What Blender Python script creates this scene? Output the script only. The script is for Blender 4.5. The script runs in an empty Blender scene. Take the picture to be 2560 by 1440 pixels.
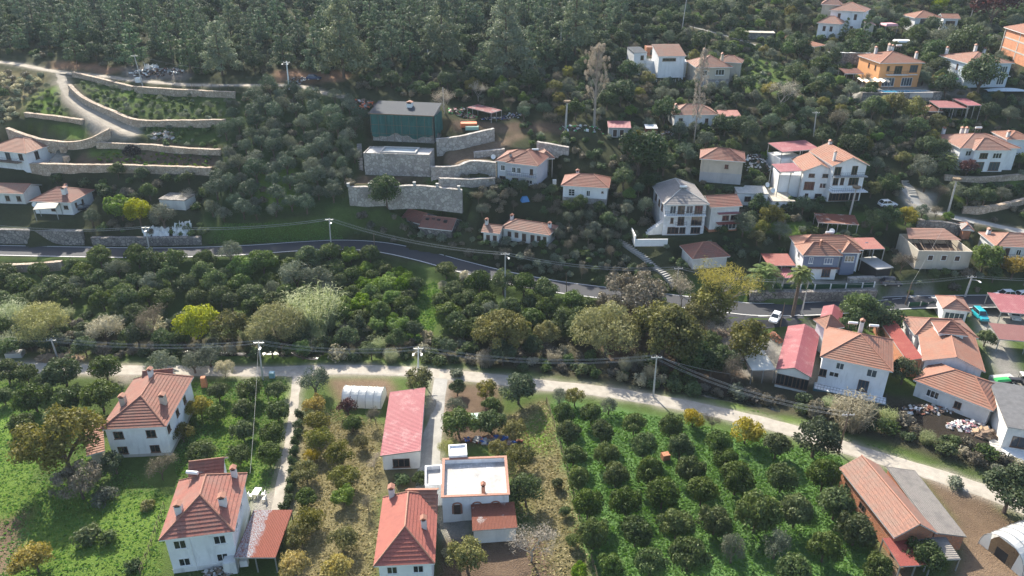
import bpy, math, random
import numpy as np
from mathutils import Vector, Matrix
R = math.radians
sc = bpy.context.scene
COL = sc.collection
# ---------------------------------------------------------------- camera, sky, sun, exposure
PITCH = R(26.5); CAMZ = 75.0; FPX = 1837.0
cd = bpy.data.cameras.new('camera'); cam = bpy.data.objects.new('camera', cd); COL.objects.link(cam)
cam.location = (0, 0, CAMZ); cam.rotation_euler = (math.pi/2 - PITCH, 0, 0)
cd.sensor_width = 36.0; cd.lens = FPX/2560*36; cd.clip_start = 0.5; cd.clip_end = 4000
sc.camera = cam
SUN_AZ = R(23); SUN_EL = R(38)          # azimuth counted from +Y towards -X
w = bpy.data.worlds.new('World'); sc.world = w; w.use_nodes = True
nt = w.node_tree
sky = nt.nodes.new('ShaderNodeTexSky'); sky.sky_type = 'NISHITA'; sky.sun_disc = False
sky.sun_elevation = SUN_EL; sky.sun_rotation = -SUN_AZ
sky.air_density = 1.0; sky.dust_density = 2.0
bg = nt.nodes['Background']; bg.inputs[1].default_value = 0.14
nt.links.new(sky.outputs[0], bg.inputs[0])
sd = bpy.data.lights.new('sun', 'SUN'); sd.energy = 4.9; sd.angle = R(0.5); sd.color = (1, .92, .78)
sun = bpy.data.objects.new('sun', sd); COL.objects.link(sun)
SV = Vector((-math.sin(SUN_AZ)*math.cos(SUN_EL), math.cos(SUN_AZ)*math.cos(SUN_EL), math.sin(SUN_EL)))
sun.rotation_euler = SV.to_track_quat('Z', 'Y').to_euler()
vs = sc.view_settings; vs.view_transform = 'Standard'; vs.look = 'None'; vs.exposure = 1.05; vs.gamma = 1
sc.cycles.max_bounces = 6; sc.cycles.diffuse_bounces = 3; sc.cycles.glossy_bounces = 2
sc.cycles.transmission_bounces = 4; sc.cycles.transparent_max_bounces = 8; sc.cycles.volume_bounces = 0
rng = random.Random(5)
# ---------------------------------------------------------------- mesh helper
class MB:
    def __init__(s): s.v = []; s.f = []; s.uv = []; s.mi = []
    def poly(s, pts, mi=0, uv=None):
        pts = [Vector(p) for p in pts]
        if uv is None:
            a = pts[1]-pts[0]
            if a.length < 1e-6: a = pts[2]-pts[0]
            a.normalize()
            n = Vector((0, 0, 0))
            for i in range(len(pts)): n += pts[i].cross(pts[(i+1) % len(pts)])
            if n.length < 1e-9: n = Vector((0, 0, 1))
            n.normalize(); b = n.cross(a)
            uv = [((p-pts[0]).dot(a), (p-pts[0]).dot(b)) for p in pts]
        i0 = len(s.v); s.v += [tuple(p) for p in pts]
        s.f.append(tuple(range(i0, i0+len(pts)))); s.uv += list(uv); s.mi.append(mi)
    def box(s, x0, y0, z0, x1, y1, z1, mi=0, top=True, bot=True):
        P = [(x0,y0,z0),(x1,y0,z0),(x1,y1,z0),(x0,y1,z0),(x0,y0,z1),(x1,y0,z1),(x1,y1,z1),(x0,y1,z1)]
        F = [(0,1,5,4),(1,2,6,5),(2,3,7,6),(3,0,4,7)]
        if top: F.append((4,5,6,7))
        if bot: F.append((3,2,1,0))
        for f in F: s.poly([P[i] for i in f], mi)
    def obox(s, c, size, M3=None, mi=0):
        c = Vector(c); hx, hy, hz = [q/2 for q in size]
        P = [Vector(p) for p in ((-hx,-hy,-hz),(hx,-hy,-hz),(hx,hy,-hz),(-hx,hy,-hz),(-hx,-hy,hz),(hx,-hy,hz),(hx,hy,hz),(-hx,hy,hz))]
        if M3 is not None: P = [M3 @ p for p in P]
        P = [p+c for p in P]
        for f in [(0,1,5,4),(1,2,6,5),(2,3,7,6),(3,0,4,7),(4,5,6,7),(3,2,1,0)]: s.poly([P[i] for i in f], mi)
    def tube(s, pts, r, n=6, mi=0, cap=True):
        pts = [Vector(p) for p in pts]
        if not isinstance(r, (list, tuple)): r = [r]*len(pts)
        rings = []
        for i, p in enumerate(pts):
            d = (pts[min(i+1, len(pts)-1)]-pts[max(i-1, 0)])
            if d.length < 1e-9: d = Vector((0, 0, 1))
            d.normalize()
            a = d.cross(Vector((0, 0, 1)) if abs(d.z) < .9 else Vector((1, 0, 0))).normalized(); b = d.cross(a)
            rings.append([p + (a*math.cos(2*math.pi*k/n)+b*math.sin(2*math.pi*k/n))*r[i] for k in range(n)])
        for i in range(len(rings)-1):
            for k in range(n):
                s.poly([rings[i][k], rings[i+1][k], rings[i+1][(k+1) % n], rings[i][(k+1) % n]], mi)
        if cap:
            s.poly(rings[-1][::-1], mi); s.poly(rings[0], mi)
    def lathe(s, prof, c=(0, 0, 0), n=12, mi=0):
        c = Vector(c); rings = [[c+Vector((r*math.cos(2*math.pi*k/n), r*math.sin(2*math.pi*k/n), z)) for k in range(n)] for r, z in prof]
        for i in range(len(rings)-1):
            for k in range(n): s.poly([rings[i][k], rings[i][(k+1) % n], rings[i+1][(k+1) % n], rings[i+1][k]], mi)
    def mesh(s, name, mats, smooth=False):
        me = bpy.data.meshes.new(name); me.from_pydata(s.v, [], s.f)
        ul = me.uv_layers.new(name='UVMap'); ul.data.foreach_set('uv', np.array(s.uv, 'f').ravel())
        for m in (mats if isinstance(mats, (list, tuple)) else [mats]): me.materials.append(m)
        me.polygons.foreach_set('material_index', s.mi)
        if smooth:
            me.polygons.foreach_set('use_smooth', [True]*len(s.f))
        me.update()
        return me
    def build(s, name, mats, parent=None, M=None, smooth=False):
        return link(s.mesh(name, mats, smooth), name, parent, M)
def link(me, name, parent=None, M=None):
    o = bpy.data.objects.new(name, me); COL.objects.link(o)
    if parent is not None: o.parent = parent
    if M is not None: o.matrix_local = M
    return o
def tag(o, label=None, cat=None, group=None, kind=None):
    if label: o['label'] = label
    if cat: o['category'] = cat
    if group: o['group'] = group
    if kind: o['kind'] = kind
    return o
def thing(name, label, cat, M, group=None):
    o = bpy.data.objects.new(name, None); COL.objects.link(o)
    o.empty_display_size = .5; o.matrix_world = M if isinstance(M, Matrix) else Matrix.Translation(M)
    return tag(o, label, cat, group)
def dup(root, M, label=None, group=None, cat=None):
    r = root.copy(); COL.objects.link(r); r.matrix_world = M
    tag(r, label, cat, group)
    for ch in KIDS(root):
        c = ch.copy(); COL.objects.link(c); c.parent = r
        for g in KIDS(ch):
            d = g.copy(); COL.objects.link(d); d.parent = c
    return r
def KIDS(o): return list(o.children)
# ---------------------------------------------------------------- materials
MATS = {}
def nodes(name):
    m = bpy.data.materials.new(name); m.use_nodes = True; t = m.node_tree
    return m, t, t.nodes['Principled BSDF']
def N(t, typ, **kw):
    n = t.nodes.new(typ)
    for k, v in kw.items():
        if k in n.inputs: n.inputs[k].default_value = v
        else: setattr(n, k, v)
    return n
def ramp(t, src, stops):
    r = t.nodes.new('ShaderNodeValToRGB'); e = r.color_ramp.elements
    while len(e) < len(stops): e.new(.5)
    for i, (p, c) in enumerate(stops): e[i].position = p; e[i].color = (*c, 1)
    t.links.new(src, r.inputs[0]); return r.outputs[0]
def mix(t, f, a, b, mode='MIX'):
    n = t.nodes.new('ShaderNodeMix'); n.data_type = 'RGBA'; n.blend_type = mode
    for s, i in ((f, 0), (a, 6), (b, 7)):
        if hasattr(s, 'is_linked'): t.links.new(s, n.inputs[i])
        elif i == 0: n.inputs[0].default_value = s
        else: n.inputs[i].default_value = (*s, 1)
    return n.outputs[2]
def noise(t, scale, detail=4, coord='Object', rough=.6, vec=None, ramp_=(.35, .65)):
    if vec is None: vec = N(t, 'ShaderNodeTexCoord').outputs[coord]
    n = N(t, 'ShaderNodeTexNoise', Scale=scale, Detail=detail, Roughness=rough); t.links.new(vec, n.inputs[0])
    if ramp_:
        mr = N(t, 'ShaderNodeMapRange'); mr.inputs[1].default_value, mr.inputs[2].default_value = ramp_
        t.links.new(n.outputs[0], mr.inputs[0]); return mr.outputs[0]
    return n.outputs[0]
def bump(t, b, h, strength=.4, dist=.05):
    n = N(t, 'ShaderNodeBump', Strength=strength, Distance=dist); t.links.new(h, n.inputs['Height']); t.links.new(n.outputs[0], b.inputs['Normal'])
def dk(c, k): return tuple(q*k for q in c)
def plain(name, c, rough=.7, var=.25, scale=1.2, metal=0, bmp=0, spec=.5):
    """one colour with stains of its own"""
    m, t, b = nodes(name)
    f = noise(t, scale, 6); f2 = noise(t, scale*9, 3)
    a = mix(t, f, dk(c, 1-var), dk(c, 1+var*.5)); a = mix(t, f2, a, dk(c, 1-var*.6)) if var > .05 else a
    if var > .05:
        mm = a.node; mm.inputs[0].default_value = .3
    t.links.new(a, b.inputs['Base Color'])
    b.inputs['Roughness'].default_value = rough; b.inputs['Metallic'].default_value = metal
    b.inputs['Specular IOR Level'].default_value = spec
    if bmp: bump(t, b, f2, bmp, .03)
    return m
def plaster(name, c, dirt=.35):
    m, t, b = nodes(name)
    geo = N(t, 'ShaderNodeTexCoord')
    mp = N(t, 'ShaderNodeMapping'); mp.inputs['Scale'].default_value = (1, 1, .25); t.links.new(geo.outputs['Object'], mp.inputs[0])
    f = noise(t, 1.1, 7, vec=mp.outputs[0], ramp_=(.5, .8)); f2 = noise(t, .35, 3, ramp_=(.4, .7))
    a = mix(t, f, c, dk(c, 1-dirt)); a = mix(t, f2, a, dk(c, 1-dirt*.35))
    t.links.new(a, b.inputs['Base Color']); b.inputs['Roughness'].default_value = .85
    bump(t, b, noise(t, 18, 2), .15, .02)
    return m
def tile(name, c1, c2, c3, dirt=.3):
    """roof tile, uv in metres: u along the eave, v up the slope"""
    m, t, b = nodes(name)
    uv = N(t, 'ShaderNodeTexCoord').outputs['UV']
    br = N(t, 'ShaderNodeTexBrick'); br.inputs['Scale'].default_value = 1
    br.inputs['Brick Width'].default_value = .26; br.inputs['Row Height'].default_value = .5
    br.inputs['Mortar Size'].default_value = .012; br.inputs['Mortar Smooth'].default_value = .6; br.offset = 0
    br.inputs['Color1'].default_value = (*c1, 1); br.inputs['Color2'].default_value = (*c2, 1); br.inputs['Mortar'].default_value = (*dk(c3, .7), 1)
    t.links.new(uv, br.inputs[0])
    f = noise(t, .55, 6, ramp_=(.42, .7)); f2 = noise(t, 3.5, 4, ramp_=(.4, .75))
    a = mix(t, f, br.outputs[0], c3); a.node.inputs[0].default_value = .5
    mlt = N(t, 'ShaderNodeMath', operation='MULTIPLY'); t.links.new(f, mlt.inputs[0]); mlt.inputs[1].default_value = min(1, dirt*1.8); t.links.new(mlt.outputs[0], a.node.inputs[0])
    m2 = N(t, 'ShaderNodeMath', operation='MULTIPLY'); t.links.new(f2, m2.inputs[0]); m2.inputs[1].default_value = dirt
    a = mix(t, m2.outputs[0], a, dk(c3, .6))
    t.links.new(a, b.inputs['Base Color']); b.inputs['Roughness'].default_value = .75
    wv = N(t, 'ShaderNodeTexWave', Scale=1/.26*.5/math.pi*3.14); wv.bands_direction = 'X'; t.links.new(uv, wv.inputs[0])
    bump(t, b, wv.outputs[0], .6, .05)
    return m
def stone(name, c1, c2, mort, sc_=2.2, coord='Object'):
    m, t, b = nodes(name)
    co = N(t, 'ShaderNodeTexCoord').outputs[coord]
    dn = N(t, 'ShaderNodeTexNoise', Scale=1.5); t.links.new(co, dn.inputs[0])
    v = N(t, 'ShaderNodeTexVoronoi', Scale=sc_); e = N(t, 'ShaderNodeTexVoronoi', Scale=sc_); e.feature = 'DISTANCE_TO_EDGE'
    for q in (v, e): t.links.new(co, q.inputs[0])
    sep = N(t, 'ShaderNodeSeparateColor'); t.links.new(v.outputs['Color'], sep.inputs[0])
    a = ramp(t, sep.outputs[0], [(0, c1), (.5, dk(c2, .8)), (1, c2)])
    mr = N(t, 'ShaderNodeMapRange'); mr.inputs[1].default_value = .02; mr.inputs[2].default_value = .1; t.links.new(e.outputs[0], mr.inputs[0])
    a = mix(t, mr.outputs[0], mort, a)
    a2 = mix(t, noise(t, .4, 5), a, dk(c1, .6)); a2.node.inputs[0].default_value = .2
    t.links.new(mix(t, noise(t, .35, 5, ramp_=(.5, .75)), a, a2), b.inputs['Base Color'])
    b.inputs['Roughness'].default_value = .9; bump(t, b, mr.outputs[0], .7, .08)
    return m
def corr(name, c, c2, period=.25, rough=.5, f_lo=.5, f_hi=.62, coord='UV', dirx='X', split=0):
    """corrugated sheet; c2 = weathered patches"""
    m, t, b = nodes(name)
    uv = N(t, 'ShaderNodeTexCoord').outputs[coord]
    wv = N(t, 'ShaderNodeTexWave', Scale=.5/period*2/2); wv.bands_direction = dirx; t.links.new(uv, wv.inputs[0])
    f = noise(t, .5, 5, ramp_=(f_lo, f_hi)); a = mix(t, f, c, c2)
    if split:
        sx = N(t, 'ShaderNodeSeparateXYZ'); t.links.new(uv, sx.inputs[0]); ad = N(t, 'ShaderNodeMath', operation='MULTIPLY_ADD'); ad.inputs[1].default_value = -2.2; t.links.new(noise(t, 1.2, 5, ramp_=None), ad.inputs[0]); t.links.new(sx.outputs[0], ad.inputs[2]); mr = N(t, 'ShaderNodeMapRange'); mr.inputs[1].default_value = split-1.3; mr.inputs[2].default_value = split-.9; t.links.new(ad.outputs[0], mr.inputs[0]); a = mix(t, mr.outputs[0], c2, c)
    a = mix(t, noise(t, 6, 3), a, dk(c, .75)); a.node.inputs[0].default_value = .25
    t.links.new(a, b.inputs['Base Color']); b.inputs['Roughness'].default_value = rough; b.inputs['Specular IOR Level'].default_value = .2
    bump(t, b, wv.outputs[0], .9, .08)
    return m
def glassy(name, c=(.02, .025, .03), rough=.08):
    m, t, b = nodes(name); b.inputs['Base Color'].default_value = (*c, 1); b.inputs['Roughness'].default_value = rough
    b.inputs['Specular IOR Level'].default_value = .8
    return m
def leafmat(name, c1, c2, trans=.35, hue=.0):
    m, t, b = nodes(name)
    at = N(t, 'ShaderNodeAttribute', attribute_name='lv'); oi = N(t, 'ShaderNodeObjectInfo')
    a = ramp(t, at.outputs['Fac'], [(0, c1), (1, c2)])
    hs = N(t, 'ShaderNodeHueSaturation')
    for i, (lo, hi) in ((0, (.485-hue, .515+hue)), (1, (.8, 1.1)), (2, (.72, 1.22))):
        mr = N(t, 'ShaderNodeMapRange'); mr.inputs[3].default_value = lo; mr.inputs[4].default_value = hi
        ml = N(t, 'ShaderNodeMath', operation='FRACT'); mm = N(t, 'ShaderNodeMath', operation='MULTIPLY'); mm.inputs[1].default_value = [1, 7.31, 13.7][i]
        t.links.new(oi.outputs['Random'], mm.inputs[0]); t.links.new(mm.outputs[0], ml.inputs[0]); t.links.new(ml.outputs[0], mr.inputs[0])
        t.links.new(mr.outputs[0], hs.inputs[i])
    t.links.new(a, hs.inputs['Color'])
    t.links.new(hs.outputs[0], b.inputs['Base Color']); b.inputs['Roughness'].default_value = .6; b.inputs['Specular IOR Level'].default_value = .2
    tr = N(t, 'ShaderNodeBsdfTranslucent'); hs2 = N(t, 'ShaderNodeHueSaturation'); hs2.inputs['Saturation'].default_value = 1.15; hs2.inputs['Value'].default_value = 1.2
    t.links.new(hs.outputs[0], hs2.inputs['Color']); t.links.new(hs2.outputs[0], tr.inputs[0])
    ms = N(t, 'ShaderNodeMixShader'); ms.inputs[0].default_value = trans
    t.links.new(b.outputs[0], ms.inputs[1]); t.links.new(tr.outputs[0], ms.inputs[2])
    t.links.new(ms.outputs[0], t.nodes['Material Output'].inputs[0])
    return m
m_white = plaster('white_plaster', (.77, .78, .79), .4)
m_white2 = plaster('weathered_white_plaster', (.67, .67, .65), .5)
m_grey = plaster('grey_plaster', (.4, .4, .4), .45)
m_beige = plaster('beige_plaster', (.5, .45, .37), .4)
m_orange = plaster('orange_plaster', (.75, .36, .15), .15)
m_blue = plaster('slate_blue_plaster', (.17, .2, .28), .2)
m_conc = plaster('concrete', (.42, .41, .39), .35)
m_brick = stone('red_brick', (.5, .18, .09), (.6, .25, .13), (.35, .2, .14), 3.2)
m_tile = tile('clay_roof_tile', (.285, .108, .075), (.225, .084, .058), (.22, .115, .085), .5)
m_tile_o = tile('orange_roof_tile', (.335, .145, .092), (.275, .118, .075), (.28, .16, .115), .5)
m_tile_d = tile('dark_old_roof_tile', (.28, .1, .07), (.22, .09, .065), (.2, .11, .085), .5)
m_tile_w = tile('weathered_roof_tile', (.33, .155, .105), (.27, .13, .095), (.24, .16, .125), .55)
m_tile_p = tile('pale_pink_roof_tile', (.37, .19, .135), (.31, .155, .115), (.29, .185, .145), .5)
m_tile_g = tile('grey_roof_tile', (.29, .27, .255), (.25, .23, .22), (.2, .185, .18), .4)
m_ridge = plain('ridge_tile', (.36, .165, .11), .7, .4, 4)
m_pink = corr('pink_metal_sheet', (.33, .105, .12), (.42, .21, .215), .55, .55)
m_red = corr('red_metal_sheet', (.34, .085, .07), (.4, .14, .11), .3, .45)
m_rust = corr('rusty_metal_sheet', (.24, .085, .055), (.5, .47, .45), .3, .5, .55, .6)
m_bluerust = corr('red_sheet_worn_to_bare_metal', (.25, .075, .05), (.34, .38, .42), .35, .6, .8, .9, split=2.3)
m_dkmet = corr('dark_grey_metal_sheet', (.042, .055, .075), (.075, .08, .085), .6, .75, .6, .75)
m_grcorr = corr('grey_fibre_cement_sheet', (.26, .24, .22), (.17, .155, .15), .5, .9, coord='UV', dirx='Y')
m_stone = stone('grey_rubble_stone', (.3, .27, .25), (.5, .46, .42), (.26, .24, .215), 1.25)
m_stone_y = stone('tan_rubble_stone', (.4, .3, .22), (.56, .45, .35), (.28, .22, .16), 1.5)
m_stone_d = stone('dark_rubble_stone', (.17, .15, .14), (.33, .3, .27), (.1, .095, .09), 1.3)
m_glass = glassy('window_glass'); m_glass_b = glassy('blue_window_glass', (.05, .07, .09), .15)
m_frame = plain('white_window_frame', (.75, .75, .74), .5, .1); m_frame_b = plain('brown_window_frame', (.16, .09, .06), .6, .2)
m_wood = plain('old_wood', (.2, .14, .1), .85, .4, 3); m_dwood = plain('dark_wood', (.075, .045, .035), .8, .3, 3)
m_metal = plain('galvanised_steel', (.42, .43, .44), .45, .2, 3, .6)
m_pole = plain('concrete_pole', (.5, .48, .45), .9, .3, 1.5)
m_black = plain('black_rubber', (.018, .018, .02), .7, .1)
m_wpaint = plain('white_paint', (.8, .8, .78), .45, .12, 2)
m_blackrail = plain('black_iron', (.03, .03, .035), .5, .1)
m_dark = plain('painted_interior_shade', (.03, .028, .028), .9, .3)  # near-black colour standing for the shade inside openings
m_bark = plain('bark', (.14, .1, .075), .95, .4, 3, bmp=.5); m_barkg = plain('pale_grey_bark', (.34, .3, .26), .9, .35, 3)
m_plastic = None
# ---------------------------------------------------------------- terrain
CP, SP = math.cos(PITCH), math.sin(PITCH)
def slope(v): return np.tan(PITCH + np.arctan((np.asarray(v, float)-720)/FPX))
def at_z(u, v, z):
    """point on the level plane z that the drone sees at photo pixel (u, v)"""
    y = (CAMZ-z)/slope(v); dep = y*CP+(CAMZ-z)*SP
    return np.array([(u-1280)/FPX*dep, y, z], float)
def proj(x, y, z):
    dep = y*CP+(CAMZ-z)*SP
    return 1280+FPX*x/dep, 720+FPX*((CAMZ-z)*CP-y*SP)/dep
# height samples (photo column, row, height above the valley floor)
CT = []
for u in (-200, 300, 800, 1280, 1800, 2300, 2760):
    for v in (1600, 1440, 1250, 1100): CT.append((u, v, 0))
CT += [(-200,900,0),(150,915,0),(450,925,0),(750,925,0),(1050,930,0),(1350,960,0),(1640,998,0),(1950,1065,0),(2250,1160,0),(2560,1260,0),(2800,1330,0)]
CT += [(-200,800,.5),(200,800,.5),(600,800,.5),(1000,800,.5),(1300,800,.5),(1600,850,0),(1700,930,-.5),(2000,990,0),(2200,1040,.3),(2450,1080,.3),(2700,1120,.5)]
CT += [(-200,690,2.5),(200,690,2.5),(600,690,2.5),(1000,730,2),(1300,760,1.5),(1600,800,1),(1800,860,1),(2150,880,1.2),(2400,900,1.5),(2700,900,2)]
ROADZ = [(-300,620,6.3),(-100,624,6.2),(0,626,6),(200,630,6),(400,632,6),(600,626,6),(750,616,6),(850,612,6),(950,618,5.8),(1050,638,5.3),(1150,665,4.7),(1260,692,4),(1380,715,3.5),(1500,731,3),(1650,748,2.6),(1800,765,2.4),(1900,774,2.4),(2050,771,2.4),(2250,757,2.7),(2400,754,3),(2600,752,3.3),(2800,748,3.6)]
CT += ROADZ
CT += [(-200,570,9),(0,575,8.5),(250,575,8.5),(450,590,8),(700,585,8.5),(900,575,9)]
CT += [(-200,510,12.5),(60,530,11.5),(200,530,12),(430,520,12.5),(650,520,12.5),(850,500,14.5),(1020,515,14)]
CT += [(-200,430,17.5),(60,425,18),(300,430,18.3),(540,430,18.5),(750,400,20),(900,440,18)]
CT += [(-200,330,25),(60,340,24.5),(330,340,25),(550,330,25.3),(760,300,27)]
CT += [(-200,240,31),(100,230,32),(330,240,31.7),(560,240,31.7),(760,230,32)]
CT += [(-200,150,37),(0,155,37),(150,178,35.5),(400,208,33.6),(640,212,33.4),(800,228,32.5)]
CT += [(1290,600,9),(1290,645,6.3),(1120,590,9.2),(1450,640,7),(1450,505,15),(1300,460,17.6),(1000,437,18.4),(1000,350,24.3),(1180,340,25),(1300,315,26.6),(1450,400,21.5),(1550,330,25.5)]
CT += [(1000,230,32),(1250,240,31.4),(1500,230,32),(1300,180,34),(1600,180,34),(1750,215,31.8),(1740,315,25.5)]
CT += [(2060,712,5),(1900,710,4.5),(2060,650,8),(2350,672,7.2),(2520,650,7.8),(1720,590,10.3),(1850,585,10.3),(1760,650,7.6),(1590,600,9.4),(1600,690,4.8),(2200,720,3.8),(2400,720,4.3)]
CT += [(2400,545,12.2),(2560,575,11),(2215,520,13.3),(2060,497,14.8),(1900,530,12.8),(2100,560,11.5),(2300,500,14.6),(2700,560,11.5)]
CT += [(1800,450,18),(1650,440,18.7),(2450,435,18.3),(2250,430,18.5),(2650,430,18.5),(2000,390,21),(2200,350,23.7),(2600,350,23.5)]
CT += [(2000,290,27.5),(1900,235,31.2),(2245,236,30.9),(2450,235,31),(2600,235,31),(2380,290,27.3)]
CT += [(1650,170,34.6),(1780,200,32.6),(2000,160,35),(2300,120,38.3),(2530,140,37),(2110,92,40.3),(2340,80,41),(2700,100,39.5)]
for u in (-200, 200, 600, 1000, 1400, 1800, 2200, 2700):
    CT += [(u,60,43.5),(u,0,48)]
    if u < 1500: CT.append((u,120,39.6))
WP = [at_z(u, v, z) for u, v, z in CT]
for x in (-420, -250, -90, 90, 250, 420): WP += [np.array([x, 420., 66.]), np.array([x*2, 800., 84.])]
for x in (-300, 300, 0): WP += [np.array([x, -100., 0.]), np.array([x*2, -400., 0.])]
WP += [np.array([-300., 140, 1]), np.array([300., 130, 2]), np.array([-300, 60., 0]), np.array([300, 60., 0]), np.array([-330, 230., 34]), np.array([330, 230., 33])]
WP = np.array(WP)
def tpsU(r2): return np.where(r2 < 1e-9, 0, r2*np.log(np.maximum(r2, 1e-9)))*.5
_s = 100.; _n = len(WP); _P = WP[:, :2]/_s
_K = tpsU(((_P[:, None]-_P[None])**2).sum(-1)) + np.eye(_n)*.004
_Q = np.c_[np.ones(_n), _P]
_A = np.block([[_K, _Q], [_Q.T, np.zeros((3, 3))]]); _W = np.linalg.solve(_A, np.r_[WP[:, 2], 0, 0, 0])
def tps(x, y):
    q = np.c_[np.ravel(x), np.ravel(y)]/_s; out = np.empty(len(q))
    for i in range(0, len(q), 20000):
        c = q[i:i+20000]
        out[i:i+20000] = tpsU(((c[:, None]-_P[None])**2).sum(-1)) @ _W[:_n] + np.c_[np.ones(len(c)), c] @ _W[_n:]
    return out.reshape(np.shape(x))
def spaced(segs):
    a = [np.arange(s, e, d) for s, e, d in segs]; return np.concatenate(a+[[segs[-1][1]]])
GX = spaced([(-900,-240,30),(-240,-130,2.2),(-130,130,.85),(130,240,2.2),(240,900,30)])
GY = spaced([(-400,50,25),(50,66,2),(66,250,.85),(250,330,2.0),(330,1000,25)])
XX, YY = np.meshgrid(GX, GY)
HZ = tps(XX, YY)
HZ = np.where(YY > 420, np.minimum(HZ, 86), np.maximum(HZ, -2.5)); HZ = np.minimum(HZ, 86)
HZ += np.where(YY > 66, .12*np.sin(XX*.9+YY*.31)*np.sin(YY*.77-XX*.2)+.2*np.sin(XX*.23+1)*np.sin(YY*.19), 0)
def T(x, y):
    x = np.asarray(x, float); y = np.asarray(y, float)
    i = np.clip(np.searchsorted(GX, x)-1, 0, len(GX)-2); j = np.clip(np.searchsorted(GY, y)-1, 0, len(GY)-2)
    a = np.clip((x-GX[i])/(GX[i+1]-GX[i]), 0, 1); b = np.clip((y-GY[j])/(GY[j+1]-GY[j]), 0, 1)
    return (HZ[j, i]*(1-a)+HZ[j, i+1]*a)*(1-b)+(HZ[j+1, i]*(1-a)+HZ[j+1, i+1]*a)*b
_ys = np.arange(50, 420, .25)
def hit(u, v, h=0.):
    """first point at height h above the ground along the view through pixel (u, v)"""
    s = float(slope(v)); z = CAMZ-_ys*s; x = (u-1280)/FPX*(_ys*CP+(CAMZ-z)*SP)
    d = z-T(x, _ys)-h; k = int(np.argmax(d <= 0)) if (d <= 0).any() else len(_ys)-1
    if k == 0: k = 1
    f = d[k-1]/(d[k-1]-d[k]) if d[k-1] != d[k] else 0
    y = _ys[k-1]+f*.25; z = CAMZ-y*s
    return Vector(((u-1280)/FPX*(y*CP+(CAMZ-z)*SP), y, z))
def polyd(px, py, pts):
    """distance to a polyline, side (+ = left of travel) and height along it"""
    best = np.full(np.shape(px), 1e9); side = np.zeros(np.shape(px)); hz = np.zeros(np.shape(px))
    for a, b in zip(pts[:-1], pts[1:]):
        dx, dy = b[0]-a[0], b[1]-a[1]; L = dx*dx+dy*dy
        t = np.clip(((px-a[0])*dx+(py-a[1])*dy)/L, 0, 1)
        d = np.hypot(px-a[0]-t*dx, py-a[1]-t*dy); m = d < best
        best = np.where(m, d, best); side = np.where(m, np.sign(dx*(py-a[1])-dy*(px-a[0])), side); hz = np.where(m, a[2]+t*(b[2]-a[2]), hz)
    return best, side, hz
def smooth_line(P, step=2.):
    P = [Vector(p) for p in P]; out = []
    for i in range(len(P)-1):
        p0, p1, p2, p3 = P[max(i-1, 0)], P[i], P[i+1], P[min(i+2, len(P)-1)]
        n = max(2, int((p2-p1).length/step))
        for k in range(n):
            t = k/n; out.append(.5*((2*p1)+(p2-p0)*t+(2*p0-5*p1+4*p2-p3)*t*t+(3*p1-p0-3*p2+p3)*t**3))
    return out+[P[-1]]
ROADS = []
def grade(line, wid, fall=3.):
    """level the ground across a road"""
    global HZ
    d, s, hz = polyd(XX, YY, line)
    k = np.clip(1-(d-wid/2-.4)/fall, 0, 1); k = k*k*(3-2*k); HZ = HZ*(1-k)+hz*k
    ROADS.append((line, wid))
def sm(k): return k*k*(3-2*k)
asphalt = smooth_line([at_z(*p) for p in ROADZ]); grade(asphalt, 6.4, 2.5)
def lane(px, wid, fall=2.):
    P = [hit(u, v) for u, v in px]; L = smooth_line(P)
    for p in L: p.z = float(T(p.x, p.y))
    for _ in range(6):
        for i in range(1, len(L)-1): L[i].z = (L[i-1].z+L[i].z*2+L[i+1].z)/4
    grade(L, wid, fall); return L
lane_low = lane([(-300,905),(-100,908),(30,916),(150,921),(300,926),(450,927),(640,928),(760,925),(900,925),(1050,932),(1200,945),(1350,961),(1500,978),(1640,1000),(1800,1032),(1950,1068),(2100,1115),(2250,1160),(2400,1207),(2500,1243),(2600,1290),(2800,1380)], 4.6)
lane_side = lane([(742,930),(737,1000),(724,1100),(706,1200),(690,1285)], 2.6)
drive = lane([(1104,935),(1095,1000),(1086,1080),(1076,1160),(1068,1230)], 4.)
lane_top = lane([(-200,145),(0,155),(80,168),(150,180),(300,196),(420,208),(520,214),(640,213),(740,214),(800,228),(860,243)], 4.)
ramp_l = lane([(152,182),(160,215),(178,245),(215,275),(255,300),(300,325),(340,335)], 3.4)
hill_lane = lane([(2760,620),(2560,578),(2450,556),(2370,540),(2310,520),(2285,500),(2265,470)], 4.)
hill_path = lane([(1690,55),(1760,75),(1850,100),(1940,128)], 1.8)
# retaining walls: top edge (pixels) above the ground behind; the ground behind is filled up to the wall
WALLS = []
def wall_line(name, label, px, h, m, back=6., cap=None, group=None, th=.5):
    """px: foot of the wall from left to right; h height; ground behind raised and levelled"""
    global HZ
    P = [hit(u, v) for u, v in px]
    d, s, hz = polyd(XX, YY, P)
    ends = np.ones_like(d)
    for a, b, sg in ((P[0], P[1], 1), (P[-1], P[-2], 1)):
        t = ((XX-a.x)*(b.x-a.x)+(YY-a.y)*(b.y-a.y))/((b.x-a.x)**2+(b.y-a.y)**2)**.5
        ends *= np.clip(1+(t+.2)/1.5, 0, 1)
    k = np.where((s > 0) & (d > .75) & (d < back+.75), 1-sm(np.clip((d-back*.45)/(back*.55), 0, 1)), 0)*ends
    tgt = hz+h-.25
    HZ = np.where(k > 0, np.maximum(HZ, HZ*(1-k)+tgt*k), HZ)
    near = ((s > 0) & (d <= .75)) | ((s <= 0) & (d < 2.3)); HZ = np.where(near & (ends > .3), np.minimum(HZ, hz+.05), HZ)
    WALLS.append((name, label, P, h, m, cap, group, th))
PADS = []
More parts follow.
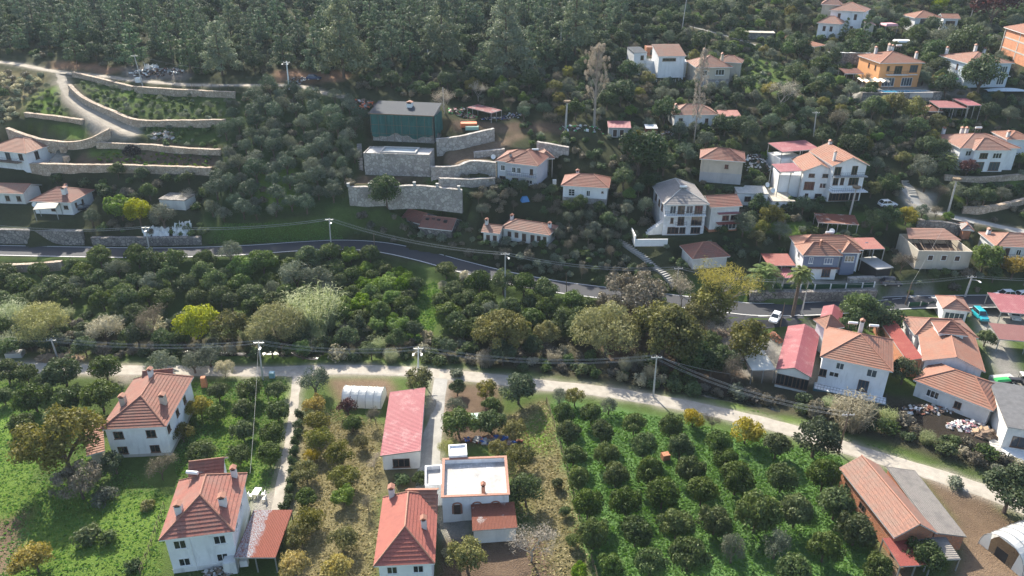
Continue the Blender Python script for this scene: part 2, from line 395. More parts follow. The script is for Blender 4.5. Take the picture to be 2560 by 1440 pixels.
def pad(M, w, d, z, mrg=.9, fall=2.2):
    """level ground under a footprint w x d centred on M"""
    global HZ
    c = M.translation; ax = M.to_3x3() @ Vector((1, 0, 0)); ay = M.to_3x3() @ Vector((0, 1, 0))
    lx = np.abs((XX-c.x)*ax.x+(YY-c.y)*ax.y)-w/2-mrg; ly = np.abs((XX-c.x)*ay.x+(YY-c.y)*ay.y)-d/2-mrg
    q = np.hypot(np.maximum(lx, 0), np.maximum(ly, 0)); k = sm(np.clip(1-q/fall, 0, 1)); HZ = HZ*(1-k)+(z-.02)*k
    PADS.append((M, w, d))
# ---------------------------------------------------------------- ground zones and the ground sheet
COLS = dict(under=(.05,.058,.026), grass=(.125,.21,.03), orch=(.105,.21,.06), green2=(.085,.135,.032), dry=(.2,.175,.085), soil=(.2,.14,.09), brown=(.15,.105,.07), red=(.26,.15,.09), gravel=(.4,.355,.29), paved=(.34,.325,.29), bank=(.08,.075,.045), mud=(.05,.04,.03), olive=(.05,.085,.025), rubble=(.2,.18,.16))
ZONES = [  # pixel outline of each ground cover, later ones on top
 ('green2', [(-400,640),(600,640),(1060,660),(1480,760),(1500,900),(600,900),(-400,900)]),
 ('bank', [(-400,880),(900,880),(1300,930),(1660,980),(2000,1050),(2300,1140),(2600,1220),(2800,1100),(2300,1000),(1800,900),(1400,840),(-400,830)]),
 ('grass', [(1010,740),(1090,700),(1110,780),(1070,850),(1000,850)]),
 ('grass', [(-500,950),(60,950),(110,1000),(90,1150),(60,1200),(180,1230),(420,1240),(400,1440),(60,1500),(-500,1700)]),
 ('soil', [(-400,1320),(20,1300),(85,1275),(60,1340),(20,1450),(-400,1700)]),
 ('green2', [(0,930),(300,950),(250,1050),(100,1060),(0,1030)]),
 ('green2', [(440,950),(720,950),(700,1150),(680,1240),(440,1180)]),
 ('grass', [(540,1060),(600,1000),(650,1180),(640,1240),(520,1180)]),
 ('grass', [(700,940),(730,960),(712,1040),(690,1100)]),
 ('dry', [(830,1050),(960,1060),(940,1440),(700,1500),(740,1100),(790,1010)]),
 ('soil', [(820,945),(980,950),(980,1000),(850,1010)]),
 ('brown', [(1100,960),(1240,960),(1250,1100),(1110,1120)]),
 ('dry', [(1240,1050),(1365,1000),(1480,1440),(1490,1600),(1370,1500),(1300,1200)]),
 ('grass', [(1290,1060),(1360,1020),(1385,1130),(1300,1130)]),
 ('brown', [(1090,1350),(1370,1330),(1400,1600),(1090,1600)]),
 ('orch', [(1366,1010),(1420,1000),(1640,1040),(2100,1140),(2130,1250),(2330,1700),(1520,1700)]),
 ('dry', [(1364,1010),(1372,1008),(1498,1450),(1484,1450)]),
 ('soil', [(2120,1200),(2150,1170),(2280,1400),(2330,1700),(2240,1700),(2200,1330)]),
 ('soil', [(2300,1180),(2480,1250),(2600,1350),(2600,1600),(2330,1600),(2400,1340)]),
 ('mud', [(2230,1010),(2490,1060),(2490,1130),(2230,1060)]),
 ('grass', [(1640,985),(1700,985),(1900,1030),(2200,1120),(2500,1220),(2520,1232),(2250,1148),(2000,1075),(1800,1027)]),
 ('grass', [(660,895),(780,880),(860,905),(660,910)]),
 ('soil', [(70,890),(190,880),(240,905),(80,910)]),
 ('mud', [(1560,930),(1800,930),(1900,1000),(1700,980)]),
 ('brown', [(1500,760),(1800,760),(1900,930),(1800,960),(1500,900)]),
 ('green2', [(500,560),(830,550),(870,600),(500,612)]), ('grass', [(560,575),(800,560),(830,590),(560,608)]),
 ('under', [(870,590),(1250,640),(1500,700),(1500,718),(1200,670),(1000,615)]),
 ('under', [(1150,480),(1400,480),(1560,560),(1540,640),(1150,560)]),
 ('green2', [(820,520),(1180,530),(1180,545),(1000,560),(820,580)]),
 ('olive', [(560,240),(900,240),(900,330),(870,520),(500,560),(540,440)]),
 ('grass', [(650,420),(740,420),(720,520),(640,500)]),
 ('green2', [(195,200),(335,220),(580,245),(565,300),(360,300),(260,275)]),
 ('grass', [(320,225),(420,245),(415,262),(330,250)]),
 ('green2', [(330,316),(560,316),(550,375),(400,365)]), ('brown', [(370,355),(550,365),(548,378),(370,372)]),
 ('brown', [(200,380),(545,390),(530,425),(190,410)]), ('grass', [(215,378),(310,372),(310,388),(215,392)]),
 ('grass', [(75,245),(130,210),(170,290),(70,285)]), ('grass', [(30,305),(220,315),(215,342),(30,330)]),
 ('dry', [(-200,165),(120,185),(30,300),(0,340),(-200,340)]),
 ('paved', [(60,395),(115,375),(165,385),(165,412),(75,415)]),
 ('gravel', [(130,210),(150,195),(250,270),(345,325),(345,345),(255,345),(175,270)]),
 ('red', [(120,150),(310,165),(310,180),(130,175)]), ('red', [(690,175),(870,180),(860,205),(690,205)]), ('rubble', [(300,165),(480,175),(470,205),(300,190)]),
 ('soil', [(1078,390),(1130,370),(1240,350),(1290,330),(1320,340),(1240,390),(1140,420)]),
 ('brown', [(1120,300),(1420,310),(1440,340),(1290,330),(1150,330)]), ('brown', [(880,440),(1060,440),(1060,460),(880,460)]),
 ('green2', [(1060,440),(1180,470),(1160,490),(1050,465)]), ('green2', [(1850,130),(1990,170),(1960,240),(1850,230)]),
 ('grass', [(1850,550),(2040,560),(2030,590),(1850,585)]), ('green2', [(2030,540),(2300,520),(2300,560),(2100,590)]),
 ('paved', [(2120,215),(2400,205),(2440,240),(2130,250)]), ('paved', [(2240,480),(2330,480),(2330,540),(2260,520)]),
 ('grass', [(2390,485),(2560,455),(2560,480),(2400,505)]),
 ('paved', [(2440,760),(2640,770),(2640,830),(2510,810),(2430,790)]), ('paved', [(2430,790),(2480,800),(2560,920),(2600,1000),(2500,960)]),
 ('paved', [(1800,850),(1960,850),(2040,800),(2060,960),(1850,940)]),
 ('paved', [(620,1230),(720,1220),(715,1290),(610,1290)]), ('paved', [(1070,1130),(1110,1130),(1105,1240),(1060,1240)]), ('gravel', [(235,915),(350,918),(330,965),(290,960)]),
 ('paved', [(1085,1240),(1180,1250),(1180,1350),(1085,1350)]), ('dry', [(930,1150),(1060,1150),(1060,1240),(950,1240)]),
 ('paved', [(2230,715),(2330,712),(2330,750),(2200,752)]), ('paved', [(1930,700),(2190,700),(2190,728),(1920,730)])]
def inpoly(px, py, P):
    r = np.zeros(px.shape, bool); n = len(P)
    for i in range(n):
        x0, y0 = P[i]; x1, y1 = P[(i+1) % n]
        if y0 == y1: continue
        c = ((y0 > py) != (y1 > py)) & (px < (x1-x0)*(py-y0)/(y1-y0)+x0); r ^= c
    return r
def smooth_noise(n, m, cell, seed):
    g = np.random.default_rng(seed).normal(size=(n//cell+3, m//cell+3)); y = np.arange(n)/cell; x = np.arange(m)/cell
    i = y.astype(int); j = x.astype(int); a = (y-i)[:, None]; b = (x-j)[None]; a = a*a*(3-2*a); b = b*b*(3-2*b)
    return (g[i][:, j]*(1-a)+g[i+1][:, j]*a)*(1-b)+(g[i][:, j+1]*(1-a)+g[i+1][:, j+1]*a)*b
def build_ground():
    ny, nx = XX.shape
    front = YY > 20
    YS = np.where(front, YY, 20)
    U, V = proj(XX, YS, HZ)
    n1 = smooth_noise(ny, nx, 6, 1); n2 = smooth_noise(ny, nx, 6, 2); n3 = smooth_noise(ny, nx, 3, 3); n4 = smooth_noise(ny, nx, 14, 4)
    U2 = U+n1*7+n3*3; V2 = V+n2*3.5+n3*1.5
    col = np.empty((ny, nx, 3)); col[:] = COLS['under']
    flat = (V2 > 690+0*V2) & (HZ < 5); col[flat] = COLS['green2']
    for nm, P in ZONES:
        col[inpoly(U2, V2, P) & front] = COLS[nm]
    gr = np.clip((n4+n1*.5)*.35, -.3, .45)[..., None]
    col = col*(1-gr*.5)
    for line, wid in ROADS[1:]:
        d, s, h = polyd(XX, YY, line); m = d < wid/2-.35+n3*.2; col[m] = COLS['gravel']
    # one blur so that covers fade into each other
    for _ in range(2):
        c = col.copy(); c[1:-1, 1:-1] = (col[1:-1, 1:-1]*2+col[:-2, 1:-1]+col[2:, 1:-1]+col[1:-1, :-2]+col[1:-1, 2:])/6; col = c
    idx = np.arange(ny*nx).reshape(ny, nx)
    F = np.stack([idx[:-1, :-1], idx[:-1, 1:], idx[1:, 1:], idx[1:, :-1]], -1).reshape(-1, 4)
    me = bpy.data.meshes.new('ground')
    me.vertices.add(ny*nx); me.vertices.foreach_set('co', np.stack([XX, YY, HZ], -1).astype('f').ravel())
    me.loops.add(F.size); me.loops.foreach_set('vertex_index', F.ravel().astype('i'))
    me.polygons.add(len(F)); me.polygons.foreach_set('loop_start', np.arange(0, F.size, 4, dtype='i'))
    me.polygons.foreach_set('use_smooth', np.ones(len(F), bool)); me.update()
    ca = me.color_attributes.new('cover', 'FLOAT_COLOR', 'POINT')
    ca.data.foreach_set('color', np.concatenate([col, np.ones((ny, nx, 1))], -1).astype('f').ravel())
    m, t, b = nodes('ground_cover')
    at = N(t, 'ShaderNodeAttribute', attribute_name='cover')
    f1 = noise(t, .9, 6, ramp_=(.3, .7)); f2 = noise(t, 6, 4, ramp_=(.3, .7))
    a = mix(t, f1, at.outputs['Color'], at.outputs['Color']); hs = N(t, 'ShaderNodeHueSaturation'); hs.inputs['Value'].default_value = .66; hs.inputs['Hue'].default_value = .49
    t.links.new(at.outputs['Color'], hs.inputs['Color'])
    hs2 = N(t, 'ShaderNodeHueSaturation'); hs2.inputs['Value'].default_value = 1.3; hs2.inputs['Saturation'].default_value = .9; t.links.new(at.outputs['Color'], hs2.inputs['Color'])
    a = mix(t, f1, hs.outputs[0], at.outputs['Color']); a = mix(t, f2, a, hs2.outputs[0]); a.node.inputs[0].default_value = .5
    mm = N(t, 'ShaderNodeMath', operation='MULTIPLY'); mm.inputs[1].default_value = .6; t.links.new(f2, mm.inputs[0]); t.links.new(mm.outputs[0], a.node.inputs[0])
    t.links.new(a, b.inputs['Base Color']); b.inputs['Roughness'].default_value = .95; b.inputs['Specular IOR Level'].default_value = .1
    bump(t, b, f2, .8, .25)
    me.materials.append(m)
    tag(link(me, 'ground'), kind='structure')
def ribbon(name, line, wid, m, lift, kind='structure', lat=0., n=4, edge=0., seed=1):
    mb = MB(); r = random.Random(seed); rows = []
    for i, p in enumerate(line):
        d = (line[min(i+1, len(line)-1)]-line[max(i-1, 0)]); d.z = 0; d.normalize(); q = Vector((-d.y, d.x, 0))
        row = []
        for k in range(n+1):
            o = (k/n-.5)*wid+lat+(r.uniform(-edge, edge) if k in (0, n) else 0); x, y = p.x+q.x*o, p.y+q.y*o
            row.append((x, y, p.z+lift - (.12 if (k in (0, n) and edge) else 0)))
        rows.append(row)
    for a, b in zip(rows[:-1], rows[1:]):
        for k in range(n): mb.poly([a[k], a[k+1], b[k+1], b[k]][::-1] if False else [a[k+1], a[k], b[k], b[k+1]][::-1])
    return tag(mb.build(name, m, smooth=True), kind=kind)
def build_walls():
    for name, label, P, h, m, cap, group, th in WALLS:
        L = smooth_line(P, 1.2); c = L[len(L)//2]
        M = Matrix.Translation((c.x, c.y, float(T(c.x, c.y)))); 
        root = thing(name, label, 'wall', M)
        b, cb = MB(), MB(); inv = M.translation
        r = random.Random(len(label)); pr = []
        for i, p in enumerate(L):
            d = L[min(i+1, len(L)-1)]-L[max(i-1, 0)]; d.z = 0; d.normalize(); q = Vector((-d.y, d.x, 0))
            z1 = p.z+h+r.uniform(-.06, .06); pr.append((p-inv-q*.2, p-inv+q*.75, p.z-1.2-inv.z, z1-inv.z))
        for (a0, b0, zl0, zh0), (a1, b1, zl1, zh1) in zip(pr[:-1], pr[1:]):
            def V3(p, z): return (p.x, p.y, z)
            b.poly([V3(a0, zl0), V3(a1, zl1), V3(a1, zh1), V3(a0, zh0)]); b.poly([V3(b1, zl1), V3(b0, zl0), V3(b0, zh0), V3(b1, zh1)])
            b.poly([V3(a0, zh0), V3(a1, zh1), V3(b1, zh1), V3(b0, zh0)])
        for (a0, b0, zl, zh), fl in ((pr[0], 1), (pr[-1], -1)):
            b.poly([(b0.x, b0.y, zl), (a0.x, a0.y, zl), (a0.x, a0.y, zh), (b0.x, b0.y, zh)][::fl])
        b.build('masonry', m, root)
        pass
        if cap == 'post':
            for i in range(0, len(pr), 4):
                a0, b0, zl, zh = pr[i]; c0 = (a0+b0)/2; pb = MB(); pb.box(c0.x-.3, c0.y-.3, zh-.05, c0.x+.3, c0.y+.3, zh+.75); pb.box(c0.x-.36, c0.y-.36, zh+.75, c0.x+.36, c0.y+.36, zh+.85); pb.build('pillar', m_conc, root)
        else:
            for (a0, b0, zl0, zh0), (a1, b1, zl1, zh1) in zip(pr[:-1], pr[1:]):
                e0 = (b0-a0)*.08; e1 = (b1-a1)*.08; a0, b0, a1, b1 = a0-e0, b0+e0, a1-e1, b1+e1
                P8 = [(a0.x,a0.y,zh0+.003),(a1.x,a1.y,zh1+.003),(b1.x,b1.y,zh1+.003),(b0.x,b0.y,zh0+.003)]; Q8 = [(x, y, z+.06) for x, y, z in P8]
                cb.poly(Q8); cb.poly([P8[0], P8[1], Q8[1], Q8[0]]); cb.poly([P8[2], P8[3], Q8[3], Q8[2]])
            cb.build('coping', m_wpaint if cap == 'white' else m, root)
# ---------------------------------------------------------------- retaining walls that shape the ground
wall_line('retaining_wall', 'long low stone wall along the upper side of the top terrace, beside the dirt road', [(183,192),(260,210),(335,229)], 1.3, m_stone_y, 3, group=None)
wall_line('retaining_wall', 'straight stone wall topped by wire posts, holding the dirt road above the green terrace', [(338,232),(460,240),(589,246)], 1.7, m_stone_y, 4)
wall_line('retaining_wall', 'long curved tan stone wall following the inside of the winding dirt ramp', [(174,226),(211,260),(281,292),(348,316),(460,317),(566,315)], 1.7, m_stone_y, 6)
wall_line('retaining_wall', 'low tan stone wall left of the dirt ramp below a green slope', [(63,291),(140,300),(208,309)], 1.0, m_stone_y, 3)
wall_line('retaining_wall', 'bowed tan stone wall behind the hipped new house at the left edge', [(21,338),(70,356),(123,369),(207,371),(278,340)], 1.9, m_stone_y, 3.5)
wall_line('retaining_wall', 'tan stone wall above the vegetable beds with a dark heap in front', [(243,370),(387,376),(452,383),(552,388)], 1.4, m_stone_y, 4)
wall_line('retaining_wall', 'lowest tan stone wall of the terraces, above the dark bushes', [(77,427),(200,430),(320,431),(530,438)], 1.9, m_stone_y, 5)
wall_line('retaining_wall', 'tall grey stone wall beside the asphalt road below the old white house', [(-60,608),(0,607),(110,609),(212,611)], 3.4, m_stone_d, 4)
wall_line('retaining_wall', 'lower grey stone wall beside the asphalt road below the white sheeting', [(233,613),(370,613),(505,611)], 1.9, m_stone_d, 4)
wall_line('retaining_wall', 'tallest rubble wall with small pillars on top, in front of the terraced building plot', [(875,512),(960,512),(1052,510),(1156,521)], 4.6, m_stone, 7, 'post')
wall_line('retaining_wall', 'rubble wall tapering to the right beside the netted building', [(1092,379),(1150,372),(1236,352)], 3.2, m_stone, 4)
wall_line('retaining_wall', 'rubble wall round the bare brown terrace left of the grey two-storey house', [(1078,447),(1149,444),(1176,432),(1240,436)], 3.0, m_stone, 6)
wall_line('retaining_wall', 'lower rubble wall with shrubs on it in front of the brown terrace', [(1100,466),(1176,468),(1238,464)], 2.0, m_stone, 2)
wall_line('retaining_wall', 'short rubble wall above the brown terrace, left of the grey two-storey house roof', [(1185,394),(1262,385)], 1.3, m_stone, 2)
wall_line('retaining_wall', 'pale rubble wall sloping down behind the red roof of the grey two-storey house', [(1342,374),(1421,388)], 2.0, m_stone, 3)
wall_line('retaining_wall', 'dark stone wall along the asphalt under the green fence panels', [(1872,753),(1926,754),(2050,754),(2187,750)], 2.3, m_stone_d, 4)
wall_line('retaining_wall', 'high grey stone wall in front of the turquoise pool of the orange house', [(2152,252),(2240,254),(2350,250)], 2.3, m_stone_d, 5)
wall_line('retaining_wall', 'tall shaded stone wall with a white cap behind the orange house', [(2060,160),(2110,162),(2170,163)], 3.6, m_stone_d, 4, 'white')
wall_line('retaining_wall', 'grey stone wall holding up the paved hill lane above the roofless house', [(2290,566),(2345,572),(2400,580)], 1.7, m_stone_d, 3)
wall_line('retaining_wall', 'stone wall below the pergola block beside the grey and white house', [(2120,712),(2180,710),(2235,712)], 1.6, m_stone, 3)
wall_line('retaining_wall', 'long tan stone wall under the lawn with white painted tree trunks', [(2405,532),(2480,528),(2570,508)], 1.3, m_stone_y, 3)
wall_line('retaining_wall', 'stone wall below the villa with the dark creeper at the right', [(2360,450),(2440,456),(2560,448)], 1.2, m_stone_y, 3)
wall_line('retaining_wall', 'low beige wall below the asphalt road at the left edge', [(-60,677),(60,679),(158,671)], 1.7, m_stone_y, 3)
# ---------------------------------------------------------------- houses
def rect_frame(A, B, C, D, d, ze):
    a = at_z(*A, ze); b = at_z(*B, ze)
    a = Vector(a); b = Vector(b); ux = (b-a); wd = ux.length; ux.normalize(); uy = Vector((-ux.y, ux.x, 0))
    if C is not None: d = (Vector(at_z(*C, ze))-b).dot(uy)
    elif D is not None: d = (Vector(at_z(*D, ze))-a).dot(uy)
    d = max(d, 1.5)
    c = (a+b)/2+uy*d/2
    return c, ux, uy, wd, d
def slope_courses(mb, E0, E1, R0, R1, mi=0, row=.5, step=.07):
    """one roof slope laid in overlapping courses from the eave up"""
    E0, E1, R0, R1 = map(Vector, (E0, E1, R0, R1))
    n = (E1-E0).cross(R0-E0)
    if n.length < 1e-6: n = (E1-E0).cross(R1-E0)
    n.normalize()
    if n.z < 0: n = -n
    L = max((R0-E0).length, .1); hgt = ((R0-E0)-(E1-E0).normalized()*((R0-E0).dot((E1-E0).normalized()))).length
    k = max(1, int(round(hgt/row))); eu = (E1-E0).normalized()
    for i in range(k):
        t0, t1 = i/k, (i+1)/k
        a, b = E0.lerp(R0, t0), E1.lerp(R1, t0); c, d = E1.lerp(R1, t1), E0.lerp(R0, t1)
        up = n*step
        P = [a+up, b+up, c, d]
        uv = [((p-E0).dot(eu), hgt*(t0 if j < 2 else t1)) for j, p in enumerate(P)]
        if (c-d).length < .02: P.pop(); uv.pop()
        mb.poly(P, mi, uv)
        mb.poly([a-n*.01, b-n*.01, b+up, a+up], mi, [((a-E0).dot(eu), 0), ((b-E0).dot(eu), 0), ((b-E0).dot(eu), .05), ((a-E0).dot(eu), .05)])
def roof_mesh(w, d, ze, kind, rise, th=.16, kf=1., kb=1., sheet=False, broken=False):
    """returns roof and ridge builders in house coordinates; x along the front, y to the back"""
    mb, rb = MB(), MB(); x, y = w/2, d/2; z = ze; row = 50 if sheet else .5; st = .0 if sheet else .07
    caps = []
    if kind == 'hip':
        if w >= d:
            i = min(y*kf, x-.15); S = [((-x,-y),(x,-y),(-x+i,0),(x-i,0)), ((x,y),(-x,y),(x-i,0),(-x+i,0)), ((x,-y),(x,y),(x-i,0),(x-i,0)), ((-x,y),(-x,-y),(-x+i,0),(-x+i,0))]
            caps = [((-x+i,0,1),(x-i,0,1)),((-x,-y,0),(-x+i,0,1)),((x,-y,0),(x-i,0,1)),((x,y,0),(x-i,0,1)),((-x,y,0),(-x+i,0,1))]
        else:
            i = min(x*kf, y-.1); j = min(x*kb, y-.1); j = max(j, .0)
            S = [((-x,-y),(x,-y),(0,-y+i),(0,-y+i)), ((x,-y),(x,y),(0,-y+i),(0,y-j)), ((-x,y),(-x,-y),(0,y-j),(0,-y+i))]
            if j > .05: S.append(((x,y),(-x,y),(0,y-j),(0,y-j)))
            caps = [((0,-y+i,1),(0,y-j,1)),((-x,-y,0),(0,-y+i,1)),((x,-y,0),(0,-y+i,1))]
            if j > .05: caps += [((x,y,0),(0,y-j,1)),((-x,y,0),(0,y-j,1))]
    elif kind == 'gx':
        S = [((-x,-y),(x,-y),(-x,0),(x,0)), ((x,y),(-x,y),(x,0),(-x,0))]; caps = [((-x,0,1),(x,0,1))]
    elif kind == 'gy':
        S = [((x,-y),(x,y),(0,-y),(0,y)), ((-x,y),(-x,-y),(0,y),(0,-y))]; caps = [((0,-y,1),(0,y,1))]
    elif kind == 'shed':
        S = [((-x,-y),(x,-y),(-x,y),(x,y))]
    elif kind == 'shedx':
        S = [((-x,y),(-x,-y),(x,y),(x,-y))]
    elif kind == 'shedr':
        S = [((x,-y),(x,y),(-x,-y),(-x,y))]
    for e0, e1, r0, r1 in S:
        slope_courses(mb, (*e0, z), (*e1, z), (*r0, z+rise), (*r1, z+rise), 0, row, st)
        # underside
        mb.poly([(*e1, z-th), (*e0, z-th), (*r0, z+rise-th)]+([(*r1, z+rise-th)] if r0 != r1 else []), 1)
        mb.poly([(*e0, z-th), (*e1, z-th), (*e1, z+.02), (*e0, z+.02)], 1)
        if kind in ('gx', 'gy', 'shed', 'shedx', 'shedr'):
            for e, r in ((e0, r0), (e1, r1)):
                P = [(*e, z-th), (*e, z+.04), (*r, z+rise+.04), (*r, z+rise-th)]
                mb.poly(P, 1); mb.poly(P[::-1], 1)
    if kind in ('shed',): mb.poly([(x, y, z+rise-th), (-x, y, z+rise-th), (-x, y, z+rise), (x, y, z+rise)], 1)
    if not sheet:
        for p, q in caps:
            rb.tube([(p[0], p[1], z+p[2]*rise+.04), (q[0], q[1], z+q[2]*rise+.04)], .13, 5)
    return mb, rb
def roof_z(w, d, kind, rise, x, y, kf=1., kb=1.):
    hx, hy = w/2, d/2
    if kind == 'hip':
        if w >= d: return rise*min(1-abs(y)/hy, min(1, (hx-abs(x))/(max(hy*kf, .1))))
        return rise*min(1-abs(x)/hx, (y+hy)/max(hx*kf, .1))
    if kind == 'gx': return rise*(1-abs(y)/hy)
    if kind == 'gy': return rise*(1-abs(x)/hx)
    if kind == 'shed': return rise*(y+hy)/d
    if kind == 'shedx': return rise*(x+hx)/w
    if kind == 'shedr': return rise*(hx-x)/w
    return 0
def window(root, M, w, d, spec, ze):
    face, s, zc, ww, wh = spec[:5]; opt = spec[5] if len(spec) > 5 else ''
    if face == 'f': o = Vector((-w/2+s*w, -d/2, 0)); ax = Vector((1, 0, 0)); n = Vector((0, -1, 0))
    elif face == 'l': o = Vector((-w/2, d/2-s*d, 0)); ax = Vector((0, -1, 0)); n = Vector((-1, 0, 0))
    elif face == 'r': o = Vector((w/2, -d/2+s*d, 0)); ax = Vector((0, 1, 0)); n = Vector((1, 0, 0))
    else: o = Vector((w/2-s*w, d/2, 0)); ax = Vector((-1, 0, 0)); n = Vector((0, 1, 0))
    W = Matrix(((ax.x, -n.x, 0, o.x), (ax.y, -n.y, 0, o.y), (0, 0, 1, zc), (0, 0, 0, 1)))
    # local: x along wall, y into the wall, z up
    a, b = ww/2, wh/2; t = .09; f = MB()
    f.box(-a, -.06, -b, -a+t, .02, b); f.box(a-t, -.06, -b, a, .02, b); f.box(-a+t, -.06, b-t, a-t, .02, b); f.box(-a+t, -.06, -b, a-t, .02, -b+t)
    if 'd' not in opt:
        nm = 1 if ww < 1.7 else (2 if ww < 2.8 else 3)
        for i in range(nm):
            x = -a+ww*(i+1)/(nm+1); f.box(x-.04, -.05, -b+t, x+.04, .02, b-t)
        f.box(-a-.08, -.14, -b-.1, a+.08, .02, -b-.003)
    if 'g' in opt:
        for q in range(1, 3): f.box(-a+t, -.045, -b+wh*q/3-.03, a-t, .02, -b+wh*q/3+.03)
    fm = m_frame_b if 'b' in opt else m_frame
    nmw = 'door' if 'd' in opt else 'window'
    wo = f.build(nmw, fm, root, M @ W)
    p = MB(); p.poly([(-a+t, -.012, -b+t), (a-t, -.012, -b+t), (a-t, -.012, b-t), (-a+t, -.012, b-t)])
    p.build('door_leaf' if 'd' in opt else 'pane', m_dwood if 'd' in opt else (m_glass_b if 'l' in opt else m_glass), wo)
def chimney(roofo, M, x, y, z0, h, m=None, s=.34):
    c = MB(); zt = z0+h; m = m or m_white2
    c.box(x-s, y-s, z0-1.2, x+s, y+s, zt-.35)
    for q in (-1, 1): c.box(x+q*s-.1*(q > 0)-.0, y-s, zt-.35, x+q*s+.1*(q < 0), y+s, zt-.02)
    c.box(x-s+.1, y-s+.1, zt-.35, x+s-.1, y+s-.1, zt-.3, 2)
    for q in (-1, 1): c.poly([(x, y-s-.1, zt+.32), (x, y+s+.1, zt+.32), (x+q*(s+.12), y+s+.1, zt), (x+q*(s+.12), y-s-.1, zt)][::q], 1)
    for q in (-1, 1): c.poly([(x-s-.1, y+q*(s+.1), zt), (x+s+.1, y+q*(s+.1), zt), (x, y+q*(s+.1), zt+.32)][::-q], 1)
    c.box(x-s-.06, y-s-.06, zt-.06, x+s+.06, y+s+.06, zt+.002, 1)
    c.build('chimney', [m, m_ridge, m_dark], roofo, M)
def house(name, label, A, B, C=None, D=None, d=8, H=3, kind='hip', rise=1.6, ov=.5, wall=None, roof=None, wins=(), chim=(), on=None, cat='house',
          kf=1., kb=1., sheet=False, plinth=None, ph=.6, down=.6, ridge=None, open_=False, posts=None, padm=.9, group=None, flat=None, storey=None, dz=0.):
    """eave corners as seen in the photo: A front left, B front right, C back right or D back left"""
    wall = wall or m_white; roof = roof or m_tile
    if on is None:
        P = hit((A[0]+B[0])/2, (A[1]+B[1])/2, H); ze = P.z
    else: ze = Z0[on]+H+dz
    c, ux, uy, w, dd = rect_frame(A, B, C, D, d, ze)
    z0 = ze-H
    M = Matrix(((ux.x, uy.x, 0, c.x), (ux.y, uy.y, 0, c.y), (0, 0, 1, z0), (0, 0, 0, 1)))
    if on is None or dz == 0: pad(M, w-2*ov, dd-2*ov, z0, padm)
    if on is None:
        root = thing(name, label, cat, M, group); Z0[root] = z0; HOUSES.append(root); L = Matrix.Identity(4); BASEM[root] = M
    else:
        root = on; L = BASEM[on].inverted() @ M
    x, y = w/2-ov, dd/2-ov
    if kind == 'flat':
        ph_ = flat if flat is not None else .5
        mb = MB(); mb.box(-x, -y, -down, x, y, H-ph_, 0, top=False, bot=False)
        t = .2
        mb.box(-x, -y, H-ph_, x, -y+t, H, 0, bot=False); mb.box(-x, y-t, H-ph_, x, y, H, 0, bot=False)
        mb.box(-x, -y+t, H-ph_, -x+t, y-t, H, 0, bot=False); mb.box(x-t, -y+t, H-ph_, x, y-t, H, 0, bot=False)
        wo = mb.build('wall', wall, root, L)
        r = MB(); r.poly([(-x+t, -y+t, H-ph_), (x-t, -y+t, H-ph_), (x-t, y-t, H-ph_), (-x+t, y-t, H-ph_)])
        ro = r.build('roof', roof, root, L)
    elif kind == 'slab':
        mb = MB(); mb.box(-x, -y, -down, x, y, H, 0, top=False, bot=False); wo = mb.build('wall', wall, root, L)
        r = MB(); r.box(-w/2, -dd/2, H, w/2, dd/2, H+.18); ro = r.build('roof', roof, root, L)
    else:
        mb, rb = roof_mesh(w, dd, H, kind, rise, kf=kf, kb=kb, sheet=sheet)
        ro = mb.build('roof', [roof, m_conc if sheet else m_wpaint], root, L)
        if rb.f: rb.build('ridge_tiles', ridge or m_ridge, ro)
        if not open_:
            wb = MB()
            hh = H-.02+rise*ov/(max(.5, min(w, dd)/2))*.6
            zt = H-.1
            wb.box(-x, -y, -down, x, y, zt, 0, top=False, bot=False)
            g = rise*(1-ov/max(w/2 if kind == 'gy' else dd/2, .6))
            if kind == 'gx':
                for q in (-1, 1): wb.poly([(q*x, q*-y, zt), (q*x, q*y, zt), (q*x, 0, H-.17+rise)])
                wb.poly([(-x, -y, zt), (x, -y, zt), (x, -y, H+.05), (-x, -y, H+.05)])
            if kind == 'gy':
                wb.poly([(-x, -y, zt), (x, -y, zt), (0, -y, H-.17+rise)]); wb.poly([(x, y, zt), (-x, y, zt), (0, y, H-.17+rise)])
            if kind == 'shed':
                wb.poly([(x, y, zt), (-x, y, zt), (-x, y, H-.2+rise), (x, y, H-.2+rise)])
                wb.poly([(-x, y, zt), (-x, -y, zt), (-x, y, H-.2+rise)]); wb.poly([(x, -y, zt), (x, y, zt), (x, y, H-.2+rise)])
            if kind == 'shedx':
                wb.poly([(x, -y, zt), (x, y, zt), (x, y, H-.2+rise), (x, -y, H-.2+rise)])
                wb.poly([(-x, -y, zt), (x, -y, zt), (x, -y, H-.2+rise)])
            if kind == 'shedr':
                wb.poly([(-x, y, zt), (-x, -y, zt), (-x, -y, H-.2+rise), (-x, y, H-.2+rise)])
                wb.poly([(-x, -y, zt), (x, -y, zt), (-x, -y, H-.2+rise)])
            wb.build('wall', wall, root, L)
    if plinth:
        pb = MB(); e = .04; pb.box(-x-e, -y-e, -down, x+e, y+e, ph, 0, bot=False); pb.build('plinth', plinth, root, L)
    if storey:
        for zz in storey:
            sb = MB(); e = .05; sb.box(-x-e, -y-e, zz-.1, x+e, y+e, zz+.1); sb.build('floor_band', m_wpaint, root, L)
    if posts or open_:
        nx = posts or 3
        for i in range(nx):
            for q in (-1, 1):
                px = -x+2*x*i/(nx-1); zt = H-.1+roof_z(w, dd, kind, rise, px, q*y)
                pb = MB(); pb.box(px-.07, q*y-.07, -down, px+.07, q*y+.07, zt-.08); pb.build('post', m_metal, root, L)
    for s in wins: window(root, L, w-2*ov, dd-2*ov, s, H)
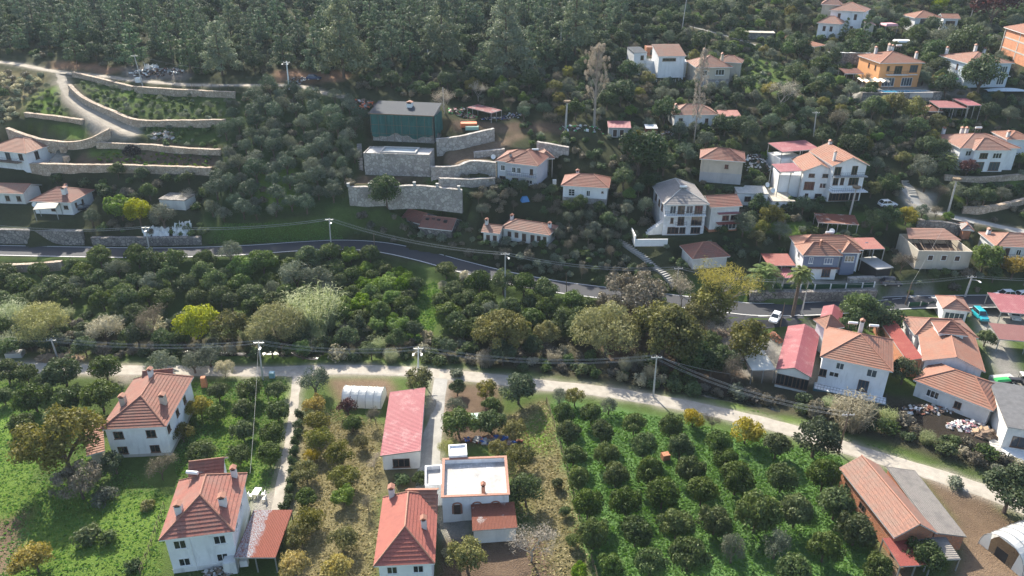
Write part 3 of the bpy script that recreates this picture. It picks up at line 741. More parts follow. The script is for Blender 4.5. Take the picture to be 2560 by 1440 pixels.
    for s in chim:
        fx, fy, h = s[:3]; cx, cy = (fx-.5)*w, (fy-.5)*dd
        chimney(ro, Matrix.Identity(4), cx, cy, H+roof_z(w, dd, kind, rise, cx, cy, kf, kb), h, *s[3:])
    global LAST
    LAST = (L, w-2*ov, dd-2*ov, H, ro)
    return root
HOUSES = []; BASEM = {}; Z0 = {}; LAST = None
def W(face, ss, zs, w, h, o=''): return [(face, s, z, w, h, o) for z in zs for s in ss]
def balcony(root, L, x0, x1, y, z, dep, mat=None, rail=True):
    """slab with railing in front of the wall plane y"""
    b = MB(); b.box(x0, y-dep, z-.18, x1, y-.003, z); o = b.build('balcony', mat or m_wpaint, root, L)
    if rail:
        r = MB()
        P = [(x0+.05, y-.05, z), (x0+.05, y-dep+.05, z), (x1-.05, y-dep+.05, z), (x1-.05, y-.05, z)]
        for h in (.5, 1.0): r.tube([(p[0], p[1], z+h) for p in P], .03, 4)
        n = max(2, int((x1-x0)/.5))
        for i in range(n+1): r.tube([(x0+.05+(x1-x0-.1)*i/n, y-dep+.05, z), (x0+.05+(x1-x0-.1)*i/n, y-dep+.05, z+1)], .02, 4)
        r.build('railing', m_blackrail, o)
def fbox(root, name, mat, *boxes, L=None):
    b = MB()
    for q in boxes: b.box(*q)
    return b.build(name, mat, root, L or Matrix.Identity(4))
# ======== valley houses, foreground
h = house('farmhouse', 'two-storey white house with red hip roof and two chimneys, behind a big brown tree', (249,1075), (415,1067), C=(485,942), H=5.8, rise=2.6, roof=m_tile, plinth=m_conc, ph=.5,
    wins=W('f', (.2,.75), (4.3,1.4), 1.45, 1.35, 'b')+W('r', (.1,.42,.7), (4.2,), 1.1, 1.2, 'b'), chim=[(.2,.36,1.7,m_beige,.42),(.82,.36,1.7,m_beige,.42),(.45,.78,1.5)], kb=.5)
house('', '', (352,975), (430,968), d=5, H=5.8, on=h, rise=2.0, roof=m_tile, kind='gx', down=0)
fbox(h, 'downpipe', m_frame, (-.2,-LAST[2]/2-.12,0,-.1,-LAST[2]/2,5.7), L=LAST[0])
house('shed', 'small red tiled lean-to beside the white house behind the brown tree', (216,1140), (262,1128), d=7, H=2.4, kind='shed', rise=1.2, roof=m_tile_o, wall=m_beige)
h = house('farmhouse', 'two-storey white house with red pavilion roof and three chimneys, beside a rusty lean-to', (397,1352), (586,1329), C=(620,1183), H=6.2, rise=2.7, roof=tile('brick_red_roof_tile', (.34,.115,.082), (.28,.09,.065), (.26,.14,.11), .5), plinth=m_white2, ph=.7,
    wins=W('f', (.2,.8), (4.7,), 1.5, 1.4)+W('f', (.2,.78), (1.7,), 1.4, 1.3)+W('r', (.25,.6), (4.6,), 1.1, 1.2), chim=[(.22,.3,1.5,m_white2,.42),(.8,.36,1.5,m_white2,.42),(.85,.88,1.5)], kb=.6)
fbox(h, 'downpipe', m_frame, (-1.2,-LAST[2]/2-.12,0,-1.1,-LAST[2]/2,6.1), L=LAST[0])
house('', '', (470,1200), (560,1189), d=4, H=6.2, on=h, rise=1.5, roof=MATS.get('x') or m_tile, kind='gx', down=0)
house('lean_to', 'rusty corrugated lean-to roof worn to bare metal, against the white house with three chimneys', (584,1394), (689,1394), D=(616,1278), H=2.7, kind='shedx' if 0 else 'shed', rise=.25, roof=m_bluerust, sheet=True, open_=True, ov=.15, wall=m_brick, cat='shed')
h = house('farmhouse', 'white house at the bottom edge with a dark red hip roof and two slim chimneys', (934,1416), (1087,1409), D=(953,1244), H=5.6, rise=2.6, roof=tile('maroon_roof_tile', (.34,.1,.075), (.28,.085,.065), (.4,.13,.09), .15),
    wins=W('f', (.25,.75), (4.3,1.5), 1.3, 1.2)+W('l', (.3,.7), (4.2,), 1.1, 1.2), chim=[(.8,.42,1.6,None,.32),(.18,.93,1.6,None,.36)], ridge=m_ridge, kb=.55)
house('', '', (1010,1288), (1091,1287), d=5, H=5.6, on=h, rise=1.9, roof=m_tile_o, kind='gx', down=0)
# flat white house with red tiled parapet
h = house('flat_roofed_house', 'white flat-roofed house with red tiled parapets and arched windows', (1105,1243), (1272,1236), D=(1112,1148), H=4.6, kind='flat', flat=.75, ov=0, roof=plain('white_roof_coating', (.52,.51,.49), .85, .55, .45), wall=m_white, wins=[('f',.22,2.3,1.0,1.7,'db'),('f',.52,2.3,1.0,1.2),('f',.8,2.3,1.0,1.2)])
L, w_, d_, H_, ro_ = LAST
b = MB()
for q in ((-w_/2-.15,-d_/2-.15,w_/2+.15,-d_/2+.25),(-w_/2-.15,d_/2-.25,w_/2+.15,d_/2+.15),(-w_/2-.15,-d_/2+.25,-w_/2+.25,d_/2-.25),(w_/2-.25,-d_/2+.25,w_/2+.15,d_/2-.25)):
    b.box(q[0], q[1], H_+.003, q[2], q[3], H_+.12)
b.build('parapet_tiles', m_ridge, h, L)
for s in (.22,.52,.8):
    b = MB(); x = -w_/2+w_*s; P = [(x+.62*math.cos(math.pi*i/8), -d_/2-.06, 3.0+.5*math.sin(math.pi*i/8)) for i in range(9)]
    b.tube([(x+.62,-d_/2-.06,1.6)]+P+[(x-.62,-d_/2-.06,1.6)], .11, 5); b.build('window_arch', m_ridge, h, L)
chimney(ro_, Matrix.Identity(4), w_*.12, -d_*.32, H_-.75, 1.5, m_ridge, .25)
house('', '', (1122,1140), (1168,1137), d=2.6, H=5.1, on=h, kind='flat', flat=.3, ov=0, roof=m_white, wall=m_white)
house('', '', (1062,1213), (1106,1210), d=4.2, H=3.9, on=h, kind='flat', flat=.7, ov=0, roof=m_conc, wall=m_white, wins=[('f',.4,1.1,.9,2.1,'db')])
h = house('lean_to', 'corrugated lean-to with rust and bare metal stripes in front of the flat white house', (1181,1327), (1294,1319), D=(1178,1268), H=2.5, kind='shed', rise=.5, roof=m_rust, sheet=True, ov=.2, wall=m_white2, cat='shed')
house('barn', 'long low white barn with a pink corrugated metal roof beside the concrete drive', (950,1140), (1052,1136), D=(974,980), H=2.9, kind='shedx', rise=.7, roof=m_pink, sheet=True, ov=.3, wall=m_white2, wins=[('f',.5,1.2,2.6,1.6,'b')], cat='barn')
h = house('brick_barn', 'long red brick barn with an old tiled gable roof along the lane, bottom right', (2236,1345), (2345,1334), D=(2121,1168), H=3.4, kind='gy', rise=2.0, roof=m_tile_w, wall=m_brick, ov=.35, wins=W('l', (.15,.45), (1.6,), 1.4, 1.2, 'b'), cat='barn')
house('', '', (2333,1344), (2417,1342), D=(2220,1178), H=2.5, on=h, kind='shedr', rise=.85, roof=m_grcorr, sheet=True, ov=.2, wall=m_brick)
house('', '', (2318,1400), (2402,1398), d=4.0, H=2.1, on=h, kind='shed', rise=.3, roof=m_grcorr, sheet=True, ov=.1, open_=True)
house('canopy', 'dark red sheet canopy in front of the brick barn', (2250,1416), (2330,1412), d=4.5, H=2.2, kind='shed', rise=.3, roof=m_red, sheet=True, ov=.1, open_=True)
# ======== valley houses, right
h = house('riverside_house', 'large white two-storey house with a sunlit orange hip roof and a blue terrace', (2050,892), (2233,930), D=(2070,818), H=5.7, rise=2.9, roof=m_tile_o, wall=m_white,
    wins=[('f',.28,4.4,1.3,1.3,'l'),('f',.76,4.3,1.6,1.5,'l'),('f',.22,2.5,1.6,1.0),('f',.68,1.5,1.7,2.2,'bl'),('f',.05,2.4,1.2,1.5,'b')]+W('l', (.3,.7), (4.3,), 1.2, 1.3), chim=[(.5,.72,1.5)])
L, w_, d_, H_, ro_ = LAST
fbox(h, 'terrace', plain('teal_paint', (.06,.17,.22), .6, .3), (-w_/2-.5,-d_/2-2.2,-.9,w_/2+.6,-d_/2-.003,.05), L=L)
balcony(h, L, -w_/2-.4, w_/2+.5, -d_/2, .08, 2.1, m_white)
house('', '', (2064,824), (2112,818), d=4, H=5.7, on=h, rise=1.8, kind='hip', roof=m_tile_o, down=0)
house('restaurant_pavilion', 'veranda building with a long pink metal gable roof beside the blue terrace house', (1939,924), (2028,944), D=(1955,812), H=3.6, kind='gy', rise=1.2, roof=m_pink, sheet=True, ov=.3, wall=m_white2,
    wins=W('f', (.15,.4,.65,.88), (1.7,), 1.5, 2.2, 'b'), cat='building')
house('shed', 'small white hut with a two-sided pink metal roof at the road edge', (2048,801), (2101,812), D=(2056,765), H=2.8, kind='gy', rise=.9, roof=m_pink, sheet=True, ov=.25, wall=m_white)
house('canopy', 'cream awning canopy between the brown tree and the pink gable roof', (1880,926), (1940,924), d=8.5, H=2.9, kind='shed', rise=.5, roof=plain('cream_canvas', (.7,.68,.6), .8, .15), sheet=True, ov=.1, open_=True)
h = house('village_house', 'low white house with wide orange hip roof above the rubbish bank', (2283,950), (2483,1028), C=(2472,952), H=3.2, rise=2.2, roof=m_tile_o, wall=m_white2, wins=[('f',.25,1.7,2,1.4),('f',.6,1.5,1.1,1.3,'b')])
h = house('village_house', 'house under the large many-sloped orange roof with a white worn stripe and a dormer', (2306,902), (2464,931), C=(2447,842), H=4.2, rise=1.9, kind='gy', roof=m_tile_o, wall=m_white)
house('', '', (2287,838), (2447,846), d=7.5, H=4.2, on=h, rise=1.8, roof=m_tile_w, kind='hip')
house('', '', (2346,833), (2420,840), d=4.5, H=6.3, on=h, rise=1.5, roof=m_tile, kind='hip', down=-2.5, wins=[('f',.5,5.4,3,.8,'l')])
house('lean_to', 'bright red sheet-metal strip roof along the left side of the many-sloped orange roof', (2268,902), (2306,904), D=(2256,793), H=3.4, kind='shedx', rise=.7, roof=m_red, sheet=True, ov=.1, wall=m_brick, cat='shed')
house('pavilion', 'square pavilion with a brown tiled hip roof and white louvres, beside the turquoise van', (2356,772), (2429,780), D=(2339,739), H=3.0, rise=1.5, roof=m_tile_p, wall=m_white, wins=[('f',.5,1.4,3.6,1.6,'l')], kf=.75)
house('carport', 'wide pink sheet-metal carport over a white car at the right edge', (2502,780), (2640,792), D=(2488,738), H=3.2, kind='shed', rise=.5, roof=m_pink, sheet=True, ov=.15, open_=True)
house('canopy', 'dull red sheet canopy below the pink carport at the right edge', (2498,848), (2640,860), D=(2480,813), H=2.8, kind='shed', rise=.5, roof=corr('dull_red_sheet', (.25,.09,.085), (.3,.13,.12)), sheet=True, ov=.15, open_=True)
h = house('workshop', 'pale workshop with a grey felt roof at the right edge above white steps', (2518,1067), (2640,1088), D=(2484,958), H=4.2, kind='shed', rise=.4, roof=plain('grey_roof_felt', (.14,.14,.145), .9, .35), sheet=True, ov=.2, wall=m_white2, cat='building', wins=[('f',.5,1.6,4,2,'b')])
L, w_, d_, H_, ro_ = LAST
fbox(h, 'terrace', m_wpaint, (-w_/2-.4,-d_/2-4,-1.2,w_/2,-d_/2-.003,.05), L=L)
# ======== houses along the asphalt, right
h = house('old_mansion', 'grey and white two-storey house with stepped orange roofs behind the palm tree', (2007,639), (2107,640), D=(1990,612), H=5.8, rise=1.9, roof=m_tile_o, wall=m_white,
    wins=[('f',.22,4.5,.9,1.4),('f',.72,4.4,1.8,1.4),('f',.2,1.6,1.2,1.9,'bl'),('f',.72,1.6,1.8,1.9,'bl')]+W('l', (.4,), (4.4,), 1.1, 1.3), kb=.3, chim=[(.5,.35,1.3,m_ridge,.22)])
L, w_, d_, H_, ro_ = LAST
b = MB(); b.box(-w_/2-.03,-d_/2-.03,3.0,w_/2+.03,-d_/2-.003,5.66); b.build('upper_cladding', m_blue, h, L)
fbox(h, 'awning_roof', m_tile_d, (-w_/2-.3,-d_/2-.9,2.85,w_/2+.3,-d_/2-.035,3.0), L=L)
house('', '', (1996,622), (2160,625), d=7, H=5.8, on=h, rise=1.9, roof=m_tile_o, wall=m_white)
house('', '', (2106,632), (2153,633), d=5, H=5.5, on=h, rise=1.5, roof=m_tile_o, wall=m_blue, wins=[('f',.5,3.9,2,1.4)])
house('lean_to', 'dark red sheet lean-to roof attached to the left of the grey and white house', (1920,664), (1990,664), D=(1905,638), H=3.3, kind='shed', rise=.4, roof=m_red, sheet=True, ov=.1, open_=True, cat='shed')
house('lean_to', 'pale pink sheet lean-to between the palm and the shaggy date palm', (1936,694), (1986,695), d=4, H=2.7, kind='shed', rise=.6, roof=m_pink, sheet=True, ov=.1, open_=True, cat='shed')
house('canopy', 'red sheet canopy on a dark terrace right of the grey and white house', (2158,623), (2213,622), d=5.5, H=4.6, kind='shed', rise=.4, roof=m_red, sheet=True, ov=.1, open_=True)
house('pergola', 'open garden pergola block with flat grey roof on white posts above the navy car', (2193,675), (2234,670), D=(2161,645), H=2.8, kind='slab', roof=m_conc, ov=.3, wall=m_dark)  # dark solid walls stand in for the shade under the open roof
house('cottage', 'low dark cottage with an old brown hip roof behind the yellow plane tree', (1731,648), (1826,641), d=7.5, H=2.7, rise=2.2, roof=m_tile_d, wall=m_white2)
h = house('ruined_house', 'roofless pale stone house with three empty windows and only the back roof slope left', (2297,627), (2432,629), D=(2290,585), H=4.3, kind='flat', flat=2.2, ov=0, roof=m_dwood, wall=m_beige, wins=[('f',.25,2.7,1.2,1.3,'d'),('f',.5,2.7,1.2,1.3,'d'),('f',.75,2.6,1.2,1.3,'d')])  # dark leaves in the empty windows stand in for the shaded inside
L, w_, d_, H_, ro_ = LAST
b = MB(); slope_courses(b, (-w_/2,.5,H_+.6), (w_/2,.2,H_+.5), (-w_/2+1,d_/2-.3,H_+1.6), (w_/2-2,d_/2-.3,H_+1.6)); b.build('tile_remnant', m_tile_p, h, L)
b = MB()
for i in range(9): b.tube([(-w_/2+1+i*(w_-2)/8, -d_/2+.3, 2.4+rng.random()), (-w_/2+1+i*(w_-2)/8+rng.uniform(-1,1), d_/2-.5, H_+rng.random())], .09, 4)
b.build('broken_rafters', m_wood, h, L)
h = house('village_house', 'balconied white house with weathered hip roof at the right edge, beside the roofless house', (2489,616), (2620,621), D=(2458,581), H=4.6, rise=1.7, roof=m_tile_p, wall=m_white2, wins=[('f',.25,3.1,1,2,'bd'),('f',.5,3.2,1,1.3),('f',.7,3.2,1,1.3)], chim=[(.1,.75,1.2)])
L, w_, d_, H_, ro_ = LAST; balcony(h, L, -w_/2+.2, w_/2, -d_/2, 2.1, 1.2, m_white2)
house('brick_hut', 'tiny red brick hut with a grey roof below the paved hill lane', (2405,574), (2436,577), d=4, H=2.4, rise=.9, roof=m_tile_g, wall=m_brick, cat='hut')
# ======== hill, lower rows
h = house('villa', 'three-storey white stone villa with grey hip roof and glazed top floor', (1659,512), (1774,511), D=(1640,463), H=7.6, rise=2.2, roof=m_tile_g, wall=stone('white_painted_stone', (.6,.61,.63), (.74,.75,.77), (.66,.67,.69), 1.6),
    wins=[('f',.2,6.2,1.4,1.9,'l'),('f',.4,6.2,1.6,1.9,'b'),('f',.6,6.2,1.6,1.9,'l'),('f',.82,6.2,1.8,1.9,'b'),('f',.2,3.6,.7,1.3,'b'),('f',.42,3.5,1.5,2.2,'b'),('f',.8,3.5,2.4,2.2,'b'),('f',.25,1.2,2.6,1.6,'b'),('f',.48,1.2,1.4,1.6,'b'),('f',.8,1.2,2.2,1.6,'b')]+W('l', (.25,.55,.8), (6,), 1.5, 1.8, 'b'), ridge=m_conc, kb=.3)
L, w_, d_, H_, ro_ = LAST
balcony(h, L, -w_/2, w_/2, -d_/2, 5.0, .8, m_white)
for a in (.42, .8): balcony(h, L, -w_/2+w_*a-1.3, -w_/2+w_*a+1.3, -d_/2, 2.35, .6, m_white)
b = MB()
for i in range(9): b.box(-w_/2-3.6+i*.4, -d_/2+.5, -.5, -w_/2-3.2+i*.4, -d_/2+2.2, .3+i*.32)
b.build('outside_stair', m_white2, h, L)
fbox(h, 'garden_wall', m_wpaint, (-w_/2-7,-d_/2-3.6,-1.2,-w_/2+.5,-d_/2-3.35,.5), (-w_/2-7,-d_/2-3.35,-1.2,-w_/2-6.75,-d_/2+1.5,1.3), L=L)
h = house('annex', 'old house with brown tile roof between the grey-roofed villa and the flat white house', (1776,519), (1857,515), d=7.5, H=6.2, rise=1.5, kind='gx', roof=m_tile_d, wall=m_white2, wins=W('f', (.55,.85), (3.3,), 1.6, 1.2, 'b')+[('f',.7,1.2,3.4,1.4,'l')], plinth=m_brick, ph=.6, cat='house')
L, w_, d_, H_, ro_ = LAST
fbox(h, 'awning', m_pink, (-w_/2+1.5,-d_/2-1.1,4.6,w_/2,-d_/2-.003,4.72), L=L); fbox(h, 'lower_awning', m_red, (-w_/2+1.5,-d_/2-1.4,2.25,w_/2+.2,-d_/2-.003,2.37), L=L)
h = house('flat_roofed_house', 'pair of low white boxes with pale sheet roofs and satellite dishes', (1843,483), (1923,485), D=(1832,466), H=3.0, kind='shed', rise=.35, roof=plain('pale_sheet_roof', (.5,.48,.43), .8, .3), sheet=True, ov=.15, wall=m_white, wins=W('f', (.35,.75), (1.6,), 1.5, 1.2, 'bg'))
house('', '', (1929,503), (1989,503), D=(1922,472), H=3.0, on=h, dz=-1.4, kind='shed', rise=.3, roof=MATS.get('p') or m_beige, sheet=True, ov=.25, wall=m_white, wins=[('f',.8,1.7,1.1,1.2,'b')])
h = house('stone_house', 'old grey stone house with a dark moss-stained hip roof and one tiny window', (1749,397), (1864,405), d=8, H=5.9, rise=1.9, roof=m_tile_d, wall=m_beige, wins=[('f',.62,4.3,.9,1,'b')], plinth=m_grey, ph=2.6)
h = house('gabled_house', 'large white gabled twin house with orange roofs and pink metal canopies', (2007,429), (2094,431), d=10.5, H=6.9, rise=1.8, kind='gy', roof=m_tile_o, wall=m_white, ov=.4,
    wins=[('f',.27,5.9,1.4,.9,'b'),('f',.72,5.9,1.5,.9,'b'),('f',.73,3.4,2.2,1.3),('f',.25,3.3,2.4,2,'b'),('f',.22,.9,.8,.9,'b'),('f',.6,.8,1.6,1.1,'b')])
house('', '', (2082,416), (2175,414), d=13, H=8.9, on=h, dz=0, rise=2.0, kind='gy', roof=m_tile_o, wall=m_white, ov=.5, wins=[('f',.15,7.6,1.6,2,'b'),('f',.66,7.7,1.4,2.1,'b'),('f',.15,5.0,1.3,1.7,'b'),('f',.35,5,.9,1.7,'b'),('f',.7,5,2.4,1.9,'b'),('f',.2,1.2,2.6,2,'b'),('f',.5,1.2,2.6,2,'b'),('f',.82,1.2,2.2,2,'b')], chim=[(.15,.2,2.2,m_white2,.25),(.5,.92,.8)])
L, w_, d_, H_, ro_ = LAST
balcony(h, L, -w_/2, w_/2+.3, -d_/2, 6.4, 1.1, m_grey); balcony(h, L, -w_/2-.3, w_/2+.5, -d_/2, 3.0, 2.2, m_white)
house('', '', (1948,437), (2002,438), d=6, H=5.4, on=h, kind='flat', flat=.9, ov=0, roof=m_conc, wall=m_white)
house('canopy', 'pink metal canopy over the left balcony of the white twin house', (1950,430), (2007,427), d=4.6, H=7.3, kind='shed', rise=.6, roof=m_pink, sheet=True, ov=.1, open_=True)
h = house('roof_terrace', 'white terrace box under the large two-part pink sheet roof behind the white twin house', (1955,380), (2050,372), d=6.5, H=5.5, kind='shed', rise=.6, roof=m_pink, sheet=True, ov=.2, open_=True, cat='terrace')
L, w_, d_, H_, ro_ = LAST; fbox(h, 'wall', m_white, (-w_/2,-d_/2,-.5,w_/2-4,d_/2,3.6), L=L)
h = house('villa', 'white two-storey villa with salmon hip roofs and a dark creeper on its front', (2401,371), (2553,371), D=(2352,338), H=5.7, rise=2.1, roof=m_tile_p, wall=m_white, wins=W('l', (.2,.5), (4.2,), 1.2, 1.3)+W('f', (.15,), (4.3,), 1.4, 1.3), chim=[(.12,.95,1.9),(.42,.92,1.9),(.5,.92,1.9)])
house('', '', (2437,376), (2528,376), d=8, H=5.6, on=h, rise=2.0, roof=m_tile_p, wall=m_white, wins=[('f',.3,4.1,2.0,1.4,'b'),('f',.72,4.1,2.2,1.4),('f',.25,1.4,2.2,2.2,'bl'),('f',.72,1.4,2.6,2.2,'bl')], kb=.1)
house('village_house', 'orange-roofed white house peeking out right behind the salmon villa', (2518,349), (2590,350), d=8, H=4.5, rise=1.2, roof=m_tile_o, wall=m_white, chim=[(.12,.2,1.4)])
h = house('two_storey_house', 'pale grey two-storey house with red hip roofs, half-built ground floor and a front balcony', (1237,402), (1346,413), d=9, H=5.4, rise=2.0, roof=m_tile, wall=plaster('pale_blue_grey_plaster', (.5,.53,.57), .3), wins=[('f',.14,3.7,1.1,1.4),('f',.13,1.0,1.6,1.2,'b')])
house('', '', (1264,407), (1345,416), d=9.5, H=5.3, on=h, rise=2.3, roof=m_tile, wall=plaster('lilac_grey_plaster', (.52,.53,.58), .3), wins=[('f',.2,3.6,1.0,1.4),('f',.38,3.6,1.0,1.4),('f',.82,3.6,.8,1.4,'b'),('f',.25,1.0,1.6,1.2,'b'),('f',.75,1.0,1.6,1,'')], chim=[(.05,.25,1.6,m_grey,.25)])
L, w_, d_, H_, ro_ = LAST; balcony(h, L, -w_/2-.3, w_/2+.2, -d_/2, 2.4, 1.1, m_grey)
house('', '', (1349,398), (1387,396), d=5.5, H=5.0, on=h, rise=1.4, roof=m_tile_w, open_=True, posts=2)
house('cottage', 'small white cottage with a red hip roof and rubble base, above the whitewashed longhouse', (1402,464), (1523,471), d=8.2, H=4.4, rise=1.9, roof=m_tile, wall=m_white, plinth=m_stone, ph=1.5, wins=[('f',.2,2.7,1.5,1.7,'g'),('f',.58,2.7,.9,1.4),('f',.9,3.2,.5,.4,'b')], chim=[(.28,.9,1.3)])
h = house('longhouse', 'long low whitewashed house with old brown tiles and dark shutters, above the road', (1250,570), (1374,589), d=6.2, H=3.0, rise=1.5, roof=m_tile_w, wall=m_white2, ov=.6, wins=[('f',.14,1.6,.9,1.3,'bd'),('f',.3,1.6,.9,1.3,'bd'),('f',.47,1.3,1,1.9,'bd'),('f',.66,1.3,1,1.9,'bd'),('f',.8,1.6,.9,1.3,'bd'),('f',.93,1.6,.8,1.3,'bd')], chim=[(.1,.7,1.3),(.9,.55,1.1)])
house('', '', (1202,580), (1250,585), d=5, H=2.7, on=h, rise=1.1, roof=m_tile_w, wall=m_white2, wins=W('f', (.3,.75), (1.3,), .9, 1.3, 'bd'), kind='gx', chim=[(.15,.5,1.2)])
h = house('ruined_barn', 'collapsing stone barn with holes in its brown tiled roof, below the rubble walls', (1046,568), (1130,577), d=7, H=1.9, rise=1.7, kind='gx', roof=m_tile_d, wall=m_stone_d, ov=.3, cat='barn')
L, w_, d_, H_, ro_ = LAST
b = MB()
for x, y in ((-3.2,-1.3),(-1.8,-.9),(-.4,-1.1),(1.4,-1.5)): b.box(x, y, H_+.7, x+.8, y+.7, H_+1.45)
b.build('painted_roof_hole', m_dark, ro_)  # dark boxes on the tiles, painting the shade seen in the holes
house('', '', (1000,547), (1049,560), d=6.5, H=1.5, on=h, rise=1.6, kind='gx', roof=m_tile_d, wall=m_stone_d, ov=.3)
# net-wrapped building
h = house('building_shell', 'half-built block wrapped in dark green netting under a blue-grey metal roof', (921,283), (1085,290), d=8.2, H=7.2, kind='shed', rise=1.5, roof=m_dkmet, sheet=True, ov=.5, wall=m_stone, cat='building', chim=[(.55,.62,1.2,m_wpaint,.7)])
L, w_, d_, H_, ro_ = LAST
b = MB()
def net(P, Q, n):
    for i in range(n):
        for j in range(8):
            def pt(a, c):
                s = a/n; z = H_-.25-(H_-1.9+.5*math.sin(s*11)+.25*math.sin(s*29))*c/8
                f = .3+.14*math.sin(s*41)*(.3+c/8)+.16*math.sin(s*13+1)*c/8+.07*math.sin(s*97)
                p = Vector(P).lerp(Vector(Q), s); nn = (Vector(Q)-Vector(P)).normalized(); o = Vector((nn.y, -nn.x, 0))
                return (p.x+o.x*f, p.y+o.y*f, z)
            b.poly([pt(i, j+1), pt(i+1, j+1), pt(i+1, j), pt(i, j)])
net((-w_/2-.1, -d_/2-.1, 0), (w_/2+.1, -d_/2-.1, 0), 90); net((w_/2+.1, -d_/2-.1, 0), (w_/2+.1, d_/2, 0), 20); net((-w_/2-.1, d_/2, 0), (-w_/2-.1, -d_/2-.1, 0), 20)
b.build('shade_net', plaster('green_net', (.025,.115,.105), .55), h, L)
b = MB()
for k in range(9):
    x = -w_/2+w_*k/8; b.tube([(x, -d_/2-.75, -.5), (x, -d_/2-.75, H_-.5)], .045, 5)
for z in (2.2, 4.4): b.tube([(-w_/2-.3, -d_/2-.75, z), (w_/2+.3, -d_/2-.75, z)], .04, 5)
b.build('scaffold', m_wood, h, L)
fbox(h, 'roof_edge_board', m_wood, (-w_/2-.5,-d_/2-.6,H_-.2,w_/2+.5,-d_/2-.52,H_+.05), L=L)
# pool terrace
h = house('pool_terrace', 'tall block of rubble masonry carrying an empty concrete pool, below the netted building', (908,382), (1073,387), d=6.0, H=5.6, kind='flat', flat=.25, ov=0, roof=m_conc, wall=m_stone, cat='terrace')
L, w_, d_, H_, ro_ = LAST
b = MB(); x0, x1, y0, y1, zt = -w_*.24, w_*.26, -d_*.3, d_*.36, H_+.25
b.box(x0-.4,y0-.4,H_-.24,x0,y1+.4,zt); b.box(x1,y0-.4,H_-.24,x1+.4,y1+.4,zt); b.box(x0,y0-.4,H_-.24,x1,y0,zt); b.box(x0,y1,H_-.24,x1,y1+.4,zt)
b.build('pool_rim', m_conc, h, L)
fbox(h, 'pool_floor', plain('pale_pool_plaster', (.4,.45,.46), .8, .2), (x0,y0,H_-.24,x1,y1,H_-.15), L=L)
# ======== hill, upper rows
h = house('villa', 'orange two-storey villa with white balcony and clustered chimneys behind a turquoise pool', (2201,158), (2313,157), D=(2172,138), H=6.9, rise=2.2, roof=m_tile_o, wall=m_orange, wins=[('f',.82,5.2,2.3,2.0,'bl'),('f',.2,5.3,.8,1.4,'b'),('f',.45,4.9,2.2,2.2,'b'),('f',.27,1.5,3.6,2.4,'l'),('f',.72,1.5,3.2,2.4,'l')]+W('l', (.5,.8), (5.2,), .8, 1.3, 'b'), chim=[(.25,.72,1.8),(.48,.6,1.6),(.55,.6,1.6),(.62,.85,1.8),(.95,.3,2)])
L, w_, d_, H_, ro_ = LAST; balcony(h, L, -w_*.33, w_*.17, -d_/2, 3.7, 1.2, m_wpaint)
fbox(h, 'ledge', m_wpaint, (w_*.17+.1,-d_/2-.7,3.5,w_*.42,-d_/2-.003,3.62), L=L)
house('canopy', 'brown tiled barbecue shelter left of the orange villa', (2112,184), (2160,184), d=5, H=2.5, kind='shed', rise=.7, roof=m_tile_d, ov=.2, open_=True)
h = house('villa', 'pale blue two-storey villa with salmon hip roof behind a big dark tree', (2420,159), (2537,158), D=(2381,138), H=6.8, rise=2.0, roof=m_tile_p, wall=plaster('pale_blue_plaster', (.55,.62,.7), .2), wins=W('f', (.55,.85), (5.0,1.6), 2.2, 1.8, 'l')+W('l', (.3,.65), (5.1,), .8, 1.6, 'b'), chim=[(.12,.95,1.9),(.5,.6,1.8),(.92,.9,1.9)])
L, w_, d_, H_, ro_ = LAST; balcony(h, L, -w_/2, w_/2, -d_/2, 3.3, 1.0, m_white)
h = house('villa', 'tall white villa with pink hip roofs and brown shutters near the top edge', (2073,25), (2163,30), d=11, H=8.2, rise=2.3, roof=m_tile_p, wall=m_white, wins=[('f',.28,6.4,.9,1.8,'bd'),('f',.78,6.4,.9,1.8,'bd'),('f',.72,2.6,.9,1.8,'bd')])
house('', '', (2042,57), (2104,61), d=7, H=4.6, on=h, dz=0, rise=2.0, roof=m_tile_p, wall=m_white, wins=W('f', (.3,.62), (2.9,), .9, 1.6, 'bd'), kf=.9)
house('', '', (2052,11), (2104,13), d=7.5, H=9.2, on=h, dz=0, rise=2.6, roof=m_tile_p, wall=m_beige)
house('', '', (2160,62), (2190,63), d=7, H=4.6, on=h, dz=0, rise=.9, roof=m_tile_d, wall=m_beige, kind='shedr')
house('carport', 'steep orange tiled carport roof left below the tall white villa', (2037,117), (2067,116), D=(2017,73), H=2.6, kind='shedx', rise=.4, roof=m_tile_o, ov=.1, open_=True)
h = house('bungalow', 'white bungalow with an orange hip roof and one wide dark window at the top right', (2288,45), (2359,45), d=9.5, H=4.6, rise=1.8, roof=m_tile_o, wall=m_white, wins=[('f',.5,3.2,5.2,2.2,'bl')])
house('', '', (2357,46), (2402,47), d=7, H=4.2, on=h, rise=1.2, roof=m_tile_o, wall=m_white, kind='gx', wins=[('f',.5,2.6,3,1.6,'b')])
h = house('unfinished_house', 'unfinished orange brick house with grey concrete frame at the right edge', (2509,68), (2590,94), d=9, H=8.8, rise=1.8, roof=m_tile_o, wall=stone('hollow_clay_brick', (.6,.25,.13), (.68,.3,.16), (.5,.25,.16), 4), ov=.7)
L, w_, d_, H_, ro_ = LAST
b = MB()
for s in (-.5, 0, .5):
    b.box(s*w_-.25, -d_/2-.06, -.5, s*w_+.25, -d_/2+.3, H_-.2); b.box(-w_/2-.06, s*d_-.25+.001, -.5, -w_/2+.3, s*d_+.25, H_-.21)
for z in (3, 6): b.box(-w_/2-.08, -d_/2-.08, z-.2, w_/2, d_/2, z+.2)
b.build('concrete_frame', m_conc, h, L)
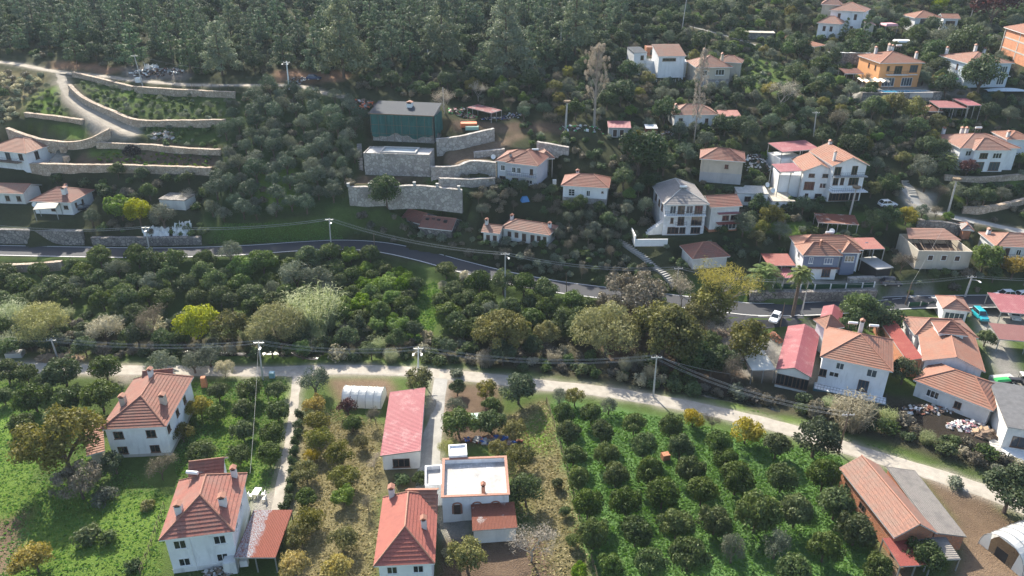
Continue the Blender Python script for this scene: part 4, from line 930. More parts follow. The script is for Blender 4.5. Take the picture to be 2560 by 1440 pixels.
h = house('hillside_house', 'white hillside house with terrace parapet, tiled roof at right and dark roof at left', (1614,152), (1717,154), d=4, H=4.0, kind='flat', flat=.9, ov=0, roof=m_conc, wall=m_white, wins=W('f', (.3,.6), (1.3,), 1.2, 1.2, 'b'))
house('', '', (1646,141), (1716,140), d=8.5, H=6.2, on=h, kind='shed', rise=2.2, roof=m_tile_w, wall=m_white, ov=.3, wins=[('f',.4,5.2,4,.8,'b')])
house('', '', (1585,132), (1619,131), d=7, H=6.4, on=h, kind='shed', rise=.7, roof=m_dkmet, sheet=True, wall=m_white, ov=.15, wins=[('f',.65,4.9,1,1.3,'b')])
house('', '', (1617,118), (1646,118), d=4, H=6.4, on=h, kind='flat', flat=.1, ov=0, roof=m_tile_d, wall=m_brick, wins=[('f',.6,4.9,2,1.6,'b')])
h = house('stone_villa', 'beige stone house with brown hip roof and a wide white window, behind the bare poplar', (1740,169), (1832,168), d=11, H=6.0, rise=2.5, roof=m_tile_w, wall=m_beige, wins=[('f',.7,4.5,2.6,1.6),('f',.25,4.3,1.4,1.5),('f',.2,1.3,.9,1.4),('f',.65,1.3,.9,1.4)], plinth=m_stone, ph=2.6, chim=[(.8,.35,2.2,m_beige,.35),(.45,.85,1.5)])
house('', '', (1790,154), (1855,158), d=6, H=6.0, on=h, rise=1.6, roof=m_tile_w, wall=m_beige)
h = house('cottage', 'long white cottage with brown hip roof behind the bare poplar, with a dark red annex', (1684,288), (1797,287), d=8.5, H=3.2, rise=2.0, roof=m_tile_w, wall=m_white, wins=[('f',.15,1.8,1.1,.9,'b'),('f',.78,1.2,.9,1.9,'bd')]+W('l', (.4,), (1.7,), .8, .9, 'b'), chim=[(.1,.35,1.6,None,.35)])
house('', '', (1800,291), (1854,291), d=4.5, H=2.6, on=h, kind='shed', rise=.7, roof=m_red, sheet=True, ov=.1, open_=True)
house('shed', 'small shed with pink sheet roof and grey metal doors, in the middle of the slope', (1520,319), (1578,320), d=4.6, H=2.6, kind='shed', rise=.7, roof=m_pink, sheet=True, ov=.25, wall=m_grey, wins=[('f',.3,1.1,1.2,2,'d'),('f',.62,1.1,1.2,2,'d')])
house('shack', 'tiny shack under a white tarpaulin with rust-brown sides, right of the pink-roofed shed', (1614,321), (1645,321), d=3, H=2.2, kind='shed', rise=.4, roof=m_wpaint, sheet=True, ov=.1, wall=m_rust, cat='shed')
house('canopy', 'striped maroon and grey sheet canopy on posts above the junk yard', (1228,283), (1255,275), D=(1188,266), H=2.6, kind='shed', rise=.4, roof=corr('maroon_striped_sheet', (.25,.07,.08), (.3,.28,.28), .3, .5, .5, .55), sheet=True, ov=.1, open_=True)
house('barn', 'long dark red sheet-metal roofs of a shelter below the turquoise pool', (2348,269), (2424,270), d=6.5, H=3.6, kind='shed', rise=.5, roof=corr('wine_red_sheet', (.28,.06,.075), (.33,.09,.1)), sheet=True, ov=.2, open_=True, cat='shelter')
house('canopy', 'paler pink sheet roof on white posts at the right end of the dark red shelter', (2420,264), (2455,263), d=6.5, H=4.4, kind='shed', rise=.5, roof=m_pink, sheet=True, ov=.15, open_=True)
house('hut', 'low hut with brown tiles left of the dark red shelter', (2312,278), (2358,279), d=5.5, H=2.2, rise=1.0, roof=m_tile_d, wall=m_dwood)
h = house('collapsed_shed', 'collapsing shed of rusty sheets and bare poles below the stork nest pole', (2045,556), (2148,562), d=5, H=2.3, kind='shed', rise=.5, roof=m_rust, sheet=True, ov=.2, open_=True, posts=5, cat='shed')
house('shed', 'grassy-roofed stone hut half hidden among olives on the upper slope', (1862,82), (1938,84), d=5, H=2, kind='slab', roof=m_beige, ov=.3, wall=m_stone_d)
# ======== left
h = house('new_house', 'new white two-storey house with clean orange hip roof and brown windows at the left edge', (-42,374), (63,384), C=(121,353), H=4.6, rise=2.1, roof=m_tile_o, wall=m_white, wins=[('f',.52,3.4,1.5,2,'bl'),('f',.85,3.4,1.3,1.6,'b'),('r',.3,3.2,1.2,2,'b'),('r',.75,3.4,.9,1.5,'b')])
L, w_, d_, H_, ro_ = LAST; balcony(h, L, -w_/2, w_*.35, -d_/2, 2.2, 1.4, m_wood)
h = house('village_house', 'old white house with stained red hip roof and white porch pillars, above the road', (72,503), (177,507), C=(228,475), H=3.3, rise=2.2, roof=m_tile_d, wall=m_white, wins=[('f',.85,1.9,1.1,.9,'b'),('f',.5,1.6,1.2,1.8,'bd'),('r',.2,1.9,.7,1.2,'b'),('r',.5,1.9,.7,1.2,'b')], chim=[(.72,.3,1.5,m_white2,.5),(.4,.85,1.0)])
house('', '', (82,524), (139,520), d=3.4, H=2.9, on=h, kind='shed', rise=.4, roof=m_beige, sheet=True, ov=.1, open_=True, posts=2)
house('village_house', 'low old house with rusty brown tiles and yellow creeper at the left edge', (-45,482), (58,485), d=7, H=2.8, rise=1.4, kind='gx', roof=m_tile_w, wall=m_white2, wins=W('f', (.55,.85), (1.4,), 1.1, 1.3, 'b'))
house('shed', 'plain windowless white block shed with a grey slab roof among bushes', (395,499), (461,503), d=5, H=2.4, kind='slab', roof=m_stone_d, ov=.15, wall=m_white2)
# ---------------------------------------------------------------- ground, roads and walls as meshes
build_ground(); build_walls()
def aspm():
    m, t, b = nodes('asphalt'); f = noise(t, .25, 5, ramp_=(.35, .7)); f2 = noise(t, 14, 3)
    a = mix(t, f, (.03, .032, .042), (.046, .048, .056)); a = mix(t, f2, a, (.036, .038, .045)); t.links.new(a, b.inputs['Base Color']); b.inputs['Roughness'].default_value = .85; return m
m_asph = aspm(); m_line = plain('road_paint', (.75,.75,.73), .7, .3, 3)
m_gravel = plain('pale_gravel', (.4,.365,.31), .95, .3, .8, bmp=.3); m_slab = plain('concrete_paving', (.36,.35,.325), .9, .3, .5)
ribbon('asphalt_road', asphalt, 6.2, m_asph, .06)
ribbon('road_edge_line', asphalt, .24, m_line, .07, lat=2.75, n=1); ribbon('road_edge_line', asphalt, .24, m_line, .07, lat=-2.75, n=1)
# ---------------------------------------------------------------- plants
class LeafCloud:
    def __init__(s, seed): s.g = np.random.default_rng(seed); s.V = []; s.A = []
    def add(s, puffs, n, size, up=.25, jit=.5, el=1.7, shell=.55, lo=0., hi=1.):
        g = s.g; C = np.array([p[0] for p in puffs], float); Rr = np.array([p[1] if hasattr(p[1], '__len__') else (p[1],)*3 for p in puffs], float)
        w = Rr[:, 0]*Rr[:, 2]+Rr[:, 0]*Rr[:, 1]; k = g.choice(len(puffs), n, p=w/w.sum())
        d = g.normal(size=(n, 3)); d[:, 2] += up; d /= np.linalg.norm(d, axis=1)[:, None]
        rad = shell+(1.04-shell)*g.random(n)**.6
        P = C[k]+Rr[k]*d*rad[:, None]
        nr = d+g.normal(size=(n, 3))*jit; nr /= np.linalg.norm(nr, axis=1)[:, None]
        t = np.cross(nr, g.normal(size=(n, 3))); t /= np.linalg.norm(t, axis=1)[:, None]; b = np.cross(nr, t)
        L = size*(.6+.8*g.random(n))[:, None]; Wd = L/el
        s.V.append(np.stack([P-t*L, P-b*Wd+nr*L*.15, P+t*L, P+b*Wd+nr*L*.15], 1))
        pv = g.random(len(puffs)); s.A.append(np.clip(lo+(hi-lo)*(.5*pv[k]+.5*g.random(n)), 0, 1))
    def strips(s, roots, tips, width, droop=.3, seg=3, lo=0., hi=1.):
        g = s.g; n = len(roots); roots = np.array(roots); tips = np.array(tips)
        side = np.cross(tips-roots, np.array([0, 0, 1.])+g.normal(size=(n, 3))*.3); side /= np.linalg.norm(side, axis=1)[:, None]+1e-9
        val = lo+(hi-lo)*g.random(n); Lh = np.linalg.norm(tips-roots, axis=1)
        def pt(t): q = roots+(tips-roots)*t; q = q.copy(); q[:, 2] -= droop*Lh*t*t; return q
        for i in range(seg):
            t0, t1 = i/seg, (i+1)/seg; w0 = width*(1-t0*.5)*.5; w1 = width*(1-t1*.9)*.5
            s.V.append(np.stack([pt(t0)-side*w0, pt(t0)+side*w0, pt(t1)+side*w1, pt(t1)-side*w1], 1)); s.A.append(val)
    def mesh(s, name, m):
        V = np.concatenate(s.V); A = np.concatenate(s.A); n = len(V)
        me = bpy.data.meshes.new(name); me.vertices.add(4*n); me.vertices.foreach_set('co', V.astype('f').ravel())
        me.loops.add(4*n); me.loops.foreach_set('vertex_index', np.arange(4*n, dtype='i'))
        me.polygons.add(n); me.polygons.foreach_set('loop_start', np.arange(0, 4*n, 4, dtype='i')); me.update()
        at = me.attributes.new('lv', 'FLOAT', 'POINT'); at.data.foreach_set('value', np.repeat(A, 4).astype('f'))
        me.materials.append(m); return me
LB = 1.5
LM = {k: leafmat('leaves_'+k, tuple(q*LB for q in a), tuple(q*LB for q in b), tr) for k, a, b, tr in [
 ('citrus', (.028,.045,.013), (.085,.115,.03), .25), ('bright', (.05,.095,.012), (.13,.19,.025), .35), ('mand', (.05,.06,.015), (.14,.13,.03), .3),
 ('olive', (.055,.07,.045), (.15,.165,.115), .25), ('olived', (.034,.055,.034), (.09,.122,.075), .2), ('pine', (.024,.046,.028), (.11,.15,.08), .25), ('pineb', (.06,.085,.05), (.19,.21,.125), .25),
 ('oak', (.022,.038,.018), (.068,.095,.038), .25), ('broad', (.03,.05,.02), (.085,.115,.04), .3), ('autumn', (.06,.065,.018), (.16,.15,.045), .3), ('yellow', (.12,.105,.018), (.3,.235,.045), .35),
 ('yellowgreen', (.11,.13,.012), (.26,.27,.025), .35), ('willow', (.11,.115,.045), (.24,.23,.11), .35), ('pale', (.17,.16,.1), (.34,.31,.21), .3), ('brown', (.06,.054,.038), (.15,.132,.095), .2), ('wine', (.04,.02,.02), (.1,.045,.04), .25),
 ('reed', (.1,.14,.05), (.28,.3,.16), .35), ('palm', (.05,.08,.02), (.16,.2,.06), .3), ('twig', (.22,.19,.15), (.42,.37,.29), .1)]}
def dome(g, w, h, z0, n, pr, core=.62):
    """puffs over a dome w wide and h high standing at z0"""
    P = [((0, 0, z0+h*.5), (w*.5*core, w*.5*core, h*.5*core))]
    p1, p2 = g.random()*6.28, g.random()*6.28
    for i in range(n):
        a = g.random()*2*math.pi; e = math.asin(min(1, -.35+1.35*g.random())); r = pr*(.7+.6*g.random())
        q = 1+.14*math.sin(2*a+p1)+.13*math.sin(3*a+p2)+g.normal()*.07; x = math.cos(a)*math.cos(e)*q; y = math.sin(a)*math.cos(e)*q; z = math.sin(e)*(1+.1*g.normal())
        P.append(((x*(w*.5-r*.8), y*(w*.5-r*.8), max(z0+r*.6, z0+h*.5+z*(h*.5-r*.7))), (r, r, r*.85)))
    return P
def trunk_mesh(kind, h, r, zc, seed, mat, limbs=4, spread=1.):
    g = random.Random(seed); mb = MB(); b = (g.uniform(-.1, .1)*h, g.uniform(-.1, .1)*h)
    mb.tube([(0, 0, -.5), (b[0]*.4, b[1]*.4, h*.5), (b[0], b[1], h)], [r*1.25, r, r*.75], 7)
    for i in range(limbs):
        a = i*6.283/max(1, limbs)+g.uniform(-.5, .5); e = (b[0]+math.cos(a)*spread, b[1]+math.sin(a)*spread, zc+g.uniform(-.2, .5)*spread)
        m_ = ((b[0]+e[0])/2, (b[1]+e[1])/2, h*.5+e[2]*.5+.1*spread)
        mb.tube([(b[0], b[1], h*.8), m_, e], [r*.6, r*.42, r*.18], 5)
    return mb.mesh(kind+'_trunk', mat, True)
def branch_mesh(seed, h, spread, mat, levels=4, r0=.16, up=.5, fan=3, base=.28):
    """leafless tree of forking branches"""
    g = random.Random(seed); mb = MB(); tips = []
    def grow(p, d, L, r, lv):
        q = p+d*L*.5+Vector((g.uniform(-.1, .1), g.uniform(-.1, .1), .02))*L; e = q+(d+Vector((g.uniform(-.25, .25), g.uniform(-.25, .25), .1))).normalized()*L*.5
        mb.tube([p, q, e], [r, r*.8, r*.55], 5 if lv > 1 else 3, cap=False)
        if lv == 0: tips.append(e); return
        for i in range(fan+(lv == levels)):
            nd = (d+Vector((g.gauss(0, 1), g.gauss(0, 1), g.gauss(0, .5)))*spread+Vector((0, 0, up*.4))).normalized()
            grow(p.lerp(e, g.uniform(.55, 1)) if i else e, nd, L*g.uniform(.6, .82), r*.55, lv-1)
    grow(Vector((0, 0, -.3)), Vector((0, 0, 1)), h*base+.3, r0, levels)
    return mb.mesh('branches', mat, True), tips
SPEC = {}
def species(key, w, hc, make, nvar=3, cat='tree', objname=None):
    SPEC[key] = dict(w=w, hc=hc, make=make, nvar=nvar, cat=cat, name=objname or 'tree', proto={})
def mk(key, parts):
    return parts
def sp_dome(leaf, w, h, z0, npuff, pr, n, size, trunk=(.8, .14), el=1.7, jit=.5, bark=None, limbs=4, shell=.5, core=.62):
    def make(seed):
        g = np.random.default_rng(seed); lc = LeafCloud(seed); P = dome(g, w, h, z0, npuff, pr, core); lc.add(P, n, size, el=el, jit=jit, shell=shell)
        return [('trunk', trunk_mesh('t', trunk[0], trunk[1], z0+h*.45, seed, bark or m_bark, limbs, w*.28)), ('crown', lc.mesh('crown', LM[leaf]))]
    return make
species('citrus', 4.2, 1.9, sp_dome('citrus', 4.2, 3.5, .25, 30, .75, 3600, .15, (.8, .13)), 6, objname='citrus_tree')
species('bright', 4., 1.9, sp_dome('bright', 4., 3.7, .3, 26, .75, 3200, .15, (.8, .13)), 3, objname='citrus_tree')
species('mand', 4.4, 1.7, sp_dome('mand', 4.6, 3.2, .2, 24, .8, 2600, .16, (.7, .12), el=2.4, shell=.35, core=.45), 3, objname='mandarin_tree')
species('yellow', 4.6, 2.0, sp_dome('yellow', 4.6, 3.8, .3, 22, .8, 2400, .16, (.9, .13), shell=.35, core=.5), 2, objname='yellow_tree')
species('olive', 5., 2.4, sp_dome('olive', 5., 4.6, .3, 24, .9, 2600, .15, (1.3, .2), el=2.6, shell=.35, core=.35), 4, objname='olive_tree')
species('olived', 4.6, 2.3, sp_dome('olived', 4.6, 4.6, .3, 24, .85, 2400, .15, (1.3, .2), el=2.6, shell=.35, core=.35), 4, objname='olive_tree')
species('oak', 6., 3., sp_dome('oak', 6., 5.6, .5, 30, 1.05, 3400, .2, (1.4, .22), shell=.45), 4, objname='oak_tree')
species('broad', 6., 3.2, sp_dome('broad', 6., 5.4, .8, 26, 1.05, 3000, .2, (1.6, .2), shell=.4, core=.5), 4, objname='broadleaf_tree')
species('autumn', 6., 3.3, sp_dome('autumn', 6., 5.6, .8, 26, 1.0, 2800, .19, (1.6, .2), shell=.3, core=.5), 3, objname='autumn_tree')
species('autumnbig', 12., 6., sp_dome('autumn', 12., 10., 1.4, 60, 1.5, 7500, .26, (3.2, .35), shell=.3, core=.55, limbs=7), 2, objname='autumn_tree')
species('brownbig', 12., 6., sp_dome('brown', 12., 10., 1.4, 55, 1.4, 5200, .26, (3.2, .35), shell=.25, core=.5, limbs=7), 1, objname='autumn_tree')
species('yellowgreen', 7., 3.9, sp_dome('yellowgreen', 7., 7., .6, 34, 1.1, 4200, .2, (2, .22), shell=.45), 2, objname='yellow_tree')
species('willow', 9., 4., sp_dome('willow', 9., 7.4, .4, 44, 1.4, 6500, .22, (2, .25), el=3.5, shell=.3, core=.6), 2, objname='willow_tree')
species('pale', 7., 3., sp_dome('pale', 7., 5.4, .3, 34, 1.1, 3600, .2, (1.2, .18), el=3., shell=.3, core=.55), 2, objname='willow_tree')
species('wine', 4., 2., sp_dome('wine', 4., 3.6, .4, 18, .8, 1500, .17, (.9, .12), shell=.3, core=.4), 2, objname='plum_tree')
def mk_pine(leaf, w, h, n, layers, size=.24):
    def make(seed):
        g = np.random.default_rng(seed); lc = LeafCloud(seed); P = []
        lean = g.normal(size=2)*.25
        for i in range(layers):
            t = i/(layers-1); z = h*(.18+.78*t); rr = w*.5*(1-.78*t**1.3)*(.75+.5*g.random()); k = 6 if t < .6 else 3
            for j in range(k):
                a = 6.283*(j+g.random()*.8)/k; q = rr*(.55+.35*g.random()); r = w*.16*(1-.35*t)*(.7+.6*g.random())
                P.append(((lean[0]*t+math.cos(a)*q, lean[1]*t+math.sin(a)*q, z+g.normal()*.25), (r*1.15, r*1.15, r*.72)))
        P.append(((lean[0], lean[1], h*.95), (w*.1, w*.1, h*.07)))
        lc.add(P, n, size, up=.6, el=2.4, shell=.2)
        tr = MB(); tr.tube([(0, 0, -.6), (lean[0]*.5, lean[1]*.5, h*.5), (lean[0], lean[1], h*.94)], [w*.035, w*.026, .04], 7)
        for i in range(9):
            a = g.random()*6.28; t = .2+.7*g.random(); q = w*.4*(1-.7*t); c = (lean[0]*t, lean[1]*t, h*(.1+.8*t)); tr.tube([c, (c[0]+math.cos(a)*q, c[1]+math.sin(a)*q, c[2]+h*.05)], [w*.011, .03], 4)
        return [('trunk', tr.mesh('pine_trunk', m_bark, True)), ('crown', lc.mesh('pine_crown', LM[leaf]))]
    return make
species('pine', 6., 4.2, mk_pine('pine', 6., 9., 2600, 7), 5, objname='pine_tree')
species('pinebig', 12., 9., mk_pine('pineb', 12., 17.5, 6500, 9, .34), 3, objname='pine_tree')
def mk_bare(w, h, twig, n, seed0=0, spread=.62, up=.5, mat=None, leaf='twig', size=.13, base=.25):
    def make(seed):
        me, tips = branch_mesh(seed+seed0, h, spread, mat or m_barkg, 4, .03*h**.7, up, 3, base)
        lc = LeafCloud(seed); lc.add([(t, twig) for t in tips], n, size, jit=1, el=6, shell=.0)
        return [('branches', me), ('twigs', lc.mesh('twigs', LM[leaf]))]
    return make
species('bare', 6., 3.3, mk_bare(6, 7.5, .7, 2000), 3, objname='bare_tree')
species('barebrown', 6., 3., mk_bare(6, 6.5, .8, 2200, 40, mat=m_bark, leaf='brown', size=.16), 3, objname='bare_tree')
species('plane', 13., 8., mk_bare(13, 15., 1.25, 3000, 77, .7, .6, m_barkg, 'yellow', .25, .27), 1, objname='plane_tree')
def mk_poplar(w, h, n):
    def make(seed):
        g = np.random.default_rng(seed); lc = LeafCloud(seed); mb = MB(); P = []
        mb.tube([(0, 0, -.5), (.1, .1, h*.5), (.2, 0, h)], [w*.05, w*.035, .04], 6)
        for i in range(90):
            t = .2+.78*g.random(); a = g.random()*6.28; q = w*.5*math.sin(math.pi*min(1, t*.9+.08))**.7*(.5+.5*g.random()); c = (.2*t, .05, h*t*.92)
            e = (c[0]+math.cos(a)*q, c[1]+math.sin(a)*q, c[2]+q*1.9); mb.tube([c, e], [.05, .015], 3, cap=False); P.append((e, (.35, .35, .6)))
        lc.add(P, n, .13, jit=1, el=5, shell=0)
        return [('trunk', mb.mesh('poplar_trunk', m_barkg, True)), ('twigs', lc.mesh('poplar_twigs', LM['twig']))]
    return make
species('poplar', 6.5, 9., mk_poplar(6.5, 18., 15000), 1, objname='poplar_tree')
species('poplarslim', 3.2, 10.5, mk_poplar(3.2, 22., 8000), 1, objname='poplar_tree')
def mk_reed(w, h, n, leaf='reed', width=.11, droop=.35):
    def make(seed):
        g = np.random.default_rng(seed); lc = LeafCloud(seed)
        a = g.random(n)*6.283; q = w*.3*np.sqrt(g.random(n)); r = np.stack([np.cos(a)*q, np.sin(a)*q, h*.1*g.random(n)], 1)
        a2 = a+g.normal(size=n)*.7; L = h*(.5+.6*g.random(n)); o = w*.28*g.random(n)
        t = r+np.stack([np.cos(a2)*o, np.sin(a2)*o, L], 1); lc.strips(r, t, width, droop*.5)
        # side leaves
        k = g.integers(0, n, n*3); f = .3+.65*g.random(n*3); rr = r[k]+(t[k]-r[k])*f[:, None]; b = g.random(n*3)*6.283; l2 = .5+.6*g.random(n*3)
        lc.strips(rr, rr+np.stack([np.cos(b)*l2, np.sin(b)*l2, l2*.5], 1), width*.8, .6)
        me = lc.mesh('reed_blades', LM[leaf]); return [('blades', me)]
    return make
species('reed', 6., 2., mk_reed(6, 4.6, 420), 3, 'reeds', 'reed_clump')
species('reedbig', 10., 2.4, mk_reed(10, 6.5, 900, width=.15), 1, 'reeds', 'reed_clump')
species('dryreed', 5., 1.8, mk_reed(5, 4., 350, 'pale'), 2, 'reeds', 'reed_clump')
species('banana', 4., 1.8, mk_reed(4, 4., 22, 'bright', .5), 1, 'plant', 'banana_plant')
def sp_shrub(leaf, n=700, size=.17):
    def make(seed):
        g = np.random.default_rng(seed); lc = LeafCloud(seed); P = []
        for i in range(9):
            a = g.random()*6.28; q = 1.*math.sqrt(g.random()); r = .45+.4*g.random(); P.append(((math.cos(a)*q, math.sin(a)*q, r*.8+.5*g.random()), (r, r, r)))
        lc.add(P, n, size, shell=.3); mb = MB()
        for i in range(4): mb.tube([(0, 0, -.3), (math.cos(i*1.6)*.5, math.sin(i*1.6)*.5, .9)], [.05, .02], 4)
        return [('stems', mb.mesh('shrub_stems', m_bark)), ('foliage', lc.mesh('shrub_foliage', LM[leaf]))]
    return make
for k in ('broad', 'oak', 'olive', 'autumn', 'brown', 'pale', 'yellow', 'bright', 'mand', 'wine'): species('s_'+k, 2.8, .8, sp_shrub(k), 3, 'shrub', 'shrub')
def mk_palm(h, n, L, tr, cut=True, leaf='palm'):
    def make(seed):
        g = np.random.default_rng(seed); lc = LeafCloud(seed); mb = MB()
        mb.tube([(0, 0, -.4), (.05, 0, h*.5), (.15, .1, h)], [tr*1.3, tr, tr*1.1], 9)
        for i in range(int(h/.35)):
            z = .2+i*.35; mb.lathe([(tr*1.02, z), (tr*1.22, z+.22), (tr*1.0, z+.25)], (0.1*z/h, .05*z/h, 0), 9)
        for i in range(n):
            a = i*2.399; e = math.radians(75-115*i/n); d = Vector((math.cos(a)*math.cos(e), math.sin(a)*math.cos(e), math.sin(e))); c = Vector((.15, .1, h)); pts = []
            for s in range(9): q = s/8; pts.append(c+d*L*q+Vector((0, 0, -.45*L*q*q)))
            mb.tube(pts, [.05*(1-.8*s/8) for s in range(9)], 3, cap=False)
            ro, ti = [], []
            for s in range(2, 9):
                dr = (pts[s]-pts[s-1]).normalized(); sd_ = dr.cross(Vector((0, 0, 1))).normalized()
                for sg in (-1, 1):
                    for f in (0, .5):
                        p = pts[s-1].lerp(pts[s], f); l = L*.33*(1-abs(s-5)/9); ro.append(tuple(p)); ti.append(tuple(p+(sd_*sg+dr*.8).normalized()*l))
            lc.strips(ro, ti, .16, .35, 2)
        return [('trunk', mb.mesh('palm_trunk', m_bark)), ('fronds', lc.mesh('palm_fronds', LM[leaf]))]
    return make
species('palm', 4.6, 8.6, mk_palm(9., 34, 2.5, .28), 1, objname='palm_tree')
species('datepalm', 6.5, 3., mk_palm(2.6, 44, 4., .35), 1, objname='palm_tree')
species('cypress', 3., 3.6, mk_pine('oak', 3., 7., 1800, 9, .16), 2, objname='cypress_tree')
OCC = []; DEFER = []
CNT = {}
def plant(key, x, y, w, label, group=None, hs=1., rz=None, z=None):
    S = SPEC[key]; k = w/S['w']; v = rng.randrange(S['nvar'])
    M = Matrix.Translation((x, y, float(T(x, y)) if z is None else z)) @ Matrix.Rotation(rng.uniform(0, 6.283) if rz is None else rz, 4, 'Z') @ Matrix.Diagonal((k, k, k*hs, 1))
    if v not in S['proto']:
        root = thing(S['name'], label, S['cat'], M, group)
        for nm, me in S['make'](1000+sum(map(ord, key))*7+v*131): link(me, nm, root)
        S['proto'][v] = root
    else: root = dup(S['proto'][v], M, label, group)
    if not group and 'group' in root: del root['group']
    OCC.append((x, y, w*.5)); CNT[S['name']] = CNT.get(S['name'], 0)+1
    return root
def tree_px(key, u, v, wpx, label, group=None, hs=1., rz=None):
    """a tree whose crown is centred at photo pixel (u, v) and wpx wide"""
    S = SPEC[key]; w = 5.
    for _ in range(4):
        h = S['hc']/S['w']*w*hs; P = hit(u, v, h); dep = P.y*CP+(CAMZ-P.z)*SP; w = wpx*dep/FPX
    return plant(key, P.x, P.y, w, label, group, hs, rz)
KEEP = [(hit(u, v), q) for u, v, q in [(2262,228,8),(2240,232,6),(2290,230,6),(2184,205,4.5),(2367,200,5),(2258,108,5),(2222,66,4),(2217,520,5),(2210,530,4),(1937,803,5),(2222,728,4),(1312,503,2.5),(1172,318,5),(1245,300,6),(1160,285,5),(1455,322,5),(786,206,6),(392,188,9),(205,527,3.5),(2511,226,6),(1926,42,3),(1414,325,3),(2122,550,3),(2370,535,3),(1660,335,3),(1890,405,4),(1386,460,2),(1600,640,3),(1650,685,3),(1570,615,2.5),(1000,335,4),(1000,440,5),(2060,735,4),(2400,545,3),(2300,510,4)]]
def blocked(x, y, r, front):
    for p, q in KEEP:
        if abs(x-p.x) < q*.8+r*.4 and -q*.9-r*.3 < y-p.y < q*.5: return True
    for M, w, d in PADS:
        c = M.translation
        if abs(x-c.x)+abs(y-c.y) > 40: continue
        ax = M.col[0].xyz; ay = M.col[1].xyz; q = Vector((x-c.x, y-c.y, 0)); lx, ly = q.dot(ax), q.dot(ay)
        if abs(lx) < w/2+r*.7+.2 and -d/2-front-.3 < ly < d/2+r*.5: return True
    for line, wd in ROADS:
        for p in line:
            if (p.x-x)**2+(p.y-y)**2 < (wd/2+r*.55)**2+.0: return True
    for wl in WALLS:
        P = wl[2]
        for a, b in zip(P[:-1], P[1:]):
            dx, dy = b.x-a.x, b.y-a.y; t = max(0, min(1, ((x-a.x)*dx+(y-a.y)*dy)/(dx*dx+dy*dy))); qx, qy = x-a.x-t*dx, y-a.y-t*dy
            dd = math.hypot(qx, qy); nrm = -(qx*dy-qy*dx)/max(1e-6, math.hypot(dx, dy))
            if dd < r*.5 or (dd < front*1.1+r*.5 and nrm < 0): return True
    return False
def inside(u, v, P):
    r = False; n = len(P)
    for i in range(n):
        x0, y0 = P[i]; x1, y1 = P[(i+1) % n]
        if (y0 > v) != (y1 > v) and u < (x1-x0)*(v-y0)/(y1-y0)+x0: r = not r
    return r
def scatter(poly, mixv, sp, labels, tries=6000, front=3.5, holes=(), cap=999, gap=.75):
    """mixv: (species, weight, wmin, wmax); keeps sp metres between stems"""
    C = [hit(u, v) for u, v in poly]; x0, x1 = min(p.x for p in C)-2, max(p.x for p in C)+2; y0, y1 = min(p.y for p in C)-4, max(p.y for p in C)+4
    n = 0; grid = {}
    for (x, y, r) in OCC: grid.setdefault((int(x//8), int(y//8)), []).append((x, y, r))
    for _ in range(tries):
        if n >= cap: break
        x, y = rng.uniform(x0, x1), rng.uniform(y0, y1); u, v = proj(x, y, float(T(x, y)))
        if not inside(u, v, poly) or any(inside(u, v, h) for h in holes): continue
        key, _w, a, b = rng.choices(mixv, [q[1] for q in mixv])[0]; w = rng.uniform(a, b)
        g = (int(x//8), int(y//8)); ok = True
        for i in (-1, 0, 1):
            for j in (-1, 0, 1):
                for (qx, qy, qr) in grid.get((g[0]+i, g[1]+j), ()):
                    dd = math.hypot(qx-x, qy-y)
                    if dd < max(sp*.6, min(sp, (qr+w*.5)*gap)): ok = False
        if not ok or blocked(x, y, w*.5, front if not key.startswith('s_') else front*.4): continue
        DEFER.append((w/math.hypot(y, CAMZ-30), key, x, y, w, labels[key], rng.uniform(.85, 1.15), rng.uniform(0, 6.283))); OCC.append((x, y, w*.5)); grid.setdefault(g, []).append((x, y, w*.5)); n += 1
    return n

